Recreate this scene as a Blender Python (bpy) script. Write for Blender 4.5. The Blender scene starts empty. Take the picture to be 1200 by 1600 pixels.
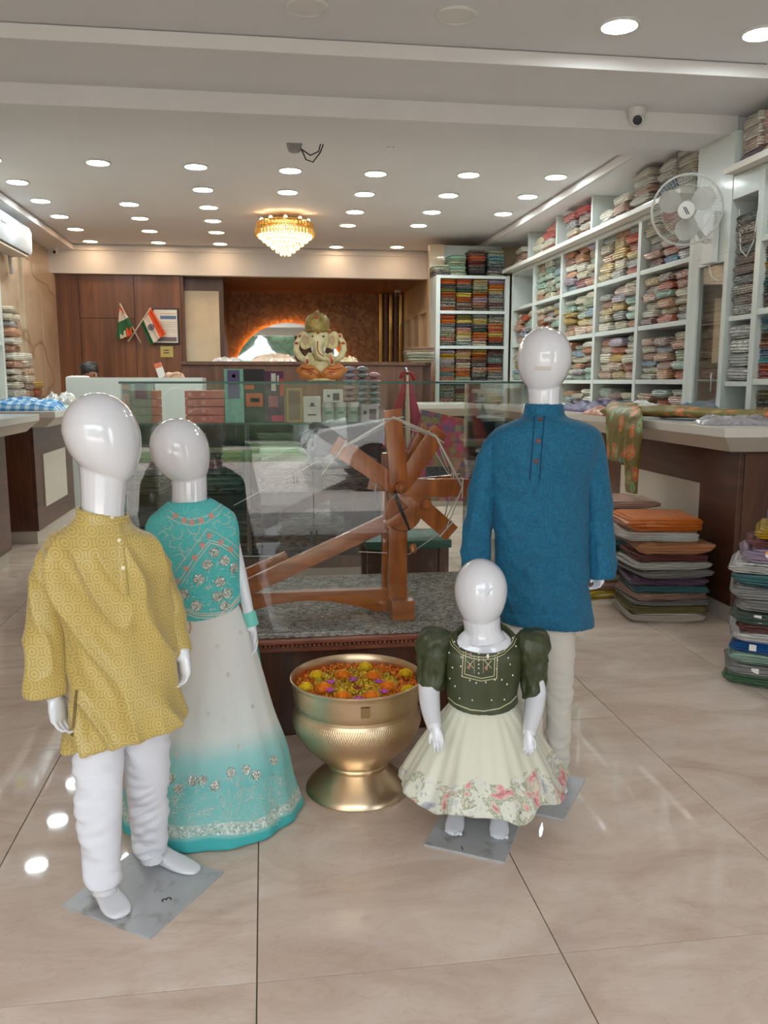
import bpy, bmesh, math, random
from mathutils import Vector, Matrix, noise
from mathutils.bvhtree import BVHTree
random.seed(7)
SC = bpy.context.scene
COL = SC.collection
V = Vector
PI = math.pi
# ---------------------------------------------------------------- camera
F = 1320.0
EYE = V((0, 0, 1.25))
_y = V((-188, 204, -F)).normalized()
_x = V((9489, 204, -F)); _x = (_x - _y * _x.dot(_y)).normalized()
_z = _x.cross(_y)
RM = Matrix((_x, _y, _z))
cam = bpy.data.cameras.new('camera'); cam.sensor_fit = 'VERTICAL'; cam.sensor_height = 24.0
cam.lens = 24.0 * F / 1600.0; cam.clip_start = 0.02; cam.clip_end = 200
camo = bpy.data.objects.new('camera', cam); COL.objects.link(camo)
camo.matrix_world = Matrix.Translation(EYE) @ RM.to_4x4()
SC.camera = camo
FWD = RM @ V((0, 0, -1))
# ---------------------------------------------------------------- world, exposure
SC.view_settings.view_transform = 'Standard'; SC.view_settings.look = 'None'
SC.view_settings.gamma = 1.0; SC.view_settings.use_curve_mapping = False
SC.view_settings.exposure = 0.7
W = bpy.data.worlds.new('overcast_sky'); SC.world = W; W.use_nodes = True
W.node_tree.nodes['Background'].inputs[0].default_value = (0.84, 0.93, 1.0, 1)
SKY = 2.75
W.node_tree.nodes['Background'].inputs[1].default_value = SKY
LAMP_W = 60.0      # emission of white downlights
LAMP_O = 19.0      # emission of warm downlights

sun = bpy.data.lights.new('sun', 'SUN'); sun.energy = 7.0; sun.angle = 0.02; sun.color = (1.0, 0.96, 0.9)   # falls on the street, the shop mouth is in its own shade
suno = bpy.data.objects.new('sun', sun); COL.objects.link(suno); suno.location = (0, 4, 9)
suno.rotation_euler = V((0.12, -0.5, -1.0)).to_track_quat('-Z', 'Y').to_euler()
# ---------------------------------------------------------------- measuring helpers
def ray(x, y): return RM @ V((x - 600, 800 - y, -F))
def aY(x, y, Y): d = ray(x, y); return EYE + d * (Y / d.y)
def aX(x, y, X): d = ray(x, y); return EYE + d * (X / d.x)
def aZ(x, y, z=0.0): d = ray(x, y); return EYE + d * ((z - 1.25) / d.z)
def mpp(P): return (P - EYE).dot(FWD) / F
def lerp(a, b, t): return a + (b - a) * t

# ---------------------------------------------------------------- materials
def NT(name):
    m = bpy.data.materials.new(name); m.use_nodes = True
    nt = m.node_tree; b = nt.nodes['Principled BSDF']
    return m, nt, b
def nd(nt, t, **k):
    n = nt.nodes.new(t)
    for a, v in k.items():
        if a in n.inputs.keys(): n.inputs[a].default_value = v
        else: setattr(n, a, v)
    return n
def setp(b, col=None, rough=None, metal=None, coat=None, spec=None, sheen=None, coatr=None):
    if col is not None: b.inputs['Base Color'].default_value = (*col, 1)
    if rough is not None: b.inputs['Roughness'].default_value = rough
    if metal is not None: b.inputs['Metallic'].default_value = metal
    if coat is not None: b.inputs['Coat Weight'].default_value = coat
    if coatr is not None: b.inputs['Coat Roughness'].default_value = coatr
    if spec is not None: b.inputs['Specular IOR Level'].default_value = spec
    if sheen is not None: b.inputs['Sheen Weight'].default_value = sheen
def srgb(r, g, b):
    f = lambda c: ((c / 255 + 0.055) / 1.055) ** 2.4 if c > 10 else c / 255 / 12.92
    return (f(r), f(g), f(b))
def coords(nt, kind='Object', scale=(1, 1, 1), rot=(0, 0, 0)):
    tc = nd(nt, 'ShaderNodeTexCoord'); mp = nd(nt, 'ShaderNodeMapping')
    mp.inputs['Scale'].default_value = scale; mp.inputs['Rotation'].default_value = rot
    nt.links.new(tc.outputs[kind], mp.inputs[0]); return mp.outputs[0]
def ramp(nt, fac, stops):
    r = nd(nt, 'ShaderNodeValToRGB'); e = r.color_ramp.elements
    while len(e) < len(stops): e.new(0.5)
    for i, (p, c) in enumerate(stops): e[i].position = p; e[i].color = (*c, 1) if len(c) == 3 else c
    nt.links.new(fac, r.inputs[0]); return r.outputs[0]
def math_(nt, op, a, b=None, c=None):
    n = nd(nt, 'ShaderNodeMath', operation=op)
    for i, v in enumerate((a, b, c)):
        if v is None: continue
        if isinstance(v, (int, float)): n.inputs[i].default_value = v
        else: nt.links.new(v, n.inputs[i])
    return n.outputs[0]
def mixc(nt, f, a, b, mode='MIX'):
    n = nd(nt, 'ShaderNodeMix', data_type='RGBA', blend_type=mode)
    for i, v in ((0, f), (6, a), (7, b)):
        if isinstance(v, (int, float)): n.inputs[i].default_value = v
        elif isinstance(v, tuple): n.inputs[i].default_value = (*v, 1) if len(v) == 3 else v
        else: nt.links.new(v, n.inputs[i])
    return n.outputs[2]
def bump(nt, b, h, strength=0.3, dist=0.01):
    n = nd(nt, 'ShaderNodeBump'); n.inputs['Strength'].default_value = strength; n.inputs['Distance'].default_value = dist
    nt.links.new(h, n.inputs['Height']); nt.links.new(n.outputs[0], b.inputs['Normal'])
def plain(name, col, rough=0.5, metal=0, coat=0, var=0.06, scale=6, bmp=0.0, bscale=60, spec=None, coatr=0.05, kind='Object'):
    m, nt, b = NT(name); setp(b, col, rough, metal, coat, spec, coatr=coatr)
    co = coords(nt, kind)
    n = nd(nt, 'ShaderNodeTexNoise', Scale=scale, Detail=3.0); nt.links.new(co, n.inputs[0])
    lo = tuple(c * (1 - var) for c in col); hi = tuple(min(1, c * (1 + var)) for c in col)
    nt.links.new(ramp(nt, n.outputs[0], [(0.3, lo), (0.7, hi)]), b.inputs['Base Color'])
    if bmp:
        n2 = nd(nt, 'ShaderNodeTexNoise', Scale=bscale, Detail=3.0); nt.links.new(co, n2.inputs[0])
        bump(nt, b, n2.outputs[0], bmp, 0.005)
    return m
def wood(name, c1, c2, scale=(14, 14, 1.2), rough=0.4, coat=0.2, dist=3.0):
    m, nt, b = NT(name); setp(b, rough=rough, coat=coat, coatr=0.15)
    co = coords(nt, 'Object', scale)
    n = nd(nt, 'ShaderNodeTexNoise', Scale=1.0, Detail=5.0, Roughness=0.6, Distortion=dist * .3); nt.links.new(co, n.inputs[0])
    co2 = coords(nt, 'Object', tuple(s * 5 for s in scale))
    n2 = nd(nt, 'ShaderNodeTexNoise', Scale=1.0, Detail=2.0); nt.links.new(co2, n2.inputs[0])
    f = math_(nt, 'ADD', math_(nt, 'MULTIPLY', n.outputs[0], 0.75), math_(nt, 'MULTIPLY', n2.outputs[0], 0.25))
    mid = tuple((a + c) / 2 for a, c in zip(c1, c2))
    nt.links.new(ramp(nt, f, [(0.34, c1), (0.5, mid), (0.66, c2)]), b.inputs['Base Color'])
    bump(nt, b, f, 0.08, 0.004); return m
M = {}
M['ceiling'] = plain('ceiling_paint', srgb(226, 226, 228), 0.75, var=0.015, scale=2)
M['riser'] = plain('ceiling_trim_paint', srgb(232, 228, 226), 0.6, var=0.02, scale=3)
M['wall'] = plain('wall_paint', srgb(214, 208, 198), 0.6, var=0.02)
M['beige'] = plain('beige_laminate', srgb(205, 178, 146), 0.35, coat=0.2, var=0.03)
M['white'] = plain('white_laminate', srgb(206, 211, 206), 0.3, coat=0.25, var=0.02, coatr=0.1)
M['solid'] = plain('solid_surface_top', srgb(222, 216, 206), 0.25, coat=0.3, var=0.02)
M['kick'] = plain('kick_board', srgb(196, 186, 172), 0.35, var=0.03)
M['gwhite'] = plain('gloss_white_fibreglass', srgb(226, 226, 232), 0.12, coat=1.0, var=0.012, scale=12, coatr=0.02)
M['plastic'] = plain('white_plastic', srgb(225, 224, 220), 0.35, var=0.02)
M['black'] = plain('black_plastic', (0.02, 0.02, 0.022), 0.35)
M['dark'] = plain('dark_interior', srgb(58, 44, 38), 0.6)
M['steel'] = plain('steel', srgb(170, 172, 175), 0.25, 1.0)
M['gold'] = plain('gold_metal', srgb(214, 170, 96), 0.22, 1.0, var=0.1)
M['panelwood'] = wood('dark_veneer', srgb(90, 52, 32), srgb(144, 92, 58), (7, 7, 0.5), 0.4, 0.15)
M['counterwood'] = wood('counter_veneer', srgb(58, 30, 19), srgb(98, 56, 33), (1.0, 1.0, 9), 0.4, 0.2)
M['counterwoodv'] = wood('counter_veneer_upright', srgb(58, 30, 20), srgb(102, 58, 34), (9, 9, 0.9), 0.4, 0.2)
M['brownwood'] = wood('brown_veneer', srgb(76, 48, 38), srgb(112, 76, 58), (9, 9, 0.8), 0.4, 0.15)
M['teak'] = wood('varnished_teak', srgb(140, 66, 24), srgb(196, 112, 48), (16, 16, 2.5), 0.3, 0.5)
M['teakh'] = wood('varnished_teak_lengthwise', srgb(136, 66, 26), srgb(190, 108, 48), (2.5, 16, 16), 0.3, 0.5)
M['cornice'] = wood('carved_red_wood', srgb(116, 58, 40), srgb(160, 92, 66), (3, 12, 12), 0.4, 0.25)
M['beigeish'] = plain('pale_inset_panel', srgb(206, 196, 182), 0.35, coat=.2, var=.02)
M['thread'] = plain('white_cotton_thread', srgb(226, 220, 210), 0.8)
M['paper'] = plain('paper', srgb(236, 232, 224), 0.6)

def glass(name, tint=(0.983, 0.994, 0.988), ior=1.5, boost=1.0):
    m = bpy.data.materials.new(name); m.use_nodes = True; nt = m.node_tree
    nt.nodes.remove(nt.nodes['Principled BSDF'])
    tr = nd(nt, 'ShaderNodeBsdfTransparent'); tr.inputs[0].default_value = (*tint, 1)
    gl = nd(nt, 'ShaderNodeBsdfAnisotropic') if False else nd(nt, 'ShaderNodeBsdfGlossy')
    gl.inputs['Roughness'].default_value = 0.0; gl.inputs[0].default_value = (1, 1, 1, 1)
    fr = nd(nt, 'ShaderNodeFresnel', IOR=ior)
    f = math_(nt, 'MULTIPLY', fr.outputs[0], boost)
    mx = nd(nt, 'ShaderNodeMixShader'); nt.links.new(f, mx.inputs[0])
    nt.links.new(tr.outputs[0], mx.inputs[1]); nt.links.new(gl.outputs[0], mx.inputs[2])
    nt.links.new(mx.outputs[0], nt.nodes['Material Output'].inputs[0]); return m
M['glass'] = glass('clear_glass', boost=0.75)
M['edge'] = plain('green_glass_edge', srgb(70, 96, 88), 0.15)
M['film'] = glass('crinkled_plastic_film', (0.95, 0.95, 0.95), 1.45, 2.0)

def emit(name, col, s):
    m = bpy.data.materials.new(name); m.use_nodes = True; nt = m.node_tree
    b = nt.nodes['Principled BSDF']; setp(b, (0.8, 0.8, 0.8), 0.5)
    b.inputs['Emission Color'].default_value = (*col, 1); b.inputs['Emission Strength'].default_value = s
    return m
M['lampw'] = emit('white_led', (0.88, 1.0, 1.0), LAMP_W)
M['lampo'] = emit('warm_led', (1.0, 0.66, 0.38), LAMP_O)
M['glow'] = emit('amber_led_strip', (1.0, 0.42, 0.10), 9.0)

def packet_mat(film_sheen=0.0):
    """cloth folded in clear film: colour comes from the object, print and creases differ per object"""
    m, nt, b = NT('folded_cloth'); setp(b, rough=0.55, coat=0.0)
    oi = nd(nt, 'ShaderNodeObjectInfo')
    tc = nd(nt, 'ShaderNodeTexCoord')
    off = nd(nt, 'ShaderNodeVectorMath', operation='ADD'); nt.links.new(tc.outputs['Object'], off.inputs[0])
    rv = nd(nt, 'ShaderNodeCombineXYZ')
    r10 = math_(nt, 'MULTIPLY', oi.outputs['Random'], 37.0)
    for i in range(3): nt.links.new(r10, rv.inputs[i])
    nt.links.new(rv.outputs[0], off.inputs[1])
    vo = nd(nt, 'ShaderNodeTexVoronoi', Scale=7.0); nt.links.new(off.outputs[0], vo.inputs[0])
    lt = mixc(nt, 0.65, oi.outputs['Color'], (0.85, 0.80, 0.70))
    f1 = math_(nt, 'MULTIPLY', math_(nt, 'MULTIPLY', math_(nt, 'GREATER_THAN', vo.outputs['Distance'], 0.42), oi.outputs['Random']), oi.outputs['Alpha'])
    c = mixc(nt, f1, oi.outputs['Color'], lt)
    c = mixc(nt, film_sheen, c, (0.85, 0.86, 0.86)) if film_sheen else c  # glare and haze of the film painted in, paling the base colour
    hsv = nd(nt, 'ShaderNodeHueSaturation'); nt.links.new(c, hsv.inputs['Color']); hsv.inputs['Value'].default_value = 1.15; hsv.inputs['Saturation'].default_value = 1.3
    nt.links.new(hsv.outputs[0], b.inputs['Base Color'])
    wv = nd(nt, 'ShaderNodeTexWave', wave_type='BANDS', bands_direction='Z', Scale=1.4, Distortion=2.5, Detail=1.0)
    nt.links.new(off.outputs[0], wv.inputs[0])
    no = nd(nt, 'ShaderNodeTexNoise', Scale=9.0, Detail=2.0, Distortion=1.0); nt.links.new(off.outputs[0], no.inputs[0])
    h = math_(nt, 'ADD', wv.outputs[0], no.outputs[0])
    bump(nt, b, h, 0.9, 0.02)
    return m, nt, b
M['cloth'], _, _b = packet_mat()
M['wrapped'], _nt, _b = packet_mat(0.07); M['wrapped'].name = 'cloth_in_plastic'
setp(_b, rough=0.4, coat=1.0, coatr=0.10)
_n = nd(_nt, 'ShaderNodeTexNoise', Scale=13.0, Detail=3.0, Distortion=1.5); _nt.links.new([x for x in _nt.nodes if x.bl_idname == 'ShaderNodeVectorMath'][0].outputs[0], _n.inputs[0])
_q = nd(_nt, 'ShaderNodeBump'); _q.inputs['Strength'].default_value = 1.0; _q.inputs['Distance'].default_value = 0.08; _nt.links.new(_n.outputs[0], _q.inputs['Height']); _nt.links.new(_q.outputs[0], _b.inputs['Coat Normal'])

# ---------------------------------------------------------------- object helpers
ORG = {}
def tag(o, label, cat, group=None, kind=None):
    if label: o['label'] = label
    if cat: o['category'] = cat
    if group: o['group'] = group
    if kind: o['kind'] = kind
    return o
def thing(name, label, cat, loc=(0, 0, 0), group=None):
    o = bpy.data.objects.new(name, None); COL.objects.link(o); o.location = loc
    o.empty_display_size = 0.1; ORG[o.name] = V(loc)
    return tag(o, label, cat, group)
def link(name, me, mat=None, parent=None, loc=None):
    o = bpy.data.objects.new(name, me); COL.objects.link(o)
    if mat is not None and not me.materials:
        for q in (mat if isinstance(mat, (list, tuple)) else [mat]): me.materials.append(q)
    if parent is not None: o.parent = parent
    if loc is not None: o.location = loc
    return o
class MB:
    """collects shapes in world coordinates; build() links them as one mesh object"""
    def __init__(s): s.v = []; s.f = []; s.mi = []; s.cur = 0
    def add(s, vs, fs):
        o = len(s.v); s.v += [V(p) for p in vs]; s.f += [[i + o for i in f] for f in fs]; s.mi += [s.cur] * len(fs); return s
    def m(s, i): s.cur = i; return s
    def box(s, x0, x1, y0, y1, z0, z1, bev=0.0, mat=None):
        if bev <= 0:
            vs = [(x, y, z) for x in (x0, x1) for y in (y0, y1) for z in (z0, z1)]
            fs = [[0, 1, 3, 2], [4, 6, 7, 5], [0, 4, 5, 1], [2, 3, 7, 6], [0, 2, 6, 4], [1, 5, 7, 3]]
        else:
            b = min(bev, (x1 - x0) * .45, (y1 - y0) * .45, (z1 - z0) * .45)
            bm = bmesh.new(); bmesh.ops.create_cube(bm, size=1)
            for q in bm.verts: q.co = V((lerp(x0, x1, q.co.x + .5), lerp(y0, y1, q.co.y + .5), lerp(z0, z1, q.co.z + .5)))
            bmesh.ops.bevel(bm, geom=bm.edges[:], offset=b, segments=2, profile=0.7, affect='EDGES')
            bm.verts.index_update(); vs = [q.co.copy() for q in bm.verts]; fs = [[q.index for q in f.verts] for f in bm.faces]; bm.free()
        if mat is not None: vs = [mat @ V(p) for p in vs]
        return s.add(vs, fs)
    def lathe(s, prof, c, n=32, axis=None, capb=True, capt=True):
        """prof: list of (r, h) along axis from centre c"""
        c = V(c); ax = V(axis).normalized() if axis else V((0, 0, 1))
        u = ax.orthogonal().normalized(); w = ax.cross(u)
        if not axis: u, w = V((1, 0, 0)), V((0, 1, 0))
        vs = []; fs = []
        for r, h in prof:
            for i in range(n):
                a = 2 * PI * i / n; vs.append(c + ax * h + (u * math.cos(a) + w * math.sin(a)) * r)
        for j in range(len(prof) - 1):
            for i in range(n):
                k = (i + 1) % n; fs.append([j * n + i, j * n + k, (j + 1) * n + k, (j + 1) * n + i])
        if capb: fs.append([i for i in range(n)][::-1])
        if capt: fs.append([(len(prof) - 1) * n + i for i in range(n)])
        return s.add(vs, fs)
    def tube(s, pts, r, n=8, closed=False):
        pts = [V(p) for p in pts]; m = len(pts); rr = r if isinstance(r, (list, tuple)) else [r] * m
        vs = []; fs = []; up = None
        for i, p in enumerate(pts):
            if closed: t = pts[(i + 1) % m] - pts[i - 1]
            else: t = pts[min(i + 1, m - 1)] - pts[max(i - 1, 0)]
            t = t.normalized() if t.length > 1e-9 else V((0, 0, 1))
            if up is None: up = t.orthogonal().normalized()
            up = (up - t * up.dot(t)); up = up.normalized() if up.length > 1e-6 else t.orthogonal().normalized()
            w = t.cross(up)
            for k in range(n):
                a = 2 * PI * k / n; vs.append(p + (up * math.cos(a) + w * math.sin(a)) * rr[i])
        for j in range(m if closed else m - 1):
            j2 = (j + 1) % m
            for k in range(n):
                k2 = (k + 1) % n; fs.append([j * n + k, j * n + k2, j2 * n + k2, j2 * n + k])
        if not closed: fs.append(list(range(n))[::-1]); fs.append([(m - 1) * n + k for k in range(n)])
        return s.add(vs, fs)
    def loft(s, secs, n=32, res=3, mod=None, p=2.0, capr=True):
        """secs: (centre, u half-axis, v half-axis); Catmull-Rom between them, rounded caps"""
        S = [(V(a), V(b), V(c)) for a, b, c in secs]; out = []
        def cr(a, b, c, d, t): return 0.5 * ((2 * b) + (c - a) * t + (2 * a - 5 * b + 4 * c - d) * t * t + (3 * b - a - 3 * c + d) * t ** 3)
        L = len(S)
        for i in range(L - 1):
            for k in range(res):
                t = k / res; q = [S[max(i - 1, 0)], S[i], S[i + 1], S[min(i + 2, L - 1)]]
                out.append(tuple(cr(q[0][j], q[1][j], q[2][j], q[3][j], t) for j in range(3)))
        out.append(S[-1]); R = len(out); vs = []; fs = []
        for j, (c, u, w) in enumerate(out):
            for i in range(n):
                a = 2 * PI * i / n; ca, sa = math.cos(a), math.sin(a)
                if p != 2.0: ca = math.copysign(abs(ca) ** (2 / p), ca); sa = math.copysign(abs(sa) ** (2 / p), sa)
                k = mod(a, j / (R - 1)) if mod else 1.0
                vs.append(c + (u * ca + w * sa) * k)
        for j in range(R - 1):
            for i in range(n):
                k = (i + 1) % n; fs.append([j * n + i, j * n + k, (j + 1) * n + k, (j + 1) * n + i])
        vs.append(out[0][0]); vs.append(out[-1][0])
        for i in range(n):
            k = (i + 1) % n; fs.append([R * n, k, i]); fs.append([R * n + 1, (R - 1) * n + i, (R - 1) * n + k])
        return s.add(vs, fs)
    def ball(s, c, rx, ry=None, rz=None, n=16, m=10, rot=None):
        ry = rx if ry is None else ry; rz = rx if rz is None else rz; c = V(c); vs = []; fs = []
        R = rot or Matrix.Identity(3)
        for j in range(1, m):
            th = PI * j / m
            for i in range(n):
                a = 2 * PI * i / n; vs.append(c + R @ V((rx * math.sin(th) * math.cos(a), ry * math.sin(th) * math.sin(a), rz * math.cos(th))))
        vs.append(c + R @ V((0, 0, rz))); vs.append(c + R @ V((0, 0, -rz)))
        for j in range(m - 2):
            for i in range(n):
                k = (i + 1) % n; fs.append([j * n + i, (j + 1) * n + i, (j + 1) * n + k, j * n + k])
        T = (m - 1) * n
        for i in range(n):
            k = (i + 1) % n; fs.append([T, i, k]); fs.append([T + 1, (m - 2) * n + k, (m - 2) * n + i])
        return s.add(vs, fs)
    def prism(s, pts, z0, z1, axis='z', fix=None):
        """extrude a polygon; axis z: pts (x,y); axis y: pts (x,z) ; axis x: pts (y,z)"""
        def mk(p, h): return (p[0], p[1], h) if axis == 'z' else ((p[0], h, p[1]) if axis == 'y' else (h, p[0], p[1]))
        n = len(pts); vs = [mk(p, z0) for p in pts] + [mk(p, z1) for p in pts]
        fs = [list(range(n))[::-1], [n + i for i in range(n)]] + [[i, (i + 1) % n, n + (i + 1) % n, n + i] for i in range(n)]
        return s.add(vs, fs)
    def mesh(s, name, org=V((0, 0, 0)), smooth=False, fixn=True):
        me = bpy.data.meshes.new(name)
        me.from_pydata([tuple(p - org) for p in s.v], [], s.f); me.update()
        for i, q in enumerate(s.mi):
            if q: me.polygons[i].material_index = q
        if fixn:
            bm = bmesh.new(); bm.from_mesh(me); bmesh.ops.recalc_face_normals(bm, faces=bm.faces); bm.to_mesh(me); bm.free()
        if smooth: me.shade_smooth() if smooth is True else sm(me, smooth)
        return me
    def build(s, name, mat, parent=None, smooth=False, loc=None, root=None):
        """parent may be a thing (Empty) or one of its parts; geometry keeps its world place"""
        if parent is not None:
            org = ORG[parent.name]; o = link(name, s.mesh(name, org, smooth), mat, parent)
        else:
            if loc is None:
                lo = [min(p[i] for p in s.v) for i in range(3)]; hi = [max(p[i] for p in s.v) for i in range(3)]
                loc = V(((lo[0] + hi[0]) / 2, (lo[1] + hi[1]) / 2, lo[2]))
            org = V(loc); o = link(name, s.mesh(name, org, smooth), mat, None, org)
        ORG[o.name] = org
        return o
def sm(me, deg):
    me.shade_smooth()
    bm = bmesh.new(); bm.from_mesh(me)
    for e in bm.edges:
        if len(e.link_faces) == 2 and e.calc_face_angle(0) > math.radians(deg): e.smooth = False
    bm.to_mesh(me); bm.free()
def struct(o): o['kind'] = 'structure'; return o
def dup(root, loc, label=None, group=None, rotz=None, scale=None, color=None):
    r = root.copy(); COL.objects.link(r); r.location = loc
    if rotz is not None: r.rotation_euler = (0, 0, rotz)
    if scale is not None: r.scale = scale
    if label: r['label'] = label
    if group: r['group'] = group
    if color: r.color = color
    for ch in list(root.children):
        c = ch.copy(); COL.objects.link(c); c.parent = r
        if color: c.color = color
        for g in list(ch.children):
            d = g.copy(); COL.objects.link(d); d.parent = c
    return r
def remesh(mb, voxel, smooth=4, disp=None):
    me = mb.mesh('tmp'); o = bpy.data.objects.new('tmp', me); COL.objects.link(o)
    r = o.modifiers.new('r', 'REMESH'); r.mode = 'VOXEL'; r.voxel_size = voxel; r.use_smooth_shade = True
    if smooth:
        q = o.modifiers.new('s', 'SMOOTH'); q.iterations = smooth; q.factor = 0.5
    dg = bpy.context.evaluated_depsgraph_get(); out = bpy.data.meshes.new_from_object(o.evaluated_get(dg))
    bpy.data.objects.remove(o); bpy.data.meshes.remove(me)
    if disp:
        # cloth folds push both faces of the cloth the same way, out from the figure's middle
        cx = sum(v.co.x for v in out.vertices) / len(out.vertices); cy = sum(v.co.y for v in out.vertices) / len(out.vertices)
        ns = [v.normal.copy() for v in out.vertices]
        for v, n in zip(out.vertices, ns):
            r = V((v.co.x - cx, (v.co.y - cy) * 1.6, 0)); r = r.normalized() if r.length > 1e-4 else n
            v.co = v.co + r * disp(v.co, n)
    out.shade_smooth(); return out
def place_mesh(name, me, mat, parent):
    org = ORG[parent.name]
    me.transform(Matrix.Translation(-org)); me.name = name
    o = link(name, me, mat, parent); ORG[o.name] = org; return o
def bvh_of(me, org=V((0, 0, 0))):
    return BVHTree.FromPolygons([v.co + org for v in me.vertices], [list(p.vertices) for p in me.polygons])
def hit(bvh, x, y, lift=0.0):
    d = ray(x, y).normalized(); p, n, i, t = bvh.ray_cast(EYE, d)
    if p is None: return None, None
    return p + n * lift, n
# ================================================================ the setting
XL, XR, YB = -2.62, 3.32, 13.42
HC, ZS, ZB = 2.95, 2.87, 2.775
def marble_tile():
    m, nt, b = NT('polished_tile'); setp(b, rough=0.035, coat=0.0, spec=0.5)
    oi = nd(nt, 'ShaderNodeObjectInfo'); tc = nd(nt, 'ShaderNodeTexCoord')
    mp = nd(nt, 'ShaderNodeMapping'); mp.inputs['Scale'].default_value = (1.1, 2.6, 1); mp.inputs['Rotation'].default_value = (0, 0, 0.45)
    ad = nd(nt, 'ShaderNodeVectorMath', operation='ADD'); cx = nd(nt, 'ShaderNodeCombineXYZ')
    nt.links.new(math_(nt, 'MULTIPLY', oi.outputs['Random'], 50.0), cx.inputs[0]); nt.links.new(tc.outputs['Object'], ad.inputs[0]); nt.links.new(cx.outputs[0], ad.inputs[1])
    nt.links.new(ad.outputs[0], mp.inputs[0])
    n1 = nd(nt, 'ShaderNodeTexNoise', Scale=1.6, Detail=6.0, Roughness=0.6, Distortion=1.6); nt.links.new(mp.outputs[0], n1.inputs[0])
    n2 = nd(nt, 'ShaderNodeTexNoise', Scale=4.0, Detail=5.0, Distortion=2.5); nt.links.new(mp.outputs[0], n2.inputs[0])
    base = ramp(nt, n1.outputs[0], [(0.3, srgb(202, 178, 160)), (0.5, srgb(219, 199, 184)), (0.7, srgb(230, 213, 201))])
    vein = ramp(nt, n2.outputs[0], [(0.47, (1, 1, 1)), (0.495, (0.86, 0.79, 0.71)), (0.52, (1, 1, 1))])
    nt.links.new(mixc(nt, 0.4, base, vein, 'MULTIPLY'), b.inputs['Base Color'])
    return m
M['tile'] = marble_tile()
M['grout'] = plain('grout', srgb(120, 104, 90), 0.8)
fl = struct(MB().box(-3.2, 3.8, -1.2, 13.6, -0.12, -0.004).build('floor', M['grout'], None, loc=V((0, 0, 0))))
TX, TY = 0.667, 1.25
tm = None; x0 = -0.041 - 5 * TX
for i in range(11):
    for j in range(12):
        xa, ya = x0 + i * TX, 0.378 + (j - 1) * TY
        if tm is None:
            tm = MB().box(0.0015, TX - .0015, 0.0015, TY - .0015, -0.012, 0.0, 0.0012).mesh('tile_mesh'); tm.materials.append(M['tile'])
        o = link('floor_tile', tm, None, fl, V((xa, ya, 0)))
# street outside the open shop front, behind the camera
M['road'] = plain('pale_paving', srgb(206, 196, 188), 0.8, var=.08, scale=1.5)
struct(MB().box(-14, 14, -18, -1.25, -0.3, -0.12).build('floor_outside', M['road'], loc=V((0, -6, -.3))))
# ceiling -------------------------------------------------------
c = MB(); c.box(-3.2, 3.8, -1.2, 4.57, HC, HC + .1)
c.box(-3.2, 3.8, 4.57, 5.22, 2.88, HC + .1); c.box(-3.2, 3.8, 5.22, 5.62, ZB, HC + .1)
c.box(-3.2, 3.8, 5.62, 6.15, ZS, HC + .1); c.box(-3.2, -2.33, 6.15, 11.35, ZS, HC + .1)
c.box(2.72, 3.8, 6.15, 11.35, ZS, HC + .1); c.box(-2.4, 2.8, 6.1, 11.4, HC, HC + .12)
c.box(-3.2, 3.8, 11.35, 11.48, 2.59, HC + .1)
ceil = struct(c.build('ceiling', M['ceiling'], loc=V((0, 6, HC))))
def trim(n, *b):
    return struct(MB().box(*b, 0.004).build(n, M['riser']))
trim('trim_1', -3.1, 3.7, 4.552, 4.569, 2.875, 2.945)
trim('trim_2', -3.1, 2.96, 5.2, 5.219, 2.77, 2.885)
trim('trim_3', -2.33, 2.72, 11.332, 11.349, 2.872, 2.935)
trim('trim_4', -2.329, -2.312, 6.16, 11.33, 2.872, 2.935)
trim('trim_5', 2.70, 2.719, 6.16, 11.33, 2.872, 2.935)
# walls ---------------------------------------------------------
def marble_wall():
    m, nt, b = NT('veined_wall_marble'); setp(b, rough=0.25, coat=0.2)
    co = coords(nt, 'Object', (1, 0.6, 0.9), (0.5, 0, 0))
    n1 = nd(nt, 'ShaderNodeTexNoise', Scale=1.3, Detail=5.0, Distortion=1.2); nt.links.new(co, n1.inputs[0])
    n2 = nd(nt, 'ShaderNodeTexNoise', Scale=0.8, Detail=2.0, Distortion=.6); nt.links.new(co, n2.inputs[0])
    base = ramp(nt, n1.outputs[0], [(0.3, srgb(184, 160, 134)), (0.7, srgb(212, 192, 168))])
    vein = ramp(nt, n2.outputs[0], [(0.488, (1, 1, 1)), (0.5, (0.72, 0.6, 0.5)), (0.512, (1, 1, 1))])
    nt.links.new(mixc(nt, 1.0, base, vein, 'MULTIPLY'), b.inputs['Base Color']); return m
M['marble'] = marble_wall()
wl = struct(MB().box(XL - .15, XL, -1.2, 13.6, 0, HC).build('wall_left', M['marble'], loc=V((XL, 6, 0))))
for k, (ya, yb) in enumerate([(8.25, 9.05), (9.08, 9.9), (9.93, 10.65), (10.68, 11.42)]):
    MB().box(XL, XL + (.05 if k != 1 else .02), ya, yb, 1.0, 2.58 if k else 2.3, .004).build('panel', M['marble'], wl)
struct(MB().box(XR, XR + .15, -1.2, 13.6, 0, HC).build('wall_right', M['wall'], loc=V((XR, 6, 0))))
wb = struct(MB().box(XL, -1.0, 11.45, 11.6, 0, 2.6).build('wall_back', M['panelwood']))
for xa, xb, za, zb in [(XL, -2.3, 0, 2.59), (-2.294, -1.62, 2.05, 2.59), (-2.294, -1.62, 0, 2.044), (-1.614, -1.04, 0, 2.59)]:
    MB().box(xa, xb, 11.425, 11.45, za, zb, .003).build('panel', M['panelwood'], wb)
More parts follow.
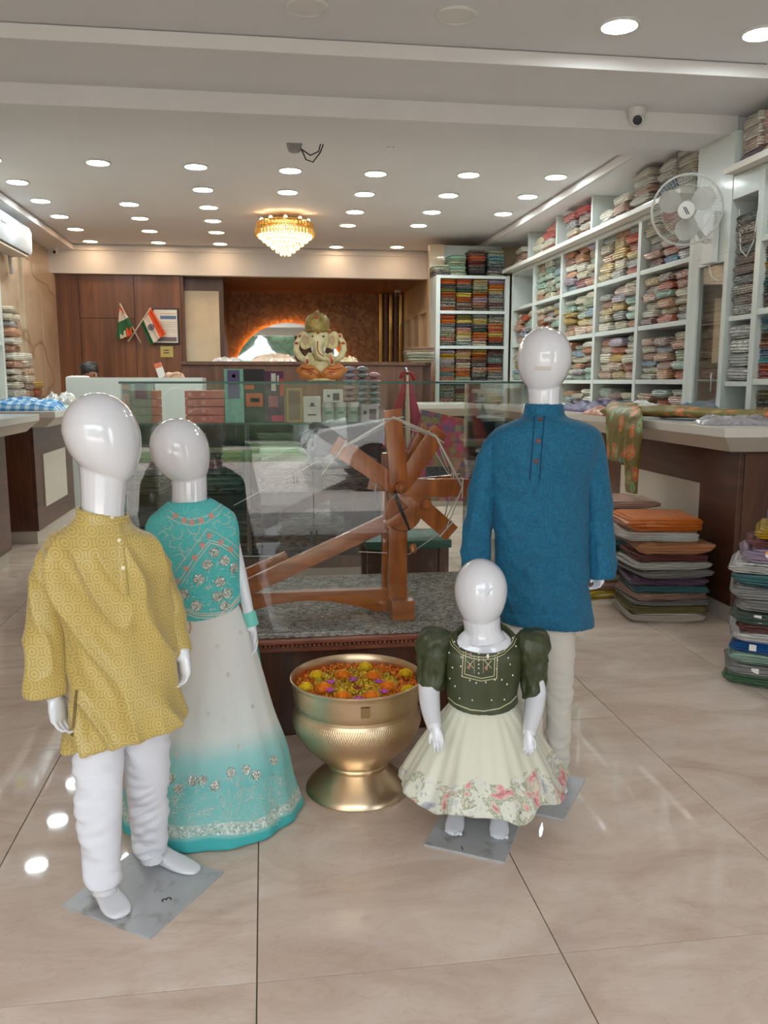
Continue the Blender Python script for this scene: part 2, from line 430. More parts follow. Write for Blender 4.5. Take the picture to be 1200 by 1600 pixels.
def mosaic():
    m, nt, b = NT('brown_stone_mosaic'); setp(b, rough=0.5)
    co = coords(nt, 'Object', (1, 1, 1)); v = nd(nt, 'ShaderNodeTexVoronoi', Scale=22.0); nt.links.new(co, v.inputs[0])
    nt.links.new(ramp(nt, v.outputs['Color'], [(0.1, srgb(122, 82, 48)), (0.6, srgb(152, 106, 62)), (0.95, srgb(178, 132, 84))]), b.inputs['Base Color'])
    bump(nt, b, v.outputs['Distance'], 0.35, 0.01); return m
M['mosaic'] = mosaic()
struct(MB().box(-1.05, 2.3, YB, YB + .15, 0, 2.75).build('wall_niche', M['mosaic']))
struct(MB().box(-1.2, 2.3, 11.48, YB + .15, 2.6, 2.75).build('ceiling_niche', M['panelwood']))
struct(MB().box(-1.04, -0.5, 11.6, YB, 0, 2.6).build('wall_partition', M['brownwood']))
wp = struct(MB().box(2.18, XR, 10.4, YB, 0, 2.6).box(2.18, XR, 10.4, 11.34, 2.6, 2.87).build('wall_alcove', M['beige']))
for ya in (10.55, 11.15, 11.75, 12.35):
    f = MB()
    f.box(2.13, 2.18, ya, ya + .05, 0.9, 2.2); f.box(2.13, 2.18, ya + .55, ya + .6, 0.9, 2.2); f.box(2.13, 2.18, ya + .05, ya + .55, 2.15, 2.2)
    f.build('panel_frame', M['beige'], wp)
struct(MB().box(2.0, 2.18, 10.28, 10.4, 0, 2.87, .004).build('trim_6', M['beige']))
struct(MB().box(2.18, 2.9, 10.33, 10.4, 0, 2.87).build('wall_corner', M['white']))
struct(MB().box(-3.4, 4.0, 13.6, 13.75, -.2, 3.4).build('wall_rear_sun_block', M['wall']))  # unseen outer wall, added to keep the sun out of the niche
struct(MB().box(-3.4, 4.0, -1.35, 13.75, 3.4, 3.5).build('ceiling_sun_block_slab', M['wall']))  # unseen slab over all the ceilings, added to block the sun
struct(MB().box(-3.4, -3.2, -1.35, 13.6, -.2, 3.4).build('wall_outer_left', M['wall']))
struct(MB().box(3.8, 4.0, -1.35, 13.6, -.2, 3.4).build('wall_outer_right', M['wall']))
# front: shop mouth behind the camera
struct(MB().box(-3.2, 3.8, -1.35, -1.2, 2.7, 3.4).build('wall_lintel', M['wall']))
struct(MB().box(-3.2, -2.62, -1.35, -1.2, 0, 2.7).box(3.3, 3.8, -1.35, -1.2, 0, 2.7).build('wall_front', M['wall']))
struct(MB().box(1.0, 2.3, -1.35, -1.2, 0, 2.7, .01).build('wall_entrance_pier', M['brownwood']))
# gold slats in the niche corner
gs = thing('gold_slat_screen', 'tall gold and brown vertical slats in the right corner of the back niche', 'wall panel', (2.0, 13.3, 0))
for k in range(5):
    MB().box(1.80 + k * .078, 1.845 + k * .078, 13.3, 13.41, 0, 2.59, .006).build('slat', M['gold'] if k % 2 == 0 else M['panelwood'], gs)
# ---------------------------------------------------------------- downlights
lampcols = [(-2.06, 'far left', [7.2, 7.97, 8.74, 9.51, 10.26, 11.1]), (-1.25, 'second', [7.2, 8.78, 9.5, 10.27, 11.08]),
            (-0.5, 'third', [7.22, 8.04, 8.83, 9.54, 10.25, 11.07]), (0.25, 'middle', [7.24, 8.04]),
            (0.95, 'fifth', [7.25, 8.02, 8.85, 9.6, 11.12]), (1.72, 'sixth', [7.18, 7.97, 8.75, 9.5, 11.02]), (2.46, 'far right', [7.15, 7.92, 8.74])]
warm = {(-2.06, 10.26), (-2.06, 11.1), (-1.25, 9.5), (-1.25, 10.27), (-1.25, 11.08), (-.5, 9.54), (-.5, 10.25), (-.5, 11.07), (.95, 9.6), (.95, 11.12), (1.72, 11.02)}
ORD = ['first', 'second', 'third', 'fourth', 'fifth', 'sixth']
def downlight(x, y, mat, label, group):
    t = thing('ceiling_light', label, 'ceiling light', (x, y, HC), group)
    MB().lathe([(0.098, 0), (0.10, -.006), (.096, -.012), (.085, -.013), (.083, -.002)], (x, y, HC), 28, capb=False, capt=False).build('trim_ring', M['plastic'], t, 40)
    MB().lathe([(0.084, -.004), (0.084, -.009), (0.05, -.011)], (x, y, HC), 24).build('diffuser', mat, t, 40)
for x, cn, ys in lampcols:
    for k, y in enumerate(ys):
        w = (x, y) in warm
        downlight(x, y, M['lampo'] if w else M['lampw'],
                  'round lit %s ceiling downlight, %s from the front in the %s column from the left' % ('warm' if w else 'white', ORD[k], cn) if cn not in ('far left', 'middle', 'far right')
                  else 'round lit %s ceiling downlight, %s from the front in the %s column' % ('warm' if w else 'white', ORD[k], cn), 'ceiling downlights')
downlight(1.734, 4.18, M['lampw'], 'large lit round downlight in the front ceiling strip, left of the two', 'front ceiling lights')
downlight(2.464, 4.17, M['lampw'], 'large lit round downlight at the top right corner of the front ceiling', 'front ceiling lights')
downlight(0.93, 4.18, M['plastic'], 'unlit round downlight in the front ceiling, beside the lit one', 'front ceiling lights')
downlight(0.235, 4.19, M['plastic'], 'unlit round downlight in the front ceiling, left of the other unlit one', 'front ceiling lights')
MB().lathe([(0.03, 0), (.03, -.01), (.01, -.014)], (0.958, 6.47, HC), 16).build('smoke_sensor', M['plastic'])
tag(bpy.data.objects['smoke_sensor'], 'tiny white sensor disc on the ceiling right of the ceiling camera bracket', 'sensor')
t = thing('camera_bracket', 'round white ceiling mount with dangling loose grey cables', 'camera mount', (0.25, 6.32, HC))
MB().lathe([(0.055, 0), (.056, -.05), (.045, -.09), (.03, -.10)], (0.25, 6.32, HC), 20).build('mount', plain('grey_mount', srgb(150, 148, 148), .5), t, 40)
MB().lathe([(.06, -.001), (.062, -.012), (.057, -.014)], (0.25, 6.32, HC), 24).build('dark_collar', M['black'], t, 40)
for k, pp in enumerate([[(0.29, 6.32, 2.88), (.36, 6.3, 2.83), (.42, 6.31, 2.86), (.44, 6.3, 2.93)], [(0.29, 6.31, 2.89), (.33, 6.3, 2.80), (.38, 6.32, 2.79), (.43, 6.3, 2.85), (.46, 6.3, 2.925)]]):
    MB().tube(pp, .005, 6).build('cable', M['black'], t, True)
def cctv(P, label, s=1.0, d=V((-.3, -1, -.5))):
    t = thing('security_camera', label, 'security camera', P)
    P = V(P); d = d.normalized()
    MB().lathe([(0.05 * s, 0.03 * s), (.052 * s, 0), (.045 * s, -.02 * s)], P, 20).build('base', M['plastic'], t, 40)
    MB().ball(P + V((0, 0, -.03 * s)), .042 * s, n=18, m=12).build('housing', M['plastic'], t, True)
    MB().lathe([(.028 * s, .035 * s), (.026 * s, .048 * s), (.012 * s, .05 * s)], P + V((0, 0, -.03 * s)), 18, axis=d).build('lens', M['black'], t, 40)
cctv((2.27, 5.15, 2.85), 'white dome security camera on the front face of the ceiling beam', 1.0)
cctv((2.02, 12.9, 2.585), 'small white dome camera under the niche ceiling by the gold slats', 0.9, V((-.2, -1, -.3)))
cctv((-2.5, 11.2, 2.85), 'small camera in the back left ceiling corner above the wood panelling', 0.7)
# ---------------------------------------------------------------- chandelier
CH = V((0.252, 9.12, HC))
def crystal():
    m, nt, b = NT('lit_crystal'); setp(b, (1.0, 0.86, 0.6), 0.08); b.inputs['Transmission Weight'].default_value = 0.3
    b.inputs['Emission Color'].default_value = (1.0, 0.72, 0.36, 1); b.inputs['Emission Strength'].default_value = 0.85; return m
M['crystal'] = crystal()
ch = thing('chandelier', 'gold tiered crystal chandelier, lit, hanging flat under the ceiling', 'chandelier', CH)
MB().lathe([(0.03, 0), (.03, -.06), (.12, -.07), (.27, -.075), (.285, -.09), (.285, -.1)], CH, 40).build('frame', M['gold'], ch, 40)
for k in range(5):
    a = PI + PI * (k + .5) / 5; P = CH + V((.25 * math.cos(a), .25 * math.sin(a), -.07))
    MB().ball(P, .018, n=10, m=6).build('bulb', M['lampo'], ch, True)
dm = MB().lathe([(0.001, 0), (.009, -.015), (.009, -.04), (.001, -.055)], (0, 0, 0), 6).mesh('drop'); dm.materials.append(M['crystal'])
dg = MB().lathe([(0.001, 0), (.011, -.012), (.011, -.07), (.004, -.08)], (0, 0, 0), 6).mesh('drop_gold'); dg.materials.append(M['gold'])
tiers = [(.285, -.09, dg, 44), (.30, -.14, dg, 44), (.27, -.19, dm, 40), (.23, -.225, dm, 34), (.185, -.26, dm, 28), (.14, -.295, dm, 22), (.095, -.33, dm, 16), (.05, -.36, dm, 8)]
for r, z, mm, n in tiers:
    MB().lathe([(r - .006, z + .0), (r, z + .004), (r - .006, z + .008)], CH, 32, capb=False, capt=False).build('ring', M['gold'], ch, True)
    for k in range(n):
        a = 2 * PI * (k + random.random() * .3) / n
        link('crystal_drop', mm, None, ch, V((r * math.cos(a), r * math.sin(a), z)))
MB().lathe([(.02, -.1), (.25, -.15), (.22, -.2), (.10, -.28), (.02, -.36)], CH, 24).build('inner_bowl', M['crystal'], ch, True)
# ================================================================ shelving
def shelf_unit(name, label, x0, x1, y0, y1, z0, z1, posts, shelves, face, th=0.035, pw=0.055, back=None):
    """face 'x' opens towards -x (posts run along y), face '+x' opens towards +x, face 'y' opens towards -y"""
    t = thing(name, label, 'shelving', ((x0 + x1) / 2, (y0 + y1) / 2, z0))
    w = M['white']
    for p in posts:
        b = MB()
        if face == 'y': b.box(p - pw / 2, p + pw / 2, y0, y1, z0, z1, .003)
        else: b.box(x0, x1, p - pw / 2, p + pw / 2, z0, z1, .003)
        b.build('upright', w, t)
    for s in shelves:
        for a, c in zip(posts[:-1], posts[1:]):
            b = MB()
            if face == 'y': b.box(a + pw / 2, c - pw / 2, y0 + .004, y1, s - th, s, .003)
            else: b.box(x0 + (.004 if face == 'x' else 0), x1 - (.004 if face == '+x' else 0), a + pw / 2, c - pw / 2, s - th, s, .003)
            b.build('shelf', w, t)
    b = MB()
    if face == 'y': b.box(x0, x1, y1, y1 + .02, z0, z1)
    elif face == 'x': b.box(x1, x1 + .02, y0, y1, z0, z1)
    else: b.box(x0 - .02, x0, y0, y1, z0, z1)
    b.build('back_panel', back or M['dark'], t)
    return t
SX = 2.9
ROWS = [0.42, 0.84, 1.265, 1.675, 2.095]
PY = [5.60, 6.43, 7.30, 8.18, 9.05, 9.84]
shelf_unit('wall_shelving', 'long white pigeonhole shelving full of wrapped garments along the right wall', SX, 3.3, PY[0] - .03, PY[-1] + .03, 0, 2.50, PY, ROWS + [2.50], 'x')
t = thing('ledge_shelf', 'long white ledge above the right wall shelving, loaded to the ceiling', 'shelf', (3.05, 7.5, 2.5))
MB().box(2.80, 3.3, 5.6, 10.3, 2.502, 2.54, .004).build('board', M['solid'], t)
for y in (7.47, 8.39, 9.3): MB().box(2.91, 3.3, y - .02, y + .02, 2.541, 2.869, .003).build('divider', M['white'], t)
t = thing('ledge_shelf', 'short white ledge at the right edge, above the nearest shelves', 'shelf', (3.05, 4.5, 2.5))
MB().box(2.82, 3.3, 3.9, 5.09, 2.502, 2.54, .004).build('board', M['solid'], t)
# white boxed column with the fan and a glazed slit door
t = thing('white_column_cabinet', 'glossy white column cabinet with a narrow glazed door, below the wall fan', 'cabinet', (3.1, 5.34, 0))
MB().box(2.9, 3.3, 5.12, 5.57, 2.05, 2.774, .004).box(2.9, 3.3, 5.12, 5.57, 0, 1.0, .004).box(3.1, 3.3, 5.12, 5.57, 1.0, 2.05).build('carcass', M['white'], t)
for ya, yb, za, zb in [(5.49, 5.57, 1.0, 2.05), (5.12, 5.17, 1.0, 2.05), (5.17, 5.49, 1.0, 1.06), (5.17, 5.49, 2.0, 2.05)]:
    MB().box(2.9, 3.1, ya, yb, za, zb, .002).build('door_frame', M['white'], t)
MB().box(2.915, 2.92, 5.17, 5.49, 1.06, 2.0).build('glass_pane', M['glass'], t)
MB().box(2.915, 3.09, 5.175, 5.485, 1.25, 1.265).box(2.925, 3.09, 5.175, 5.485, 1.62, 1.63).build('shelf', M['white'], t)
MB().tube([(2.89, 5.19, 1.18), (2.87, 5.19, 1.19), (2.87, 5.19, 1.30), (2.89, 5.19, 1.31)], .006).build('handle', M['steel'], t, True)
t = thing('dark_recess_shelving', 'narrow dark recess with one shelf between the column and right edge shelves', 'shelving', (3.1, 4.95, 0))
MB().box(3.28, 3.3, 4.83, 5.12, 0, 2.5).build('back_panel', M['dark'], t)
MB().box(2.9, 3.28, 4.83, 5.11, 2.36, 2.5, .003).build('header', M['white'], t)
for z in (1.25, 1.655, .84): MB().box(2.92, 3.28, 4.83, 5.11, z - .03, z, .002).build('shelf', M['white'], t)
MB().tube([(2.93, 5.08, 2.3), (2.92, 5.02, 2.05), (2.92, 4.95, 2.0), (2.92, 4.88, 2.08), (2.93, 4.86, 2.34)], .004, 6).build('hanging_cable', M['plastic'], t, True)
shelf_unit('wall_shelving', 'white pigeonhole shelving at the right edge, filled with bright folded cloth', SX, 3.3, 3.93, 4.83, 0, 2.50, [3.96, 4.80], ROWS + [2.50], 'x')
# far cabinet facing the camera
CX = [2.03, 2.86]
shelf_unit('display_cabinet', 'white open cabinet facing the camera in the back right corner', 2.005, 2.885, 9.9, 10.27, 0, 2.47, CX, [0.44, 0.85, 1.257, 1.665, 2.068, 2.47], 'y', pw=.05)

# ---------------------------------------------------------------- folded garments
def packet_mesh(seed, flat=False):
    r = random.Random(seed); b = MB(); n = 18
    ph = [r.uniform(0, 6.28) for _ in range(4)]
    def ring(y, s, dz=0):
        out = []
        for i in range(n):
            a = 2 * PI * i / n; ca, sa = math.cos(a), math.sin(a)
            e = 0.42
            x = math.copysign(abs(ca) ** e, ca) * .5; z = math.copysign(abs(sa) ** (e + .25), sa) * .5
            z *= 1 + .10 * math.sin(3 * x * 4 + ph[0]) - .12 * abs(x)
            x *= 1 + .05 * math.sin(5 * a + ph[1])
            out.append(V((x * s, y, z * (s * .4 + .6 if s > .9 else s) + .5 + dz)))
        return out
    rings = [ring(-.5, .80), ring(-.475, .95), ring(-.40, 1.0), ring(.40, 1.0), ring(.475, .95), ring(.5, .8)]
    vs = [p for q in rings for p in q]; fs = []
    for j in range(len(rings) - 1):
        for i in range(n): fs.append([j * n + i, j * n + (i + 1) % n, (j + 1) * n + (i + 1) % n, (j + 1) * n + i])
    # a pinched fold line across the end
    fs.append([i for i in range(n)][::-1]); fs.append([(len(rings) - 1) * n + i for i in range(n)])
    b.add(vs, fs); lo = min(p.z for p in b.v); hi = max(p.z for p in b.v)
    for p in b.v:
        p.z = (p.z - lo) / (hi - lo); q_ = noise.noise_vector(V((p.x * 3.5 + seed * 9, p.y * 3.5, p.z * 2)))
        p.x += q_.x * .05; p.y += q_.y * .05; p.z = min(1, max(0, p.z + q_.z * .16 * (1 if .02 < p.z < .98 else .35)))
    return b.mesh('packet', smooth=50)
def fold_mesh(seed):
    """cloth folded in three: layers that show as separate leaves at the end"""
    r = random.Random(seed); b = MB(); L = 3
    for k in range(L):
        z0 = k / L; z1 = (k + 1) / L - .04; n = 12; pts = []
        ox = r.uniform(-.02, .02); w = .5 - r.uniform(0, .03)
        for i in range(n):
            a = 2 * PI * i / n; ca, sa = math.cos(a), math.sin(a)
            pts.append((ox + math.copysign(abs(ca) ** .35, ca) * w, (z0 + z1) / 2 + math.copysign(abs(sa) ** .6, sa) * (z1 - z0) / 2))
        y0 = -.5 + r.uniform(0, .03)
        vs = [V((x * s, y, (z - (z0 + z1) / 2) * s2 + (z0 + z1) / 2)) for y, s, s2 in ((y0, .96, .6), (y0 + .03, 1, 1), (.47, 1, 1), (.5, .96, .6)) for x, z in pts]
        fs = [[j * n + i, j * n + (i + 1) % n, (j + 1) * n + (i + 1) % n, (j + 1) * n + i] for j in range(3) for i in range(n)]
        fs += [list(range(n))[::-1], [3 * n + i for i in range(n)]]
        b.add(vs, fs)
    lo = min(p.z for p in b.v); hi = max(p.z for p in b.v)
    for p in b.v: p.z = (p.z - lo) / (hi - lo)
    return b.mesh('fold', smooth=40)
PK = [packet_mesh(i) for i in range(5)]; FD = [fold_mesh(i + 20) for i in range(5)]
for m_ in PK: m_.materials.append(M['wrapped'])
for m_ in FD: m_.materials.append(M['cloth'])
CN = {'cream': (214, 202, 178), 'ivory': (226, 218, 204), 'blush': (206, 168, 152), 'peach': (212, 158, 126), 'mint': (166, 192, 176), 'sage': (150, 160, 132),
      'mustard': (196, 158, 74), 'coral': (200, 106, 84), 'maroon': (112, 46, 46), 'rust': (168, 88, 48), 'teal': (58, 112, 116), 'navy': (50, 58, 84),
      'grey': (150, 148, 146), 'black': (44, 40, 42), 'orange': (214, 112, 44), 'red': (178, 48, 48), 'lilac': (168, 150, 172), 'sky blue': (120, 150, 172),
      'brown': (104, 74, 58), 'olive': (124, 116, 66), 'green': (70, 112, 74), 'pink': (206, 124, 138), 'purple': (98, 62, 96), 'white': (224, 222, 216), 'turquoise': (66, 160, 176), 'blue': (52, 98, 164), 'yellow': (216, 184, 84), 'dark green': (40, 66, 54)}
LIN = {k: (*srgb(*v), 1) for k, v in CN.items()}
NTH = ['lowest', 'second from bottom', 'third up', 'fourth up', 'fifth up', 'sixth up', 'seventh up', 'eighth up', 'ninth up', 'tenth up', 'eleventh up', 'twelfth up']
def garment(loc, size, rotz, col, label, group, wrapped=True, tilt=0.0, cat=None, name=None):
    me = random.choice(PK if wrapped else FD)
    o = bpy.data.objects.new(name or ('wrapped_garment' if wrapped else 'folded_garment'), me); COL.objects.link(o)
    o.location = loc; o.scale = size; o.rotation_euler = (0, tilt, rotz); o.color = LIN[col]
    return tag(o, label, cat or 'folded garment', group)
BAY = ['nearest bay', 'second bay', 'third bay', 'fourth bay', 'farthest bay']
STK = ['near stack', 'middle stack', 'far stack']
PAL = ['cream', 'blush', 'peach', 'mint', 'sage', 'mustard', 'ivory', 'grey', 'coral', 'rust', 'cream', 'mint', 'blush', 'maroon', 'sky blue', 'lilac', 'ivory', 'peach']
rr = random.Random(3)
rows = [(2.095, .405, 'top row'), (1.675, .375, 'second row'), (1.265, .365, 'third row'), (0.84, .36, 'bottom row')]
for bi in range(5):
    ya, yb = PY[bi] + .03, PY[bi + 1] - .03; w = (yb - ya)
    for ri, (z, hh, rn) in enumerate(rows):
        if ri == 3 and bi > 2: continue
        if bi == 4 and ri == 0: continue
        for s in range(3):
            sw = w / 3; yc = ya + sw * (s + .5); zz = z + .001; k = 0
            top = hh - rr.choice([.0, .0, .01, .03]); nmax = rr.choice([5, 6])
            ch_ = (top - .012) / nmax
            while k < nmax:
                h = ch_ * rr.uniform(.82, 1.18)
                if zz + h > z + hh - .004: h = z + hh - .006 - zz
                c_ = rr.choice(PAL) if bi != 1 or ri else rr.choice(['mustard', 'rust', 'coral', 'grey', 'cream'])
                garment((SX + .19 + rr.uniform(-.02, .03), yc + rr.uniform(-.015, .015), zz), (sw * rr.uniform(.84, .92), .33, h - .001), -PI / 2 + rr.uniform(-.07, .07), c_,
                        '%s garment in film, %s in %s, %s, %s' % (c_, NTH[k], STK[s], rn, BAY[bi]), 'wrapped garments in the right wall shelving')
                zz += h; k += 1
# above the ledge
for si, (y, n, cl, what, sw) in enumerate([(5.75, 5, ['ivory', 'white', 'cream'], 'first stack beside the white column', .26), (6.04, 4, ['white', 'sky blue', 'ivory'], 'second stack from the white column', .26),
                          (6.45, 5, ['white', 'ivory', 'blush'], 'tall stack left of the fan', .33), (6.85, 3, ['white', 'blush', 'cream'], 'short stack left of the tall one', .3),
                          (7.14, 2, ['white', 'ivory'], 'low pile right of the blank divider', .24),
                          (7.65, 4, ['red', 'ivory', 'maroon'], 'nearer stack between the two dividers', .27), (8.0, 4, ['red', 'cream', 'navy'], 'farther stack between the two dividers', .3),
                          (8.58, 4, ['coral', 'ivory', 'red'], 'first stack past the far divider', .3), (8.95, 3, ['cream', 'ivory'], 'second stack past the far divider', .3), (9.6, 3, ['ivory', 'blush'], 'last stack at the back end', .3)]):
    z = 2.541
    for k in range(n):
        h = .062 if n > 4 else .07; c_ = cl[k % len(cl)] if k else cl[0]
        garment((3.07 + rr.uniform(-.02, .02), y, z), (sw, .34, h - .001), -PI / 2 + rr.uniform(-.08, .08), c_,
                '%s wrapped garment, %s, high ledge, %s' % (c_, NTH[k], what), 'garments on the high ledge'); z += h
for si, (y, n) in enumerate([(4.95, 4), (4.72, 4), (4.45, 4)]):
    z = 2.541
    for k in range(n):
        c_ = rr.choice(['lilac', 'grey', 'blush', 'ivory', 'purple']); garment((3.07, y, z), (.22, .34, .069), -PI / 2 + rr.uniform(-.05, .05), c_,
            '%s garment, %s, %s high on the right edge ledge' % (c_, NTH[k], ['left stack', 'middle stack', 'right stack'][si]), 'garments on the right edge ledge'); z += .07
# right edge unit : bright cloth
for z, pal, rn, n in [(2.095, ['grey', 'cream', 'lilac', 'ivory', 'blush'], 'top shelf', 7), (1.675, ['maroon', 'purple', 'dark green', 'teal', 'sage', 'mustard', 'green'], 'second shelf', 8),
                      (1.265, ['red', 'coral', 'turquoise', 'blue', 'rust', 'brown', 'turquoise', 'sky blue', 'maroon'], 'third shelf', 8), (.84, ['olive', 'pink', 'maroon', 'navy', 'rust', 'black'], 'lowest shelf in view', 7)]:
    for s in range(3):
        zz = z + .001; h = .36 / n
        for k in range(n):
            c_ = pal[k % len(pal)]; garment((SX + .2, 4.66 - s * .255, zz), (.245, .34, h - .001), -PI / 2 + rr.uniform(-.02, .02), c_,
                '%s cloth, %s, %s, right edge unit, %s' % (c_, NTH[k], ['left stack', 'middle stack', 'right stack'][s], rn), 'bright folded cloth at the right edge', wrapped=False); zz += h
# recess
for k in range(4): garment((3.08, 4.97, 1.256 + k * .085), (.25, .32, .084), -PI / 2 + rr.uniform(-.05, .05), 'grey', 'grey plastic bagged garment, %s, lower shelf of the dark recess' % NTH[k], 'bagged garments in the recess')
for k in range(10): garment((3.08, 4.97, 1.66 + k * .06), (.25, .32, .059), -PI / 2, 'brown' if k % 3 else 'black', 'dark garment, %s, upper shelf of the dark recess' % NTH[k], 'dark garments in the recess')
# things behind the slit door
for k in range(5): garment((3.0, 5.33, 1.636 + k * .065), (.27, .15, .064), -PI / 2, rr.choice(['cream', 'sage', 'ivory']), 'pale packet behind the slit door, %s on its upper shelf' % NTH[k], 'packets behind the slit door')
for k in range(5): garment((3.0, 5.33, 1.27 + k * .065), (.27, .15, .064), -PI / 2, rr.choice(['cream', 'sage', 'blush']), 'pale packet behind the slit door, %s on its middle shelf' % NTH[k], 'packets behind the slit door')
# far cabinet
dark = ['black', 'maroon', 'navy', 'mustard', 'dark green', 'rust', 'cream', 'brown', 'teal', 'orange', 'olive', 'grey', 'coral', 'black', 'sage', 'lilac', 'yellow']
for z, rn in [(2.068, 'top shelf'), (1.665, 'second shelf'), (1.257, 'third shelf'), (.85, 'fourth shelf')]:
    for s in range(4):
        zz = z + .001; n = 7; h = .362 / n
        for k in range(n):
            c_ = rr.choice(dark); x = 2.06 + .193 * (s + .5)
            o = garment((x, 10.09, zz), (.186, .32, h - .001), rr.uniform(-.04, .04), c_, '%s cloth, %s, column %s from left, corner cabinet %s' % (c_, NTH[k], ['one', 'two', 'three', 'four'][s], rn), 'cloth in the corner cabinet', wrapped=False)
            if (k + s) % 2 == 0 and rn != 'fourth shelf':
                q = link('price_tag', TAGM, None, o, V((0, 0, 0))) if 'TAGM' in globals() else None
            zz += h
for s, (x, cl, n) in enumerate([(2.08, ['black', 'sage'], 2), (2.27, ['sage', 'mint'], 4), (2.5, ['black', 'black', 'maroon', 'coral', 'brown'], 5), (2.73, ['black', 'navy', 'teal', 'turquoise', 'sage'], 5)]):
    zz = 2.472
    for k in range(n):
        c_ = cl[k % len(cl)]; garment((x, 10.09, zz), (.2, .3, .058), rr.uniform(-.06, .06), c_, '%s cloth, %s, %s on top of the corner cabinet' % (c_, NTH[k], ['leftmost pile', 'second pile', 'third pile', 'rightmost pile'][s]), 'cloth piled on top of the corner cabinet', wrapped=False); zz += .059

# ---------------------------------------------------------------- counters
def counter(name, label, x0, x1, y0, y1, face, panels, over=.2, top=1.03, oy=None):
    """x0..x1,y0..y1 body footprint; face: 'left' or 'right' = aisle side; over = slab overhang"""
    oy = over if oy is None else oy
    t = thing(name, label, 'counter', ((x0 + x1) / 2, (y0 + y1) / 2, 0))
    MB().box(x0 + .02, x1 - .02, y0 + .02, y1 - .02, 0, .10).build('kick_board', M['kick'], t)
    MB().box(x0, x1, y0, y1, .10, top - .12, .004).build('body', M['counterwood'], t)
    b = MB(); X0 = x0 - (over if face == 'left' else .02); X1 = x1 + (over if face == 'right' else .02); Y0 = y0 - oy; Y1 = y1 + .05
    b.box(X0, X1, Y0, Y1, top - .045, top, .004); b.build('top_slab', M['solid'], t)
    b = MB(); a0, a1, c0 = X0 + (.09 if face == 'left' else 0), X1 - (.09 if face == 'right' else 0), Y0 + .09
    z0, z1 = top - .12, top - .046
    vs = [(a0, c0, z0), (a1, c0, z0), (a1, Y1, z0), (a0, Y1, z0), (X0 + .003, Y0 + .003, z1), (X1 - .003, Y0 + .003, z1), (X1 - .003, Y1 - .003, z1), (X0 + .003, Y1 - .003, z1)]
    b.add(vs, [[3, 2, 1, 0], [4, 5, 6, 7], [0, 1, 5, 4], [1, 2, 6, 5], [2, 3, 7, 6], [3, 0, 4, 7]]).build('chamfer_apron', M['kick'], t)
    xs = x0 if face == 'left' else x1
    for ya, yb, za, zb in panels:
        MB().box(xs - .008, xs + .008, ya, yb, za, zb, .003).build('inset_panel', M['beigeish'], t)
    MB().box(x0 + .03, x1 - .03, y0 - .006, y0 + .001, .13, top - .14, .002).build('front_board', M['counterwoodv'], t)
    return t

RC = counter('sales_counter', 'long wooden counter with thick pale top at right, cloth draped over it', 2.36, 2.78, 3.95, 8.2, 'left', [(4.32, 5.35, .30, .70), (5.6, 7.9, .3, .7)])
t = counter('sales_counter', 'pale topped counter seen through the glass case, in front of the corner cabinet', 1.62, 2.1, 8.3, 9.0, 'left', [], over=.12)
LC = counter('sales_counter', 'wooden counter with thick pale top on the left, checked cloth on it', -2.26, -1.75, 6.77, 8.05, 'right', [(7.0, 7.75, .26, .68)], over=.22)
LC2 = counter('sales_counter', 'nearest wooden counter cut by the left edge of the frame', -2.5, -1.75, 4.2, 6.05, 'right', [(4.6, 5.7, .26, .68)], over=.22)
# left wall shelving with upright rolls
shelf_unit('wall_shelving', 'white framed glazed shelving at the left edge with upright cloth rolls', -2.6, -2.3, 6.9, 8.14, 0, 2.24, [6.93, 7.52, 8.11], [.5, 1.03, 1.6, 2.24], '+x', pw=.05)
for i, y in enumerate([7.62, 7.70, 7.78, 7.86, 7.94, 8.02]):
    for z, n_ in ((1.602, 'upper'), (1.032, 'lower')):
        c_ = ['cream', 'yellow', 'ivory', 'grey', 'ivory', 'white'][i]
        o = MB().lathe([(.03, 0), (.036, .01), (.036, .5), (.028, .52)], (-2.38, y, z), 14).build('cloth_roll', M['cloth'], None, 40, loc=V((-2.38, y, z))); o.color = LIN[c_]
        tag(o, '%s upright cloth roll, place %s from the aisle, %s left edge shelf' % (c_, ['six', 'five', 'four', 'three', 'two', 'one'][i], n_), 'cloth roll', 'upright cloth rolls')
# AC
t = thing('air_conditioner', 'white wall air conditioner with yellow rating sticker at the upper left', 'air conditioner', (-2.48, 8.9, 2.5))
b = MB(); prof = [(-2.55, 2.52), (-2.36, 2.545), (-2.345, 2.58), (-2.34, 2.76), (-2.36, 2.81), (-2.55, 2.82)]
for ya, yb in ((8.3, 9.5),):
    n = len(prof); vs = [(x, y, z) for y in (ya, ya + .02, yb - .02, yb) for x, z in [((p[0] + (0 if ya < y < yb else (-.01 if p[0] > -2.5 else 0))), p[1]) for p in prof]]
    fs = [[j * n + i, j * n + (i + 1) % n, (j + 1) * n + (i + 1) % n, (j + 1) * n + i] for j in range(3) for i in range(n)] + [list(range(n))[::-1], [3 * n + i for i in range(n)]]
    b.add(vs, fs)
b.build('casing', plain('grey_white_casing', srgb(196, 199, 202), .4), t, 30)
MB().box(-2.565, -2.55, 8.4, 9.4, 2.55, 2.80).build('wall_bracket', M['plastic'], t)
MB().box(-2.50, -2.375, 8.4, 9.4, 2.512, 2.530).build('louvre', M['kick'], t)
MB().box(-2.341, -2.336, 8.44, 8.58, 2.70, 2.74).build('badge', M['steel'], t)
MB().box(-2.50, -2.44, 8.293, 8.299, 2.62, 2.75).build('rating_sticker', plain('yellow_sticker', srgb(216, 206, 84)), t)
MB().tube([(-2.56, 9.44, 2.54), (-2.56, 9.46, 2.42), (-2.555, 9.46, 2.35)], .02, 8).build('drain_hose', M['plastic'], t, True)
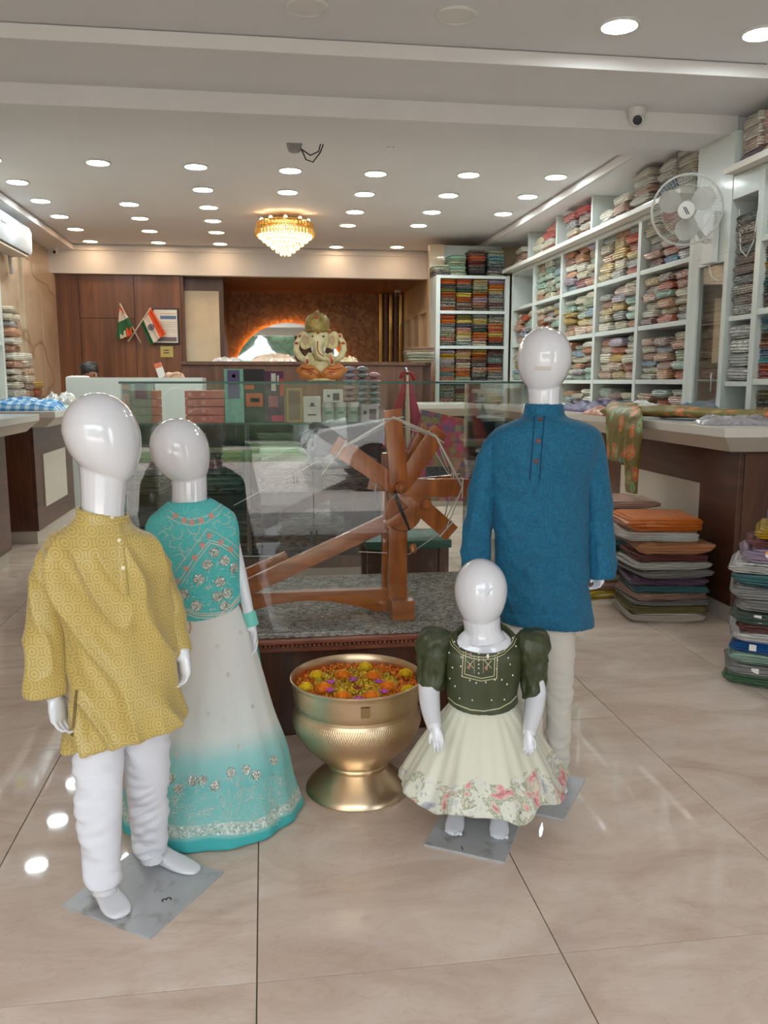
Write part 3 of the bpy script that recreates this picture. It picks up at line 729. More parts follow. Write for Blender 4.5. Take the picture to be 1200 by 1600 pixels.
# packets stacked against the left wall past the shelving
lw = random.Random(5)
t = thing('low_cabinet', 'low pale cabinet against the left marble wall, piled with packets', 'cabinet', (-2.4, 8.8, 0))
MB().box(-2.56, -2.22, 8.2, 9.5, 0.08, 1.0, .005).build('body', M['kick'], t); MB().box(-2.56, -2.20, 8.18, 9.52, 1.0, 1.03, .004).build('top', M['solid'], t)
MB().box(-2.55, -2.25, 8.22, 9.48, 0, .08).build('plinth', M['kick'], t)
for s, (y, n) in enumerate([(8.42, 13), (8.78, 7), (9.1, 3)]):
    z = 1.031
    for k in range(n):
        h = .072 * lw.uniform(.85, 1.1); c_ = lw.choice(['cream', 'ivory', 'mustard', 'brown', 'peach', 'grey', 'rust'])
        garment((-2.40 + lw.uniform(-.01, .01), y, z), (.28, .28, h - .001), PI / 2 + lw.uniform(-.1, .1), c_, '%s packet, %s, %s by the left marble wall' % (c_, NTH[k] if k < 12 else 'topmost', ['tall stack', 'middle stack', 'low stack'][s]), 'packets by the left marble wall'); z += h
# ---------------------------------------------------------------- back of the shop desks
t = thing('reception_desk', 'pale high fronted cash desk at the back left below the flags', 'desk', (-1.2, 8.8, 0))
MB().box(-1.894, -.60, 8.6, 8.64, 0, 1.287, .004).build('front_panel', M['white'], t)
MB().box(-1.894, -1.86, 8.64, 9.2, 0, 1.287, .003).build('side_panel', M['white'], t)
MB().box(-.634, -.60, 8.64, 9.2, 0, 1.287, .003).build('side_panel', M['white'], t)
MB().box(-1.86, -.634, 8.64, 9.15, .72, .75, .003).build('desk_top', M['counterwood'], t)
t = thing('high_counter', 'brown veneered high counter across the back, behind the deity figurine', 'counter', (.5, 9.8, 0))
MB().box(-.88, 1.78, 9.5, 10.1, .08, 1.43, .005).build('body', M['brownwood'], t)
MB().prism([(-.90, 9.48), (1.80, 9.48), (1.90, 9.62), (1.90, 10.12), (-.90, 10.12)], 1.43, 1.465).build('top', M['brownwood'], t)
MB().box(-.84, 1.74, 9.55, 10.05, 0, .08).build('plinth', M['kick'], t)
MB().box(1.79, 1.90, 9.64, 10.1, .08, 1.43).build('end_panel', M['brownwood'], t)
# white board, mirror, flags etc
tag(MB().box(-1.03, -.56, 11.585, 11.598, 1.50, 2.42, .003).build('white_board', plain('cream_board', srgb(222, 206, 176), .3, coat=.3)), 'tall blank cream board on the back wall left of the niche', 'board')
mt = thing('round_mirror', 'large round mirror with amber glow behind it in the back niche', 'mirror', (.40, 13.38, .5))
def mirror_mat():
    m, nt, b = NT('mirror_silver'); setp(b, (.85, .88, .86), 0.02, 1.0); return m
MC = V((.40, 0, 1.28)); MR = .86
MB().lathe([(MR, 0), (MR, -.012)], (MC.x, 13.36, MC.z), 64, axis=(0, 1, 0)).build('mirror_glass', mirror_mat(), mt, 40)
MB().lathe([(MR - .06, -.0), (MR - .06, .05)], (MC.x, 13.365, MC.z), 48, axis=(0, 1, 0)).build('backing', M['dark'], mt, 40)
MB().lathe([(MR - .055, .0), (MR - .03, .0), (MR - .03, .03), (MR - .055, .03)], (MC.x, 13.365, MC.z), 64, axis=(0, 1, 0), capb=False, capt=False).build('led_strip', M['glow'], mt)
# ================================================================ mannequins
RIGHT = (RM @ V((1, 0, 0))); RIGHT.z = 0; RIGHT.normalize()
DEEP = V((-RIGHT.y, RIGHT.x, 0))          # horizontal, away from the camera
def S(xl, yl, xr, yr, Y, d=.6, lift=0.0):
    """a garment/body section from its two silhouette points at depth Y; lift raises the back of the ring"""
    L, R = aY(xl, yl, Y), aY(xr, yr, Y); u = (R - L) / 2; h = u.length
    return ((L + R) / 2, u, DEEP * h * d + V((0, 0, lift)))
def inner(s, k, dz=0.0): return (s[0] + V((0, 0, dz)), s[1] * k, s[2] * k)
def limb(mb, pts, n=20, res=4):
    """pts: (x, y, Y, r_px)"""
    P = [aY(a, b, c) for a, b, c, r in pts]; R = [r * mpp(p) for p, (a, b, c, r) in zip(P, pts)]; secs = []
    for i, p in enumerate(P):
        t = (P[min(i + 1, len(P) - 1)] - P[max(i - 1, 0)]).normalized(); u = (RIGHT - t * RIGHT.dot(t)).normalized(); w = t.cross(u)
        secs.append((p, u * R[i], w * R[i]))
    return mb.loft(secs, n, res)
def egg(mb, x, y, Y, hw, hl, tilt, k=.16, dp=1.12):
    c = aY(x, y, Y); s = mpp(c); n, m = 40, 28; vs = []; fs = []
    R = Matrix.Rotation(math.radians(-tilt), 3, DEEP)
    for j in range(1, m):
        th = PI * j / m; z = math.cos(th); r = math.sin(th) * (1 + k * z - .06 * z * z)
        for i in range(n):
            a = 2 * PI * i / n; ca, sa = math.cos(a), math.sin(a)
            back = 1.0 + (.08 * sa if sa > 0 else 0)
            vs.append(c + R @ (RIGHT * (hw * s * r * ca) + DEEP * (hw * s * dp * r * sa * back) + V((0, 0, hl * s * z))))
    vs.append(c + R @ V((0, 0, hl * s))); vs.append(c + R @ V((0, 0, -hl * s)))
    for j in range(m - 2):
        for i in range(n):
            q = (i + 1) % n; fs.append([j * n + i, (j + 1) * n + i, (j + 1) * n + q, j * n + q])
    T = (m - 1) * n
    for i in range(n):
        q = (i + 1) % n; fs.append([T, i, q]); fs.append([T + 1, (m - 2) * n + q, (m - 2) * n + i])
    return mb.add(vs, fs)
def hand(mb, W, d, pn, L, side, curl=.5, wr=.17, spread=.9):
    """W wrist, d pointing direction, pn palm normal, side +1/-1 thumb side along d x pn"""
    d = V(d).normalized(); pn = V(pn); pn = (pn - d * pn.dot(d)).normalized(); l = d.cross(pn) * side
    secs = [(W - d * L * .12, l * L * wr, pn * L * wr * .8), (W + d * L * .02, l * L * wr * .98, pn * L * wr * .7),
            (W + d * L * .2, l * L * .22, pn * L * .12), (W + d * L * .42, l * L * .235, pn * L * .105), (W + d * L * .5, l * L * .21, pn * L * .08)]
    mb.loft(secs, 20, 3)
    for i, (o, ln, r) in enumerate(((.175, .44, .046), (.06, .50, .048), (-.058, .47, .046), (-.172, .37, .042))):
        base = W + d * L * .44 + l * L * o; segs = [.45, .32, .23]; p = base; ang = .12 + .05 * i; pts = [base - d * L * .08, base]; rr_ = [r * L * 1.05, r * L]
        for k, sgm in enumerate(segs):
            ang += curl * (.35 + .35 * k); dr = d * math.cos(ang) + pn * math.sin(ang) + l * (o * .5 * spread)
            p = p + dr.normalized() * (ln * sgm * L); pts.append(p); rr_.append(r * L * (.95 - .13 * k))
        t = (pts[-1] - pts[-2]).normalized(); pts.append(pts[-1] + t * r * L * .6); rr_.append(r * L * .35)
        mb.tube(pts, rr_, 10)
    b = W + d * L * .12 + l * L * .15; dr = (d * .75 + l * .55 + pn * .25).normalized()
    p1 = b + dr * L * .2; p2 = p1 + (d * .9 + l * .12 + pn * .4).normalized() * L * .16; p3 = p2 + (d * .95 + pn * .3).normalized() * L * .1
    mb.tube([b - dr * L * .04, b, p1, p2, p3, p3 + (p3 - p2) * .25], [L * .075, L * .08, L * .068, L * .058, L * .045, L * .02], 10)
def foot(mb, heel, toe, w, h, z0=.006, toes=False):
    heel, toe = V((heel[0], heel[1], z0)), V((toe[0], toe[1], z0)); d = toe - heel; L = d.length; d.normalize(); l = V((-d.y, d.x, 0)); secs = []
    for t, hw, hh in ((-.03, .45, .35), (.03, .62, .62), (.15, .78, .95), (.32, .8, 1.0), (.5, .9, .72), (.7, 1.0, .5), (.86, .92, .36), (.97, .7, .28), (1.01, .4, .18)):
        secs.append((heel + d * L * t + V((0, 0, h * hh * .5)), l * w * hw * .5, V((0, 0, h * hh * .5))))
    mb.loft(secs, 20, 3, p=2.4)
    if toes:
        for i, (o, r, e) in enumerate(((.36, .2, 1.0), (.14, .15, 1.03), (-.06, .14, 1.01), (-.24, .13, .97), (-.4, .12, .91))):
            mb.ball(heel + d * L * e + l * w * o + V((0, 0, w * r * .8)), w * r * .55, w * r * .55, w * r * .6, 10, 8)
def plate(parent, pts, mat, num=None, z=(0, .006)):
    o = MB().prism([(p[0], p[1]) for p in pts], z[0], z[1]).build('base_plate', mat, parent)
    if num:
        txt, P, rot, size = num; cu = bpy.data.curves.new('num', 'FONT'); cu.body = txt; cu.size = size; cu.extrude = .0004; cu.align_x = 'CENTER'
        t = bpy.data.objects.new('tmp', cu); COL.objects.link(t); dg_ = bpy.context.evaluated_depsgraph_get(); me = bpy.data.meshes.new_from_object(t.evaluated_get(dg_)); bpy.data.objects.remove(t)
        me.transform(Matrix.Translation(V((P[0], P[1], z[1] + .0006))) @ Matrix.Rotation(rot, 4, 'Z')); place_mesh('painted_number', me, M['black'], o)
    return o
def ribbon(bvh, pts, w, lift=.002, n=24, closed=False, th=.0015):
    """raised strip lying on a surface; pts in the photograph's pixels are looked up on the surface"""
    mb = MB(); P = []
    L = [0]
    for a, b in zip(pts[:-1], pts[1:]): L.append(L[-1] + math.hypot(b[0] - a[0], b[1] - a[1]))
    for i in range(n + 1):
        s = L[-1] * i / n; k = max(j for j in range(len(L)) if L[j] <= s + 1e-6); k = min(k, len(pts) - 2)
        t = (s - L[k]) / max(1e-6, L[k + 1] - L[k]); x, y = lerp(pts[k][0], pts[k + 1][0], t), lerp(pts[k][1], pts[k + 1][1], t)
        p, nn = hit(bvh, x, y, lift)
        if p is not None: P.append((p, nn))
    vs = []; fs = []
    for i, (p, nn) in enumerate(P):
        t = (P[min(i + 1, len(P) - 1)][0] - P[max(i - 1, 0)][0]); t = t.normalized() if t.length > 1e-8 else V((0, 0, 1)); s = t.cross(nn).normalized() * w
        vs += [p - s, p - s * .9 + nn * th, p + s * .9 + nn * th, p + s]
    for i in range(len(P) - 1):
        for k in range(3): fs.append([i * 4 + k, i * 4 + k + 1, (i + 1) * 4 + k + 1, (i + 1) * 4 + k])
    return mb.add(vs, fs)
def line3(bvh, pts, lift=.0012, n=None):
    out = []; n = n or 6
    for a, b in zip(pts[:-1], pts[1:]):
        for k in range(n):
            p, q = hit(bvh, lerp(a[0], b[0], k / n), lerp(a[1], b[1], k / n), lift)
            if p is not None: out.append(p)
    p, q = hit(bvh, *pts[-1], lift)
    if p is not None: out.append(p)
    return out
def button(bvh, x, y, r, mat, parent, lift=.003):
    p, n = hit(bvh, x, y, lift)
    if p is None: return
    MB().lathe([(r * .6, -.001), (r, 0), (r, .0012), (r * .75, .002), (r * .4, .0012)], p, 16, axis=n).build('button', mat, parent, 40)
def fn(p, s): return noise.noise(V(p) * s)
def wr(amp, sx=14, sz=5, seed=0, fine=.3):
    def f(co, n):
        q = V((co.x * sx + seed, co.y * sx, co.z * sz)); a = noise.noise(q); b = noise.noise(q * 2.3 + V((5, 1, 2)))
        r = 1 - abs(a) * 2
        return amp * (.9 * a + fine * b + .35 * max(0, r - .5))
    return f
# ---- fabrics
def rings_cloth():
    m, nt, b = NT('mustard_brocade'); setp(b, rough=.36, sheen=.3)
    co = coords(nt, 'Object', (1, 1, 1)); sp = nd(nt, 'ShaderNodeSeparateXYZ'); nt.links.new(co, sp.inputs[0])
    x = math_(nt, 'ADD', sp.outputs[0], math_(nt, 'MULTIPLY', sp.outputs[1], .45)); z = sp.outputs[2]; c = .040
    def cell(ox, oz):
        fx = math_(nt, 'SUBTRACT', math_(nt, 'FRACT', math_(nt, 'ADD', math_(nt, 'DIVIDE', x, c), ox)), .5)
        fz = math_(nt, 'SUBTRACT', math_(nt, 'FRACT', math_(nt, 'ADD', math_(nt, 'DIVIDE', z, c * 1.25), oz)), .5)
        fz = math_(nt, 'MULTIPLY', fz, 1.25)
        return math_(nt, 'SQRT', math_(nt, 'ADD', math_(nt, 'MULTIPLY', fx, fx), math_(nt, 'MULTIPLY', fz, fz)))
    d = math_(nt, 'MINIMUM', cell(0, 0), cell(.5, .5))
    s = math_(nt, 'SINE', math_(nt, 'MULTIPLY', d, 34.0))
    f = math_(nt, 'MULTIPLY_ADD', s, .5, .5)
    col = ramp(nt, f, [(.2, srgb(204, 180, 108)), (.6, srgb(198, 174, 100)), (.92, srgb(180, 155, 82))])
    n = nd(nt, 'ShaderNodeTexNoise', Scale=140.0); nt.links.new(co, n.inputs[0])
    nt.links.new(mixc(nt, math_(nt, 'MULTIPLY', n.outputs[0], .22), col, srgb(160, 130, 58)), b.inputs['Base Color'])
    bump(nt, b, f, .08, .002); return m
M['mustard'] = rings_cloth()
def woven(name, c, c2, sc=(60, 60, 500), rough=.75):
    m, nt, b = NT(name); setp(b, rough=rough, sheen=.1)
    co = coords(nt, 'Object', sc); n = nd(nt, 'ShaderNodeTexNoise', Scale=1.0, Detail=3.0); nt.links.new(co, n.inputs[0])
    co2 = coords(nt, 'Object', (400, 400, 40)); n2 = nd(nt, 'ShaderNodeTexNoise', Scale=1.0, Detail=2.0); nt.links.new(co2, n2.inputs[0])
    f = math_(nt, 'MULTIPLY_ADD', n2.outputs[0], .5, math_(nt, 'MULTIPLY', n.outputs[0], .5))
    nt.links.new(ramp(nt, f, [(.36, c), (.64, c2)]), b.inputs['Base Color']); bump(nt, b, f, .25, .001); return m
M['blue'] = woven('blue_handloom', srgb(0, 74, 108), srgb(0, 110, 146))
M['pants'] = plain('white_cotton', srgb(228, 228, 236), .75, var=.02)
M['creamp'] = plain('ivory_cotton', srgb(216, 210, 200), .75, var=.02, bmp=.15, bscale=90)
M['greensilk'] = plain('dark_green_silk', srgb(62, 68, 42), .42, var=.18, scale=9, coat=0.05)
def teal_cloth():
    m, nt, b = NT('turquoise_net'); setp(b, rough=.6)
    co = coords(nt, 'Object'); v = nd(nt, 'ShaderNodeTexVoronoi', Scale=150.0); nt.links.new(co, v.inputs[0])
    n = nd(nt, 'ShaderNodeTexNoise', Scale=30.0, Detail=3.0, Distortion=3.0); nt.links.new(co, n.inputs[0])
    base = ramp(nt, v.outputs['Distance'], [(0, srgb(66, 178, 178)), (1, srgb(86, 196, 194))])
    line = ramp(nt, n.outputs[0], [(.485, (0, 0, 0)), (.5, (1, 1, 1)), (.515, (0, 0, 0))])
    nt.links.new(mixc(nt, math_(nt, 'MULTIPLY', line, .55), base, srgb(196, 206, 196)), b.inputs['Base Color']); return m
M['teal'] = teal_cloth()
def sequin():
    m, nt, b = NT('silver_sequins'); setp(b, rough=.25, metal=.6)
    co = coords(nt, 'Object'); v = nd(nt, 'ShaderNodeTexVoronoi', Scale=220.0); nt.links.new(co, v.inputs[0])
    nt.links.new(ramp(nt, v.outputs['Color'], [(.1, srgb(150, 170, 158)), (.6, srgb(206, 210, 200)), (.93, srgb(240, 240, 236)), (.97, srgb(120, 230, 190))]), b.inputs['Base Color'])
    bump(nt, b, v.outputs['Distance'], .8, .004); return m
M['sequin'] = sequin()
def lehenga():
    m, nt, b = NT('ombre_net_skirt'); setp(b, rough=.65, sheen=.1)
    tc = nd(nt, 'ShaderNodeTexCoord'); sp = nd(nt, 'ShaderNodeSeparateXYZ'); nt.links.new(tc.outputs['Object'], sp.inputs[0])
    n = nd(nt, 'ShaderNodeTexNoise', Scale=6.0); nt.links.new(tc.outputs['Object'], n.inputs[0])
    h = math_(nt, 'ADD', sp.outputs[2], math_(nt, 'MULTIPLY', math_(nt, 'SUBTRACT', n.outputs[0], .5), .05))
    base = ramp(nt, h, [(.030, srgb(60, 172, 172)), (.034, srgb(128, 190, 184)), (.15, srgb(116, 190, 188)), (.21, srgb(150, 202, 200)), (.27, srgb(214, 218, 214)), (.5, srgb(222, 220, 216))])
    v = nd(nt, 'ShaderNodeTexVoronoi', Scale=170.0); nt.links.new(tc.outputs['Object'], v.inputs[0])
    sq = ramp(nt, v.outputs['Color'], [(.1, srgb(130, 160, 150)), (.6, srgb(196, 204, 194)), (.95, srgb(240, 246, 238))])
    band = math_(nt, 'MULTIPLY', math_(nt, 'GREATER_THAN', h, .040), math_(nt, 'LESS_THAN', h, .070))
    vine = nd(nt, 'ShaderNodeTexNoise', Scale=26.0, Detail=2.0, Distortion=4.0); nt.links.new(tc.outputs['Object'], vine.inputs[0])
    vl = ramp(nt, vine.outputs[0], [(.475, (0, 0, 0)), (.5, (1, 1, 1)), (.525, (0, 0, 0))])
    vb = math_(nt, 'MULTIPLY', vl, math_(nt, 'MULTIPLY', math_(nt, 'GREATER_THAN', h, .070), math_(nt, 'LESS_THAN', h, .145)))
    c = mixc(nt, math_(nt, 'MULTIPLY', vb, .7), base, srgb(198, 208, 200)); c = mixc(nt, math_(nt, 'MULTIPLY', band, .85), c, sq)
    nt.links.new(c, b.inputs['Base Color']); return m
def floral():
    m, nt, b = NT('floral_satin_skirt'); setp(b, rough=.45, sheen=.2)
    tc = nd(nt, 'ShaderNodeTexCoord'); sp = nd(nt, 'ShaderNodeSeparateXYZ'); nt.links.new(tc.outputs['Object'], sp.inputs[0])
    mp = nd(nt, 'ShaderNodeMapping'); mp.inputs['Location'].default_value = (.3, .1, .6); nt.links.new(tc.outputs['Object'], mp.inputs[0])
    n = nd(nt, 'ShaderNodeTexNoise', Scale=8.0, Detail=2.0); nt.links.new(mp.outputs[0], n.inputs[0])
    low = ramp(nt, sp.outputs[2], [(.15, (1, 1, 1)), (.27, (0, 0, 0))])
    lown = math_(nt, 'GREATER_THAN', math_(nt, 'ADD', low, math_(nt, 'MULTIPLY', n.outputs[0], 1.1)), 1.02)
    k = nd(nt, 'ShaderNodeTexNoise', Scale=17.0, Detail=4.0, Roughness=.65, Distortion=.5); nt.links.new(mp.outputs[0], k.inputs[0])
    flo = ramp(nt, k.outputs[0], [(.30, srgb(120, 122, 136)), (.38, srgb(176, 178, 190)), (.43, srgb(222, 220, 206)), (.50, srgb(222, 220, 206)), (.53, srgb(120, 130, 92)), (.56, srgb(216, 212, 190)), (.60, srgb(222, 130, 142)), (.64, srgb(214, 90, 100)), (.67, srgb(130, 66, 84))])
    nt.links.new(mixc(nt, math_(nt, 'MULTIPLY', lown, .8), srgb(222, 220, 200), flo), b.inputs['Base Color']); return m
M['lehenga'] = lehenga(); M['floral'] = floral()
def dirty():
    m, nt, b = NT('scuffed_grey_plate'); setp(b, rough=.35, metal=.15)
    co = coords(nt, 'Object'); n = nd(nt, 'ShaderNodeTexNoise', Scale=14.0, Detail=5.0, Distortion=.6); nt.links.new(co, n.inputs[0])
    nt.links.new(ramp(nt, n.outputs[0], [(.3, srgb(146, 142, 138)), (.42, srgb(184, 186, 188)), (.8, srgb(192, 194, 198))]), b.inputs['Base Color']); return m
M['plate'] = dirty()

def thin(s, w, dz=V((0, 0, 0))):
    """the same section, w metres inside"""
    return (s[0] + dz, s[1] * max(.3, 1 - w / s[1].length), s[2] * max(.3, 1 - w / s[2].length))
def hem(mb, secs, n=40, mod=None, p=2.0, k=.9, up=.03, top=False, res=4, wall=.011):
    """loft with its lower (and optionally upper) end turned back inside so that it reads as open cloth"""
    e = secs[-1]; q = secs[-2]; back = (q[0] - e[0]).normalized() * up
    s = list(secs) + [thin(e, wall), thin(e, wall * 1.1, back)]
    if top:
        a = secs[0]; s = [thin(a, wall * .9, V((0, 0, -up))), thin(a, wall * .7)] + s
    return mb.loft(s, n, res, mod, p)
# ---------------------------------------------------------------- boy in mustard kurta
Y1 = 1.97
mq = thing('boy_mannequin', 'white faceless boy mannequin in mustard kurta and white trousers, front left', 'mannequin', (-.32, 1.99, 0), 'child mannequins')
PLA = [(-.507, 1.954), (-.282, 1.799), (-.129, 2.039), (-.362, 2.19)]
plate(mq, PLA, M['plate'], ('3', aZ(268, 1407), 1.9, .035))
b = MB(); egg(b, 163, 686, Y1, 56, 74, 22, .17)
limb(b, [(162, 720, Y1, 38), (162, 755, Y1, 35), (161, 795, Y1, 33), (160, 830, Y1, 34)])
b.loft([S(115, 832, 208, 836, Y1, .5), S(100, 856, 220, 852, Y1, .5), S(100, 920, 235, 910, Y1, .62), S(115, 1000, 240, 990, Y1, .6), S(118, 1090, 262, 1080, Y1, .6), S(120, 1150, 262, 1140, Y1, .6)], 32)
limb(b, [(96, 860, Y1, 12), (80, 960, Y1, 11), (74, 1060, Y1 - .02, 13), (86, 1090, Y1 - .02, 14)])
limb(b, [(230, 856, Y1, 10), (252, 930, Y1 + .04, 9), (279, 1005, Y1 + .03, 12), (287, 1030, Y1 + .02, 13)])
lh = aZ(152, 1392, .01); lt = aZ(192, 1432, .01); rh = aZ(222, 1338, .01); rt = aZ(309, 1362, .01)
lh = (lh.x, lh.y); lt = (lt.x, lt.y); rh = (rh.x, rh.y); rt = (rt.x, rt.y)
def A3(x, y, P): return P
limb(b, [(158, 1140, Y1 - .02, 16), (155, 1270, Y1 - .08, 16), (160, 1350, Y1 - .09, 18), (164, 1395, Y1 - .10, 19)])
limb(b, [(228, 1130, Y1 + .02, 16), (232, 1240, Y1 + .07, 16), (234, 1310, Y1 + .10, 17), (238, 1345, Y1 + .10, 18)])
foot(b, lh, lt, .068, .055); foot(b, rh, rt, .062, .05)
W = aY(86, 1085, Y1 - .02); hand(b, W, V((.12, -.1, -1)), RIGHT * .8 + DEEP * -.2, .125, -1, .75)
W = aY(287, 1022, Y1 + .02); hand(b, W, V((.05, -.1, -1)), RIGHT * -.6 + DEEP * -.5, .105, 1, .8)
place_mesh('body', remesh(b, .0032, 4), M['gwhite'], mq)
k = MB()
hem(k, [S(121, 790, 201, 806, Y1, .95), S(118, 806, 204, 818, Y1, .95), S(102, 822, 218, 830, Y1, .8), S(76, 838, 240, 838, Y1, .62), S(66, 868, 253, 860, Y1, .62), S(80, 930, 258, 920, Y1, .6), S(100, 980, 262, 970, Y1, .58),
        S(104, 1040, 268, 1030, Y1, .58), S(108, 1110, 282, 1080, Y1, .6), S(110, 1168, 296, 1116, Y1, .62)], 72,
    lambda a, t: 1 + (.028 * math.sin(9 * a + 1.5) + .02 * math.sin(5 * a)) * max(0, t - .35) * 1.2, k=.95, top=True, up=.02)
YT = aY(160, 812, Y1).z
def yd(co, n):
    q = V((co.x * 16, co.y * 16, co.z * 5)); a = noise.noise(q + V((0, 0, co.x * 6))); f = math.sin((co.x * 1.0 + co.z * .16) * 70 + 2.2 * noise.noise(co * 5))
    e = noise.noise(V((co.x * 22 + co.z * 14, co.y * 20, co.z * 9)))
    g = min(1, max(0, (YT - co.z) * 9)); q2 = V((co.x * 11 + co.z * 5, co.y * 9, co.z * 3.2)); r = max(0, 1 - abs(noise.noise(q2 + V((3, 7, 1)))) * 3.2) ** 2
    return g * (.007 * a + (.003 * f * min(1, max(0, (1.0 - co.z) * 4))) + .006 * e + .017 * r)
me = remesh(k, .0042, 4, yd); bv = bvh_of(me); kurta = place_mesh('kurta', me, M['mustard'], mq)
def sd_(co, n):
    q = V((co.x * 20, co.y * 20, co.z * 11 + co.x * 9)); return .004 * noise.noise(q) + .007 * max(0, 1 - abs(noise.noise(q * .7 + V((9, 2, 4)))) * 3.5) ** 2
k = MB()
hem(k, [S(88, 838, 112, 840, Y1 + .01, .8), S(70, 850, 116, 852, Y1 + .01, .9), S(50, 900, 112, 900, Y1 + .01, .9), S(42, 960, 106, 965, Y1, .9), S(40, 1030, 102, 1035, Y1 - .02, .85), S(38, 1082, 101, 1083, Y1 - .03, .8)], 40, k=.86)
place_mesh('sleeve', remesh(k, .004, 3, sd_), M['mustard'], mq)
k = MB()
hem(k, [S(212, 838, 232, 838, Y1 + .01, .8), S(212, 850, 248, 848, Y1 + .02, .9), S(222, 880, 262, 876, Y1 + .03, .9), S(238, 950, 282, 940, Y1 + .04, .9), S(262, 1026, 300, 1012, Y1 + .03, .85)], 40, k=.86)
place_mesh('sleeve', remesh(k, .004, 3, sd_), M['mustard'], mq)
ribbon(bv, [(184, 815), (189, 860), (196, 930)], .009, .0008, 26).build('placket', M['mustard'], mq, True)
gb = plain('pearl_button', srgb(236, 226, 196), .15, coat=1)
for x, y in ((174, 809), (186, 845), (192, 887)): button(bv, x, y, .0045, gb, mq)
# side slit shown as a fold of darker cloth
ribbon(bv, [(120, 1078), (116, 1120), (113, 1150)], .0035, .0006, 12).build('slit_facing', plain('slit_lining', srgb(120, 100, 60), .7), mq)
t_ = MB()
hem(t_, [S(116, 1080, 268, 1070, Y1, .6), S(118, 1120, 268, 1110, Y1, .6), S(120, 1155, 200, 1155, Y1 - .02, .9), S(116, 1200, 193, 1200, Y1 - .04, .85), S(119, 1270, 190, 1270, Y1 - .08, .85), S(128, 1340, 188, 1342, Y1 - .10, .9), S(137, 1374, 190, 1378, Y1 - .11, .95)], 44, k=.84)
hem(t_, [S(190, 1080, 268, 1070, Y1 + .01, .7), S(192, 1150, 266, 1140, Y1 + .03, .85), S(196, 1220, 264, 1210, Y1 + .06, .8), S(203, 1280, 263, 1275, Y1 + .09, .8), S(208, 1328, 263, 1326, Y1 + .11, .85)], 44, k=.84)
def crump(z0, z1, A=.009, B=.004):
    def f(co, n):
        a = noise.noise(V((co.x * 9, co.y * 9, co.z * 26 + co.x * 18))); g = math.sin(co.z * 210 + 6 * noise.noise(V((co.x * 11, co.y * 11, co.z * 7))))
        k_ = max(0, min(1, (z1 - co.z) / (z1 - z0)))
        return A * a * (.3 + .7 * k_) + B * g * k_ * (noise.noise(co * 8) + .6)
    return f
place_mesh('trousers', remesh(t_, .0042, 4, crump(.05, .5, .015, .006)), M['pants'], mq)
# ---------------------------------------------------------------- girl in turquoise choli and lehenga
Y2 = 2.4
gq = thing('girl_mannequin', 'white faceless girl mannequin in turquoise embroidered top and ombre skirt', 'mannequin', (-.10, 2.4, 0), 'child mannequins')
b = MB(); egg(b, 284, 708, Y2, 44, 56, 24, .17)
limb(b, [(294, 735, Y2, 28), (296, 760, Y2, 27), (296, 790, Y2, 28), (296, 808, Y2, 32)])
b.loft([S(262, 808, 336, 804, Y2, .45), S(252, 826, 350, 820, Y2, .45), S(270, 880, 360, 876, Y2, .55), S(290, 950, 368, 940, Y2, .55), S(286, 1010, 385, 1005, Y2, .6), S(290, 1080, 390, 1080, Y2, .6)], 32)
limb(b, [(246, 836, Y2, 11), (238, 900, Y2 + .02, 11), (232, 960, Y2, 9)])
limb(b, [(362, 836, Y2, 10), (374, 890, Y2 + .02, 10), (386, 945, Y2, 9), (394, 985, Y2 - .01, 8)])
W = aY(395, 982, Y2 - .01); hand(b, W, V((.14, -.12, -1)), RIGHT * -.7 + DEEP * -.4, .085, -1, .35)
W = aY(231, 960, Y2); hand(b, W, V((-.05, -.1, -1)), RIGHT * .7 + DEEP * -.4, .085, 1, .4)
limb(b, [(312, 1060, Y2, 26), (312, 1150, Y2, 20), (312, 1262, Y2, 14)]); limb(b, [(362, 1060, Y2, 26), (360, 1150, Y2, 20), (358, 1262, Y2, 14)])
place_mesh('body', remesh(b, .0030, 3), M['gwhite'], gq)
k = MB()
hem(k, [S(262, 784, 330, 780, Y2, .9), S(248, 796, 344, 788, Y2, .8), S(232, 812, 364, 802, Y2, .6), S(228, 835, 373, 826, Y2, .56), S(246, 875, 375, 870, Y2, .56), S(272, 920, 375, 905, Y2, .58), S(284, 950, 377, 932, Y2, .6, .012), S(286, 962, 377, 940, Y2, .62, .018)], 56, k=.94, top=True, up=.018)
me = remesh(k, .0038, 4, wr(.0025, 12, 6)); bv = bvh_of(me); place_mesh('choli', me, M['teal'], gq)
e = MB()
def tl(pts, r=.0011, n=6):
    P = line3(bv, pts, .0008, n); r *= 1.35
    if len(P) > 1: e.tube(P, r, 5)
for o in (0, 4): tl([(283 - o, 914 - o), (306 - o, 878 - o), (329 - o * .2, 848 - o), (345, 853 - o), (358 + o, 861 - o), (370 + o * .6, 874 - o)], .0013)
tl([(272, 896), (298, 860), (324, 826), (340, 834), (362, 848), (373, 858)], .001)
for yy, xx in ((0, 0), (9, 2)): tl([(262 - xx * 2, 796 + yy), (280, 808 + yy), (300, 812 + yy), (322, 807 + yy), (338 + xx, 796 + yy), (346 + xx, 788 + yy * .7)], .0012)
for dy in (-4, -8, -11): tl([(290, 962 + dy), (305, 968 + dy), (325, 970 + dy), (345, 968 + dy), (362, 955 + dy), (374, 940 + dy)], .0014)
cr_ = random.Random(2)
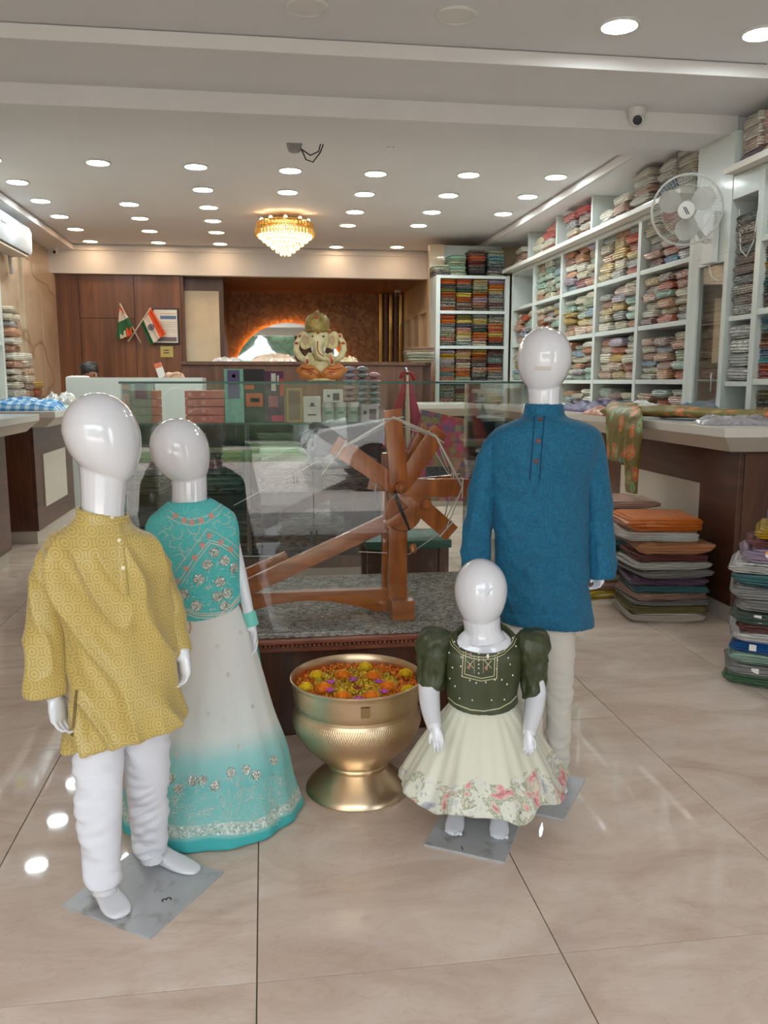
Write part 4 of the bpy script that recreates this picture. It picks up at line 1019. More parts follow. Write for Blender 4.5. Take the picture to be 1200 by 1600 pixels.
for cx, cy, r in [(277, 834, 8), (303, 826, 9), (288, 854, 8), (310, 840, 6), (262, 820, 7), (352, 812, 7), (360, 830, 7), (340, 820, 6), (281, 872, 7), (362, 806, 6), (255, 836, 6), (270, 850, 5)]:
    a0 = cr_.uniform(0, 6); tl([(cx + r * math.cos(a0 + j * .55), cy + r * math.sin(a0 + j * .55)) for j in range(8)], .0009, 2)
    for q in range(4):
        p, n_ = hit(bv, cx + r * 1.3 * math.cos(a0 + q * 1.4), cy + r * 1.3 * math.sin(a0 + q * 1.4), .0008)
        if p: e.ball(p, .0016, n=6, m=4)
for q in range(46):
    x, y = cr_.uniform(290, 368), cr_.uniform(878, 955); a0 = cr_.uniform(0, 6); l_ = cr_.uniform(4, 8)
    if y < 914 - (x - 283) * .5 and x < 315: continue
    tl([(x, y), (x + l_ * .5 * math.cos(a0), y + l_ * .5 * math.sin(a0)), (x + l_ * math.cos(a0 + .5), y + l_ * math.sin(a0 + .5))], .0009, 2)
o = e.build('thread_embroidery', plain('silver_zari', srgb(214, 216, 204), .4, .35), gq, True); o['kind'] = 'stuff'
def applique(bv, x, y, r, mat, parent, petals=7, name='flower_applique', lift=.001):
    p, n_ = hit(bv, x, y, lift)
    if p is None: return
    u = n_.orthogonal().normalized(); w = n_.cross(u); a = MB(); r = r * mpp(p)
    for i in range(petals):
        an = 2 * PI * i / petals; c = p + (u * math.cos(an) + w * math.sin(an)) * r * .55
        a.lathe([(r * .48, 0), (r * .40, .0022), (r * .1, .0014)], c, 10, axis=n_)
    a.lathe([(r * .35, .001), (r * .25, .004), (r * .05, .004)], p, 10, axis=n_); a.build(name, mat, parent, 40)
for x, y in [(335, 863), (351, 876), (324, 882), (365, 887), (311, 905), (344, 909), (288, 928), (340, 932), (354, 927), (307, 946), (351, 947)]: applique(bv, x, y, 9, M['sequin'], gq)
coral = plain('coral_thread', srgb(208, 158, 144), .5)
for x, y in [(277, 908), (291, 888), (304, 871), (316, 852), (327, 837), (345, 847), (360, 858), (274, 806), (288, 813), (300, 816), (314, 813), (330, 806)]: applique(bv, x, y, 5, coral, gq, 5)
k = MB()
PLE = lambda a, t: 1 + t * (.018 * math.sin(15 * a + 1) + .012 * math.sin(7 * a + 2))
hc = aY(332, 1262, Y2); rr0 = .268
hem(k, [S(298, 938, 366, 930, Y2, .5), S(290, 955, 374, 948, Y2, .56), S(279, 990, 392, 990, Y2, .68), S(268, 1050, 410, 1050, Y2, .75), S(252, 1110, 428, 1110, Y2, .82), S(232, 1165, 448, 1165, Y2, .9),
        (V((hc.x, Y2, .09)), RIGHT * .243, DEEP * .235), (V((hc.x, Y2, .008)), RIGHT * rr0, DEEP * .26)], 90, PLE, k=.96)
me = remesh(k, .005, 3, wr(.003, 16, 3)); bv2 = bvh_of(me); place_mesh('lehenga', me, M['lehenga'], gq)
for x, y in [(279, 1232), (301, 1220), (317, 1219), (336, 1228), (361, 1207), (385, 1203), (400, 1211), (427, 1188), (267, 1216)]: applique(bv2, x, y, 8, M['sequin'], gq, 6)
for x, y in [(376, 988), (357, 1054), (325, 1116), (395, 1103), (374, 1167), (277, 1179), (340, 1010), (350, 1125)]: applique(bv2, x, y, 3.6, bpy.data.materials['silver_zari'], gq, 6)
e = MB(); vr = random.Random(9)
for q in range(150):
    x, y = vr.uniform(262, 445), vr.uniform(1215, 1292); a0 = vr.uniform(-2.4, -.7); l_ = vr.uniform(7, 15)
    P = line3(bv2, [(x, y), (x + l_ * .5 * math.cos(a0), y + l_ * .5 * math.sin(a0)), (x + l_ * math.cos(a0 + .6), y + l_ * math.sin(a0 + .6))], .0006, 2)
    if len(P) > 2: e.tube(P, .001, 4)
o = e.build('vine_embroidery', bpy.data.materials['silver_zari'], gq, True); o['kind'] = 'stuff'
# wristband and dupatta falling behind
P = aY(392, 967, Y2 - .005); q = MB()
dirw = (aY(396, 980, Y2 - .01) - aY(388, 952, Y2)).normalized()
q.lathe([(.0165, -.022), (.0185, -.02), (.0185, .02), (.0165, .022)], P, 24, axis=dirw).build('wrist_band', plain('turquoise_band', srgb(120, 206, 194), .6), gq, 40)
k = MB(); k.loft([S(372, 960, 392, 955, Y2 + .10, .3), S(384, 1010, 404, 1010, Y2 + .12, .3), S(396, 1080, 414, 1080, Y2 + .15, .3), S(404, 1140, 424, 1140, Y2 + .18, .3)], 20)
k.build('dupatta', plain('teal_dupatta', srgb(72, 150, 140), .6), gq, True)
for x, y0_, y1_ in ((297, 972, 990), (381, 942, 952)):
    P = line3(bv2, [(x, y0_), (x + 2, (y0_ + y1_) / 2), (x - 1, y1_)], .002, 4)
    if len(P) > 2: MB().tube(P, .0018, 6).build('waist_cord', M['gold'], gq, True)
# ---------------------------------------------------------------- boy in blue kurta
Y3 = 2.47
bq = thing('boy_mannequin', 'tall white faceless boy mannequin in long blue kurta and cream trousers', 'mannequin', (.78, 2.47, 0), 'child mannequins')
plate(bq, [(.602, 2.318), (.828, 2.171), (.981, 2.401), (.755, 2.55)], M['plate'], z=(0, .006))
b = MB(); egg(b, 850, 566, Y3, 42, 54, -2, .16)
limb(b, [(850, 590, Y3, 27), (850, 620, Y3, 25), (850, 645, Y3, 26), (850, 662, Y3, 32)])
b.loft([S(815, 672, 887, 672, Y3, .4), S(795, 692, 908, 690, Y3, .4), S(792, 740, 905, 736, Y3, .52), S(800, 830, 895, 830, Y3, .5), S(795, 920, 905, 920, Y3, .55), S(795, 960, 903, 960, Y3, .55)], 32)
limb(b, [(780, 700, Y3, 8), (758, 770, Y3 + .01, 8), (746, 840, Y3, 8), (744, 890, Y3 - .02, 8)])
limb(b, [(922, 700, Y3, 8), (934, 770, Y3 + .01, 8), (939, 840, Y3, 8), (939, 895, Y3 - .02, 8)])
limb(b, [(815, 955, Y3, 16), (820, 1060, Y3 - .02, 14), (826, 1150, Y3 - .04, 15), (830, 1220, Y3 - .05, 13)])
limb(b, [(870, 955, Y3, 16), (873, 1060, Y3, 13), (872, 1150, Y3 - .02, 12), (868, 1215, Y3 - .03, 13)])
hand(b, aY(938, 888, Y3 - .02), V((-.08, -.12, -1)), RIGHT * -.8 + DEEP * -.3, .095, 1, .9)
hand(b, aY(746, 888, Y3 - .02), V((0, -.12, -1)), RIGHT * .7 + DEEP * -.3, .095, -1, .8)
foot(b, (.745, 2.44), (.70, 2.30), .062, .05); foot(b, (.845, 2.44), (.875, 2.31), .062, .05)
me = remesh(b, .0034, 4); bvt = bvh_of(me); place_mesh('body', me, M['gwhite'], bq)
ribbon(bvt, [(836, 575), (861, 576)], .0065, .0002, 10, th=.0002).build('label_residue', plain('faded_label_residue', srgb(214, 208, 200), .6), bq, True)
k = MB()
hem(k, [S(820, 632, 880, 632, Y3, .9), S(816, 650, 884, 650, Y3, .9), S(795, 660, 908, 658, Y3, .65), S(770, 674, 933, 670, Y3, .52), S(762, 700, 938, 696, Y3, .52), S(768, 760, 918, 760, Y3, .54), S(772, 850, 917, 850, Y3, .52), S(776, 920, 920, 920, Y3, .52),
        S(780, 966, 928, 976, Y3, .54)], 64, lambda a, t: 1 + .014 * math.sin(7 * a + 1) * max(0, t - .4), k=.95, top=True, up=.02)
YT3 = aY(850, 662, Y3).z
def bd(co, n):
    a = noise.noise(V((co.x * 13, co.y * 13, co.z * 5))); e_ = noise.noise(V((co.x * 20 + co.z * 22, co.y * 20, co.z * 16)))
    cr1 = -.0035 * math.exp(-((co.z - 1.25 + .70) / .004) ** 2) if n.y < -.3 and .72 < co.x < .95 else 0
    g = min(1, max(0, (YT3 - co.z) * 9)); r = max(0, 1 - abs(noise.noise(V((co.x * 8 + co.z * 4, co.y * 8, co.z * 3)) + V((1, 4, 2)))) * 3.5) ** 2
    return g * (.005 * a + .005 * e_ + .007 * r) + cr1
me = remesh(k, .0042, 4, bd); bv = bvh_of(me); place_mesh('kurta', me, M['blue'], bq)
k = MB()
hem(k, [S(776, 672, 802, 670, Y3, .8), S(762, 682, 806, 682, Y3, .85), S(744, 720, 786, 722, Y3 + .01, .9), S(732, 780, 776, 782, Y3 + .01, .85), S(725, 840, 768, 842, Y3, .8), S(720, 892, 766, 892, Y3 - .02, .8)], 40, k=.84)
place_mesh('sleeve', remesh(k, .004, 3, sd_), M['blue'], bq)
k = MB()
hem(k, [S(900, 668, 926, 669, Y3, .8), S(900, 680, 940, 678, Y3, .85), S(912, 720, 949, 718, Y3 + .01, .9), S(916, 780, 955, 778, Y3 + .01, .85), S(920, 840, 960, 838, Y3, .8), S(921, 900, 962, 897, Y3 - .02, .8)], 40, k=.84)
place_mesh('sleeve', remesh(k, .004, 3, sd_), M['blue'], bq)
DB = plain('dark_blue_stitch', srgb(0, 58, 92), .8)
for dx in (-7.5, 7.5): ribbon(bv, [(843 + dx, 650), (839 + dx, 700), (835 + dx, 750)], .0011, .0024, 26).build('placket_seam', DB, bq, True)
ribbon(bv, [(843, 646), (839, 700), (835, 750), (834, 758)], .0135, .0008, 26).build('placket', M['blue'], bq, True)
ribbon(bv, [(823, 752), (834, 772), (846, 752)], .0015, .0012, 12).build('placket_tip', M['blue'], bq, True)
wbn = plain('wooden_button', srgb(104, 58, 54), .4)
for x, y in ((844, 656), (841, 689), (837, 721)): button(bv, x, y, .0075, wbn, bq, .003)
for pp in ([(790, 745), (850, 747), (912, 745)], [(790, 868), (830, 870), (878, 872)], [(867, 872), (866, 920), (866, 968)]):
    ribbon(bv, pp, .0012, -.0002, 30, th=.0012).build('pressed_crease', M['blue'], bq, True)
t_ = MB()
hem(t_, [S(792, 900, 906, 900, Y3, .55), S(790, 950, 906, 950, Y3, .58), S(786, 985, 842, 985, Y3, .95), S(792, 1060, 845, 1060, Y3 - .02, .9), S(800, 1140, 848, 1140, Y3 - .04, .9), S(806, 1196, 850, 1196, Y3 - .05, .9)], 40, k=.84)
hem(t_, [S(830, 920, 900, 920, Y3, .7), S(834, 985, 899, 985, Y3, .9), S(850, 1060, 896, 1060, Y3, .9), S(853, 1120, 893, 1120, Y3 - .01, .9), S(852, 1196, 888, 1194, Y3 - .03, .9)], 40, k=.84)
place_mesh('trousers', remesh(t_, .0045, 4, crump(.1, .5)), M['creamp'], bq)
# ---------------------------------------------------------------- toddler
Y4 = 2.18
tq = thing('toddler_mannequin', 'smallest white mannequin, toddler in green top and floral skirt', 'mannequin', (.60, 2.18, 0), 'child mannequins')
plate(tq, [(.406, 2.098), (.598, 1.983), (.728, 2.226), (.536, 2.341)], M['plate'], ('1', aZ(723, 1332), -.05, .03))
b = MB(); egg(b, 751, 930, Y4, 41, 58, 0, .17)
limb(b, [(752, 965, Y4, 30), (754, 985, Y4, 29), (755, 998, Y4, 36)])
b.loft([S(728, 984, 784, 984, Y4, .6), S(716, 994, 796, 994, Y4, .52), S(702, 1014, 807, 1014, Y4, .56), S(704, 1060, 804, 1060, Y4, .62), S(704, 1100, 806, 1100, Y4, .66), S(700, 1150, 810, 1150, Y4, .7)], 36)
limb(b, [(690, 1012, Y4, 18), (672, 1062, Y4, 18), (672, 1102, Y4 - .05, 16), (679, 1138, Y4 - .115, 11)])
limb(b, [(818, 1014, Y4, 18), (836, 1072, Y4, 17), (834, 1112, Y4 - .05, 15), (826, 1148, Y4 - .115, 10)])
hand(b, aY(680, 1137, Y4 - .118), V((.18, -.42, -1)), RIGHT * -.2 + DEEP * -.9, .072, 1, .18)
hand(b, aY(826, 1147, Y4 - .118), V((-.06, -.36, -1)), RIGHT * -.4 + DEEP * -.8, .070, -1, .5)
limb(b, [(722, 1150, Y4, 27), (716, 1230, Y4 - .03, 19), (714, 1262, Y4 - .04, 16)]); limb(b, [(782, 1150, Y4, 27), (780, 1240, Y4 - .04, 19), (780, 1270, Y4 - .05, 16)])
fp = [aZ(716, 1270, .01), aZ(708, 1304, .01), aZ(779, 1276, .01), aZ(780, 1310, .01)]
foot(b, fp[0][:2], fp[1][:2], .056, .05, toes=True); foot(b, fp[2][:2], fp[3][:2], .056, .05, toes=True)
me = remesh(b, .0024, 3); bvt = bvh_of(me); place_mesh('body', me, M['gwhite'], tq)
ribbon(bvt, [(762, 930), (766, 922), (770, 919)], .0012, .0002, 8, th=.0002).build('scuff_mark', plain('grey_scuff', srgb(176, 176, 178), .6), tq, True)
k = MB(); s0 = S(712, 994, 802, 994, Y4, .62, .034)
k.loft([(s0[0] + V((0, 0, -.05)), s0[1] * .9, s0[2] * .9), inner(s0, .93), s0, S(700, 1000, 812, 1000, Y4, .60, .02), S(690, 1016, 820, 1016, Y4, .62), S(694, 1050, 814, 1050, Y4, .68), S(698, 1080, 808, 1080, Y4, .72, .010), S(699, 1092, 809, 1092, Y4, .76, .016), inner(S(699, 1092, 809, 1092, Y4, .76, .016), .93), S(705, 1078, 803, 1078, Y4, .68)], 56, 4)
me = remesh(k, .0034, 3, wr(.0015, 20, 10)); bv = bvh_of(me); place_mesh('bodice', me, M['greensilk'], tq)
for sx in (-1, 1):
    k = MB()
    if sx < 0: q = [S(676, 981, 700, 985, Y4, 1.0), S(661, 984, 706, 996, Y4, 1.15), S(653, 1004, 705, 1018, Y4, 1.1), S(654, 1034, 699, 1046, Y4, 1.0), S(652, 1062, 693, 1077, Y4, .95)]
    else: q = [S(812, 988, 840, 982, Y4, 1.0), S(806, 1000, 852, 986, Y4, 1.15), S(808, 1024, 860, 1006, Y4, 1.1), S(813, 1056, 854, 1040, Y4, 1.0), S(817, 1089, 852, 1068, Y4, .95)]
    hem(k, q, 48, lambda a, t: 1 + .07 * math.sin(9 * a) * max(0, .6 - t) + .03 * math.sin(6 * a + 2) * t, k=.86)
    place_mesh('puff_sleeve', remesh(k, .0036, 2, wr(.013, 34, 20, 3)), M['greensilk'], tq)
def pl(pts, r=.0012, mat=None, n=6, nm='piping'):
    P = line3(bv, pts, .0006, n)
    if len(P) > 1: return MB().tube(P, r, 6).build(nm, mat or GOLDP, tq, True)
GOLDP = plain('pale_gold_piping', srgb(206, 200, 160), .35, .3)
for dx in (0, 4): pl([(704 - dx, 992 + dx * .3), (708 - dx * .7, 1005 + dx * .7), (720, 1018 + dx), (738, 1025 + dx), (755, 1027 + dx), (772, 1025 + dx), (788, 1018 + dx), (799 + dx * .7, 1006 + dx * .7), (804 + dx, 994 + dx * .3)], .0013, n=5)
for dx in (0, 4): pl([(728 - dx, 1018), (726 - dx, 1053 + dx), (752, 1060 + dx), (772 + dx, 1056 + dx), (773 + dx, 1018)], .0013)
pl([(701, 1090), (712, 1100), (735, 1109), (756, 1111), (780, 1107), (798, 1097), (808, 1086)], .0016)
for x0_ in (741, 755): pl([(x0_, 1022), (x0_, 1052)], .0006)
for cx in (734, 762):
    pl([(cx - 5, 1032), (cx + 6, 1044)], .001, GOLDP); pl([(cx + 6, 1032), (cx - 5, 1044)], .001, GOLDP)
PEARL = plain('white_pearl_bead', srgb(236, 234, 222), .15, coat=1); PINKB = plain('pink_stone', srgb(170, 110, 118), .2, coat=1)
def bead(x, y, rx, rz, mat, nm='bead'):
    p, n_ = hit(bv, x, y, .0005)
    if p: MB().ball(p, rx, .0018, rz, 10, 8).build(nm, mat, tq, True)
bead(762, 1026, .004, .008, PEARL); bead(735, 1024, .004, .007, PINKB); bead(733, 1042, .004, .007, PINKB); bead(760, 1044, .004, .007, PINKB)
for y in (1022, 1027, 1032, 1038, 1044, 1052): bead(748, y, .0022, .0022, PEARL)
for x, y in [(705, 988), (710, 1003), (718, 1011), (721, 1027), (720, 1041), (722, 1056), (734, 1063), (744, 1067), (759, 1066), (773, 1062), (776, 1045), (777, 1031), (779, 1021), (788, 1016), (796, 1005), (801, 997), (806, 1010), (794, 1028), (797, 1038), (711, 1072), (718, 1091), (738, 1094), (768, 1094), (788, 1093), (792, 1069), (784, 1062), (703, 1060), (707, 1043), (801, 1055), (702, 1020)]: bead(x, y, .0022, .0026, PEARL)
k = MB(); hz = .15; cz = aY(754, 1222, Y4)
def pleat(a, t):
    s = math.sin(9 * a + .6); return .985 + t * (.05 * s + .025 * math.sin(4 * a + 1)) + .017 * math.sin(27 * a) * (1 - .5 * t)
hem(k, [S(712, 1076, 796, 1076, Y4, .6), S(704, 1096, 803, 1096, Y4, .70), S(692, 1112, 816, 1112, Y4, .8), S(676, 1132, 832, 1130, Y4, .84), S(654, 1165, 854, 1165, Y4, .9), S(634, 1196, 874, 1196, Y4, .93), S(622, 1218, 886, 1218, Y4, .93)], 120, pleat, wall=.017)
me = remesh(k, .0042, 1, wr(.003, 14, 8))
for v in me.vertices:
    an = math.atan2(v.co.y - cz.y, v.co.x - cz.x); g = max(0, min(1, (.34 - v.co.z) / .2)); v.co.z += g * g * (.010 * math.sin(6 * an + .4) + .006 * math.sin(11 * an))
place_mesh('skirt', me, M['floral'], tq)
# ================================================================ glass case and spinning wheel
CX0, CX1, CY0, CY1, PZ = -.458, .887, 2.86, 3.74, .375
pt = thing('display_plinth', 'low dark wooden plinth with carved red cornice under the glass case', 'plinth', (.215, 3.3, 0))
MB().box(CX0 + .02, CX1 - .02, CY0 + .02, CY1, 0, PZ - .045, .004).build('body', M['counterwoodv'], pt)
MB().box(CX0 - .03, CX1 + .03, CY0 - .03, CY1 + .03, PZ - .05, PZ - .032, .004).box(CX0 - .045, CX1 + .045, CY0 - .05, CY1 + .03, PZ - .018, PZ, .006).build('cornice', M['cornice'], pt)
bd_ = MB().ball((0, 0, 0), .0075, .009, .0075, 8, 6).mesh('cornice_bead', smooth=True); bd_.materials.append(M['cornice'])
for k in range(92): link('cornice_bead', bd_, None, pt, V((CX0 - .03 + k * .0153 - .215, CY0 - .036 - 3.3, PZ - .026)))
def damask():
    m, nt, b = NT('grey_black_brocade'); setp(b, rough=.8)
    co = coords(nt, 'Object', (16, 18, 16)); n = nd(nt, 'ShaderNodeTexNoise', Scale=1.5, Detail=2.0, Distortion=0.8); nt.links.new(co, n.inputs[0])
    nt.links.new(ramp(nt, n.outputs[0], [(.42, srgb(176, 168, 158)), (.46, srgb(34, 32, 34)), (.50, srgb(186, 178, 168)), (.55, srgb(40, 38, 40)), (.60, srgb(176, 168, 158))]), b.inputs['Base Color']); return m
tag(MB().box(CX0 - .02, CX1 + .02, CY0 - .03, CY1 - .01, PZ + .001, PZ + .006, .002).build('brocade_cloth', damask()), 'grey and black patterned cloth spread on the plinth under the spinning wheel', 'cloth')
gc = thing('glass_display_case', 'large clear glass display case around the wooden spinning wheel', 'display case', (.215, 3.3, PZ))
z0, z1 = PZ + .007, 1.243; g = .004
xm = .16
MB().box(CX0, xm - .001, CY0 - g / 2, CY0 + g / 2, z0, z1).build('front_pane', M['glass'], gc)
MB().box(xm + .001, CX1, CY0 - g / 2, CY0 + g / 2, z0, z1).build('front_pane', M['glass'], gc)
MB().box(CX0, CX1, CY1 - g - .02, CY1 - .02, z0, z1).build('back_pane', M['glass'], gc)
MB().box(CX0, CX0 + g, CY0 + g, CY1 - .03, z0, z1).build('side_pane', M['glass'], gc)
MB().box(CX1 - g, CX1, CY0 + g, CY1 - .03, z0, z1).build('side_pane', M['glass'], gc)
MB().box(CX0 - .004, CX1 + .004, CY0 - .006, CY1 - .012, z1, z1 + .007).build('top_pane', M['glass'], gc)
e = MB()
for a in ((CX0 - .005, CX1 + .005, CY0 - .008, CY0 - .006, z1, z1 + .007), (CX0 - .007, CX0 - .005, CY0 - .006, CY1 - .012, z1, z1 + .007), (CX1 + .005, CX1 + .007, CY0 - .006, CY1 - .012, z1, z1 + .007)): e.box(*a)
e.build('polished_edge', M['edge'], gc)
PGE = plain('pale_glass_edge', srgb(150, 176, 166), .2)
for x in (CX0 - .003, CX1 + .001):
    for y in (CY0 - .003, CY1 - .026): MB().box(x, x + .002, y, y + .002, z0, z1).build('corner_seam', PGE, gc)
for x in (xm - .012, xm + .006): MB().box(x, x + .006, CY0 - .010, CY0 - .003, .70, .745, .002).build('pane_clip', M['black'], gc)
# spinning wheel ----------------------------------------------------
YC = 3.02
ck = thing('spinning_wheel', 'varnished wooden spinning wheel with white thread inside the glass case', 'spinning wheel', aY(624, 960, YC))
ZB_ = PZ + .006
def beam(p, q, w, d, mat, name, up=None, bev=.004):
    p, q = V(p), V(q); t = (q - p); L = t.length; t.normalize(); u = V((0, 1, 0)); s = t.cross(u).normalized(); u = s.cross(t)
    R_ = Matrix((s, u, t)).transposed().to_4x4(); return MB().box(-w / 2, w / 2, -d / 2, d / 2, 0, L, bev, mat=Matrix.Translation(p) @ R_).build(name, mat, ck, 40)
base = aY(626, 960, YC); base.z = ZB_
MB().box(base.x - .04, base.x + .045, YC - .05, YC + .26, ZB_, ZB_ + .075, .006).build('foot_block', M['teakh'], ck, 40)
MB().box(base.x - .045, base.x + .025, YC + .0, YC + .05, ZB_ + .07, 1.0, .005).build('front_post', M['teak'], ck, 40)
MB().box(base.x - .045, base.x + .025, YC + .16, YC + .21, ZB_ + .07, .98, .005).build('rear_post', M['teak'], ck, 40)
hub = aY(624, 760, YC - .03)
tips = [(613, 640), (688, 672), (734, 762), (706, 834), (522, 694)]
thr = []
def paddle(cx, cy, tx, ty, Y, w=.062):
    a = aY(cx, cy, Y); t = aY(tx, ty, Y); beam(a, t, w, .018, M['teak'] if abs(tx - cx) < abs(ty - cy) * .8 else M['teak'], 'spoke_paddle', bev=.005)
    d = (t - a).normalized(); s = d.cross(V((0, 1, 0))).normalized(); m_ = t - d * .03
    r = [m_ + s * (w / 2 + .003) + V((0, -.011, 0)), m_ - s * (w / 2 + .003) + V((0, -.011, 0)), m_ - s * (w / 2 + .003) + V((0, .011, 0)), m_ + s * (w / 2 + .003) + V((0, .011, 0))]
    MB().tube(r, .0024, 6, closed=True).build('thread_tie', M['thread'], ck, True); return m_
front = [paddle(624, 762, x, y, YC - .045 + .001 * i, .066) for i, (x, y) in enumerate(tips)]
back = [paddle(624, 762, x, y, YC + .10 + .001 * i, .058) for i, (x, y) in enumerate([(613, 648), (670, 668), (720, 752), (700, 830), (540, 700), (576, 752)])]
MB().lathe([(.02, -.02), (.024, -.01), (.024, .02), (.018, .03)], (hub.x, YC - .035, hub.z), 28, axis=(0, -1, 0)).build('hub', M['teak'], ck, 40)
MB().tube([(hub.x, YC - .08, hub.z), (hub.x, YC + .25, hub.z)], .014, 14).build('axle', M['teak'], ck, True)
c2 = aY(629, 800, YC - .01)
MB().lathe([(.066, -.012), (.07, -.006), (.07, .008), (.066, .014)], (c2.x, YC - .013, c2.z), 32, axis=(0, -1, 0)).build('bearing_disc', M['teak'], ck, 40)
beam(aY(602, 820, YC - .045), aY(655, 790, YC - .045), .030, .022, M['teakh'], 'cross_bar')
MB().tube([aY(616, 767, YC - .10), aY(626, 795, YC - .105), aY(640, 828, YC - .10)], [.006, .006, .004], 8).build('crank_handle', M['black'], ck, True)
MB().lathe([(.010, 0), (.013, .01), (.011, .03), (.004, .034)], aY(645, 850, YC - .04), 14, axis=(0, -.3, -1)).build('knob', M['teak'], ck, 40)
MB().lathe([(.018, -.02), (.022, 0), (.018, .02)], aY(666, 786, YC - .05), 6, axis=(0, -1, 0)).build('wooden_nut', M['teak'], ck, 30)
# long base with its arched edge
A_, B_ = aY(392, 935, YC + .12), aY(640, 930, YC + .12)
x0_, x1_ = A_.x - .12, base.x - .03
n_ = 14; prof = [(x0_, ZB_ + .001), (x0_ + .06, ZB_ + .001)] + [(lerp(x0_ + .06, x1_ - .05, k / n_), ZB_ + .001 + .05 * math.sin(PI * k / n_)) for k in range(1, n_)] + [(x1_ - .05, ZB_ + .001), (x1_, ZB_ + .001), (x1_, ZB_ + .085), (x0_, ZB_ + .085)]
MB().prism(prof, YC + .09, YC + .13, 'y').build('arched_base_rail', M['teakh'], ck)
beam(aY(385, 918, YC + .07), aY(612, 812, YC + .07), .06, .03, M['teakh'], 'slanting_arm')
beam(aY(375, 905, YC + .16), aY(450, 872, YC + .16), .06, .03, M['teakh'], 'spindle_holder')
MB().box(A_.x - .12, A_.x - .06, YC + .02, YC + .22, ZB_, ZB_ + .07, .005).build('foot_block', M['teakh'], ck, 40)
f = MB(); ring_ = [front[4], front[0], front[1], front[2], front[3]]
for i in range(4):
    for o in (0, .006): f.tube([ring_[i] + V((0, -.008 - o, o)), ring_[i + 1] + V((0, -.008 - o, o))], .0022, 5)
for i in range(5): f.tube([front[i], back[i]], .0018, 5); f.tube([front[i], back[(i + 1) % 5]], .0016, 5)
for i in range(3): f.tube([back[i], back[i + 1]], .002, 5)
sp = aY(365, 790, YC + .05); sp2 = aY(360, 869, YC + .05)
f.tube([front[4], sp], .0016, 5); f.tube([sp2, aY(440, 869, YC + .05)], .0015, 5); f.tube([front[4], aY(500, 745, YC)], .0024, 5)
f.tube([front[3] + V((0, 0, 0)), aY(640, 866, YC + .02), aY(560, 862, YC + .05)], .0016, 5)
f.build('thread', M['thread'], ck, True)
# stool with a green top, behind the wheel
st = thing('low_stool', 'low dark wooden stool with green top behind the glass case', 'stool', aY(640, 870, 4.1))
P0, P1 = aY(572, 850, 4.05), aY(706, 850, 4.05)
MB().box(P0.x, P1.x, 4.05, 4.4, .43, .47, .006).build('green_top', plain('green_vinyl', srgb(36, 92, 76), .5), st, 40)
for x in (P0.x + .01, P1.x - .06):
    for y in (4.07, 4.33): MB().box(x, x + .05, y, y + .05, 0, .43, .004).build('leg', M['brownwood'], st)
MB().box(P0.x + .06, P1.x - .06, 4.085, 4.10, .24, .43, .003).build('apron', M['brownwood'], st)
# ---------------------------------------------------------------- brass urn of flowers
UC = V((.262, 2.46, 0)); ur = thing('brass_urn', 'large polished brass urn on a flared foot, filled with flowers', 'urn', UC)
def brass():
    m, nt, b = NT('beaten_brass'); setp(b, (.80, .60, .36), .24, 1.0)
    co = coords(nt, 'Object'); n = nd(nt, 'ShaderNodeTexNoise', Scale=5.0, Detail=4.0); nt.links.new(co, n.inputs[0])
    nt.links.new(ramp(nt, n.outputs[0], [(.3, srgb(214, 184, 146)), (.55, srgb(234, 208, 172)), (.75, srgb(242, 224, 196))]), b.inputs['Base Color'])
    nt.links.new(ramp(nt, n.outputs[0], [(.3, (.42,) * 3), (.7, (.27,) * 3)]), b.inputs['Roughness'])
    sp = nd(nt, 'ShaderNodeSeparateXYZ'); nt.links.new(co, sp.inputs[0])
    an = math_(nt, 'ARCTAN2', sp.outputs[1], sp.outputs[0])
    rows_ = math_(nt, 'SINE', math_(nt, 'MULTIPLY', sp.outputs[2], 360.0)); cols_ = math_(nt, 'SINE', math_(nt, 'MULTIPLY', an, 170.0))
    band = math_(nt, 'MULTIPLY', math_(nt, 'GREATER_THAN', sp.outputs[2], .185), math_(nt, 'LESS_THAN', sp.outputs[2], .262))
    h = math_(nt, 'MULTIPLY', math_(nt, 'MULTIPLY', rows_, cols_), band)
    bump(nt, b, h, .22, .002); return m
M['brass'] = brass()
prof = [(.155, 0), (.160, .004), (.158, .012), (.150, .024), (.128, .045), (.104, .066), (.094, .078), (.096, .086), (.100, .09), (.098, .096), (.108, .108), (.134, .128), (.164, .158), (.188, .196), (.197, .226), (.195, .250), (.187, .270), (.184, .276), (.1875, .281),
        (.192, .300), (.197, .345), (.200, .356), (.203, .360), (.203, .364), (.200, .366), (.196, .362), (.193, .345), (.186, .28), (.190, .24), (.185, .235)]
MB().lathe(prof, UC, 96, capt=False).build('bowl', M['brass'], ur, 50)
an_ = math.atan2(-1, .02); q = MB(); vs = []
for z in (.305, .337):
    for k in range(5):
        a = an_ + (k - 2) * .034 ; r = .1945 + (z - .30) * .11 + .0012; vs.append(UC + V((r * math.cos(a), r * math.sin(a), z)))
q.add(vs, [[k, k + 1, k + 6, k + 5] for k in range(4)]).build('brown_sticker', plain('kraft_sticker', srgb(142, 110, 66), .7), ur, True)
fz = .336
pb = MB(); pr = random.Random(4)
MB().lathe([(.001, 0), (.1, .004), (.186, -.006), (.184, -.03), (.02, -.03)], UC + V((0, 0, fz - .012)), 40, capt=False, capb=False).build('petal_bed', plain('yellow_orange_petal_bed', srgb(232, 140, 50), .8, var=.3, scale=60), ur, True)['kind'] = 'stuff'
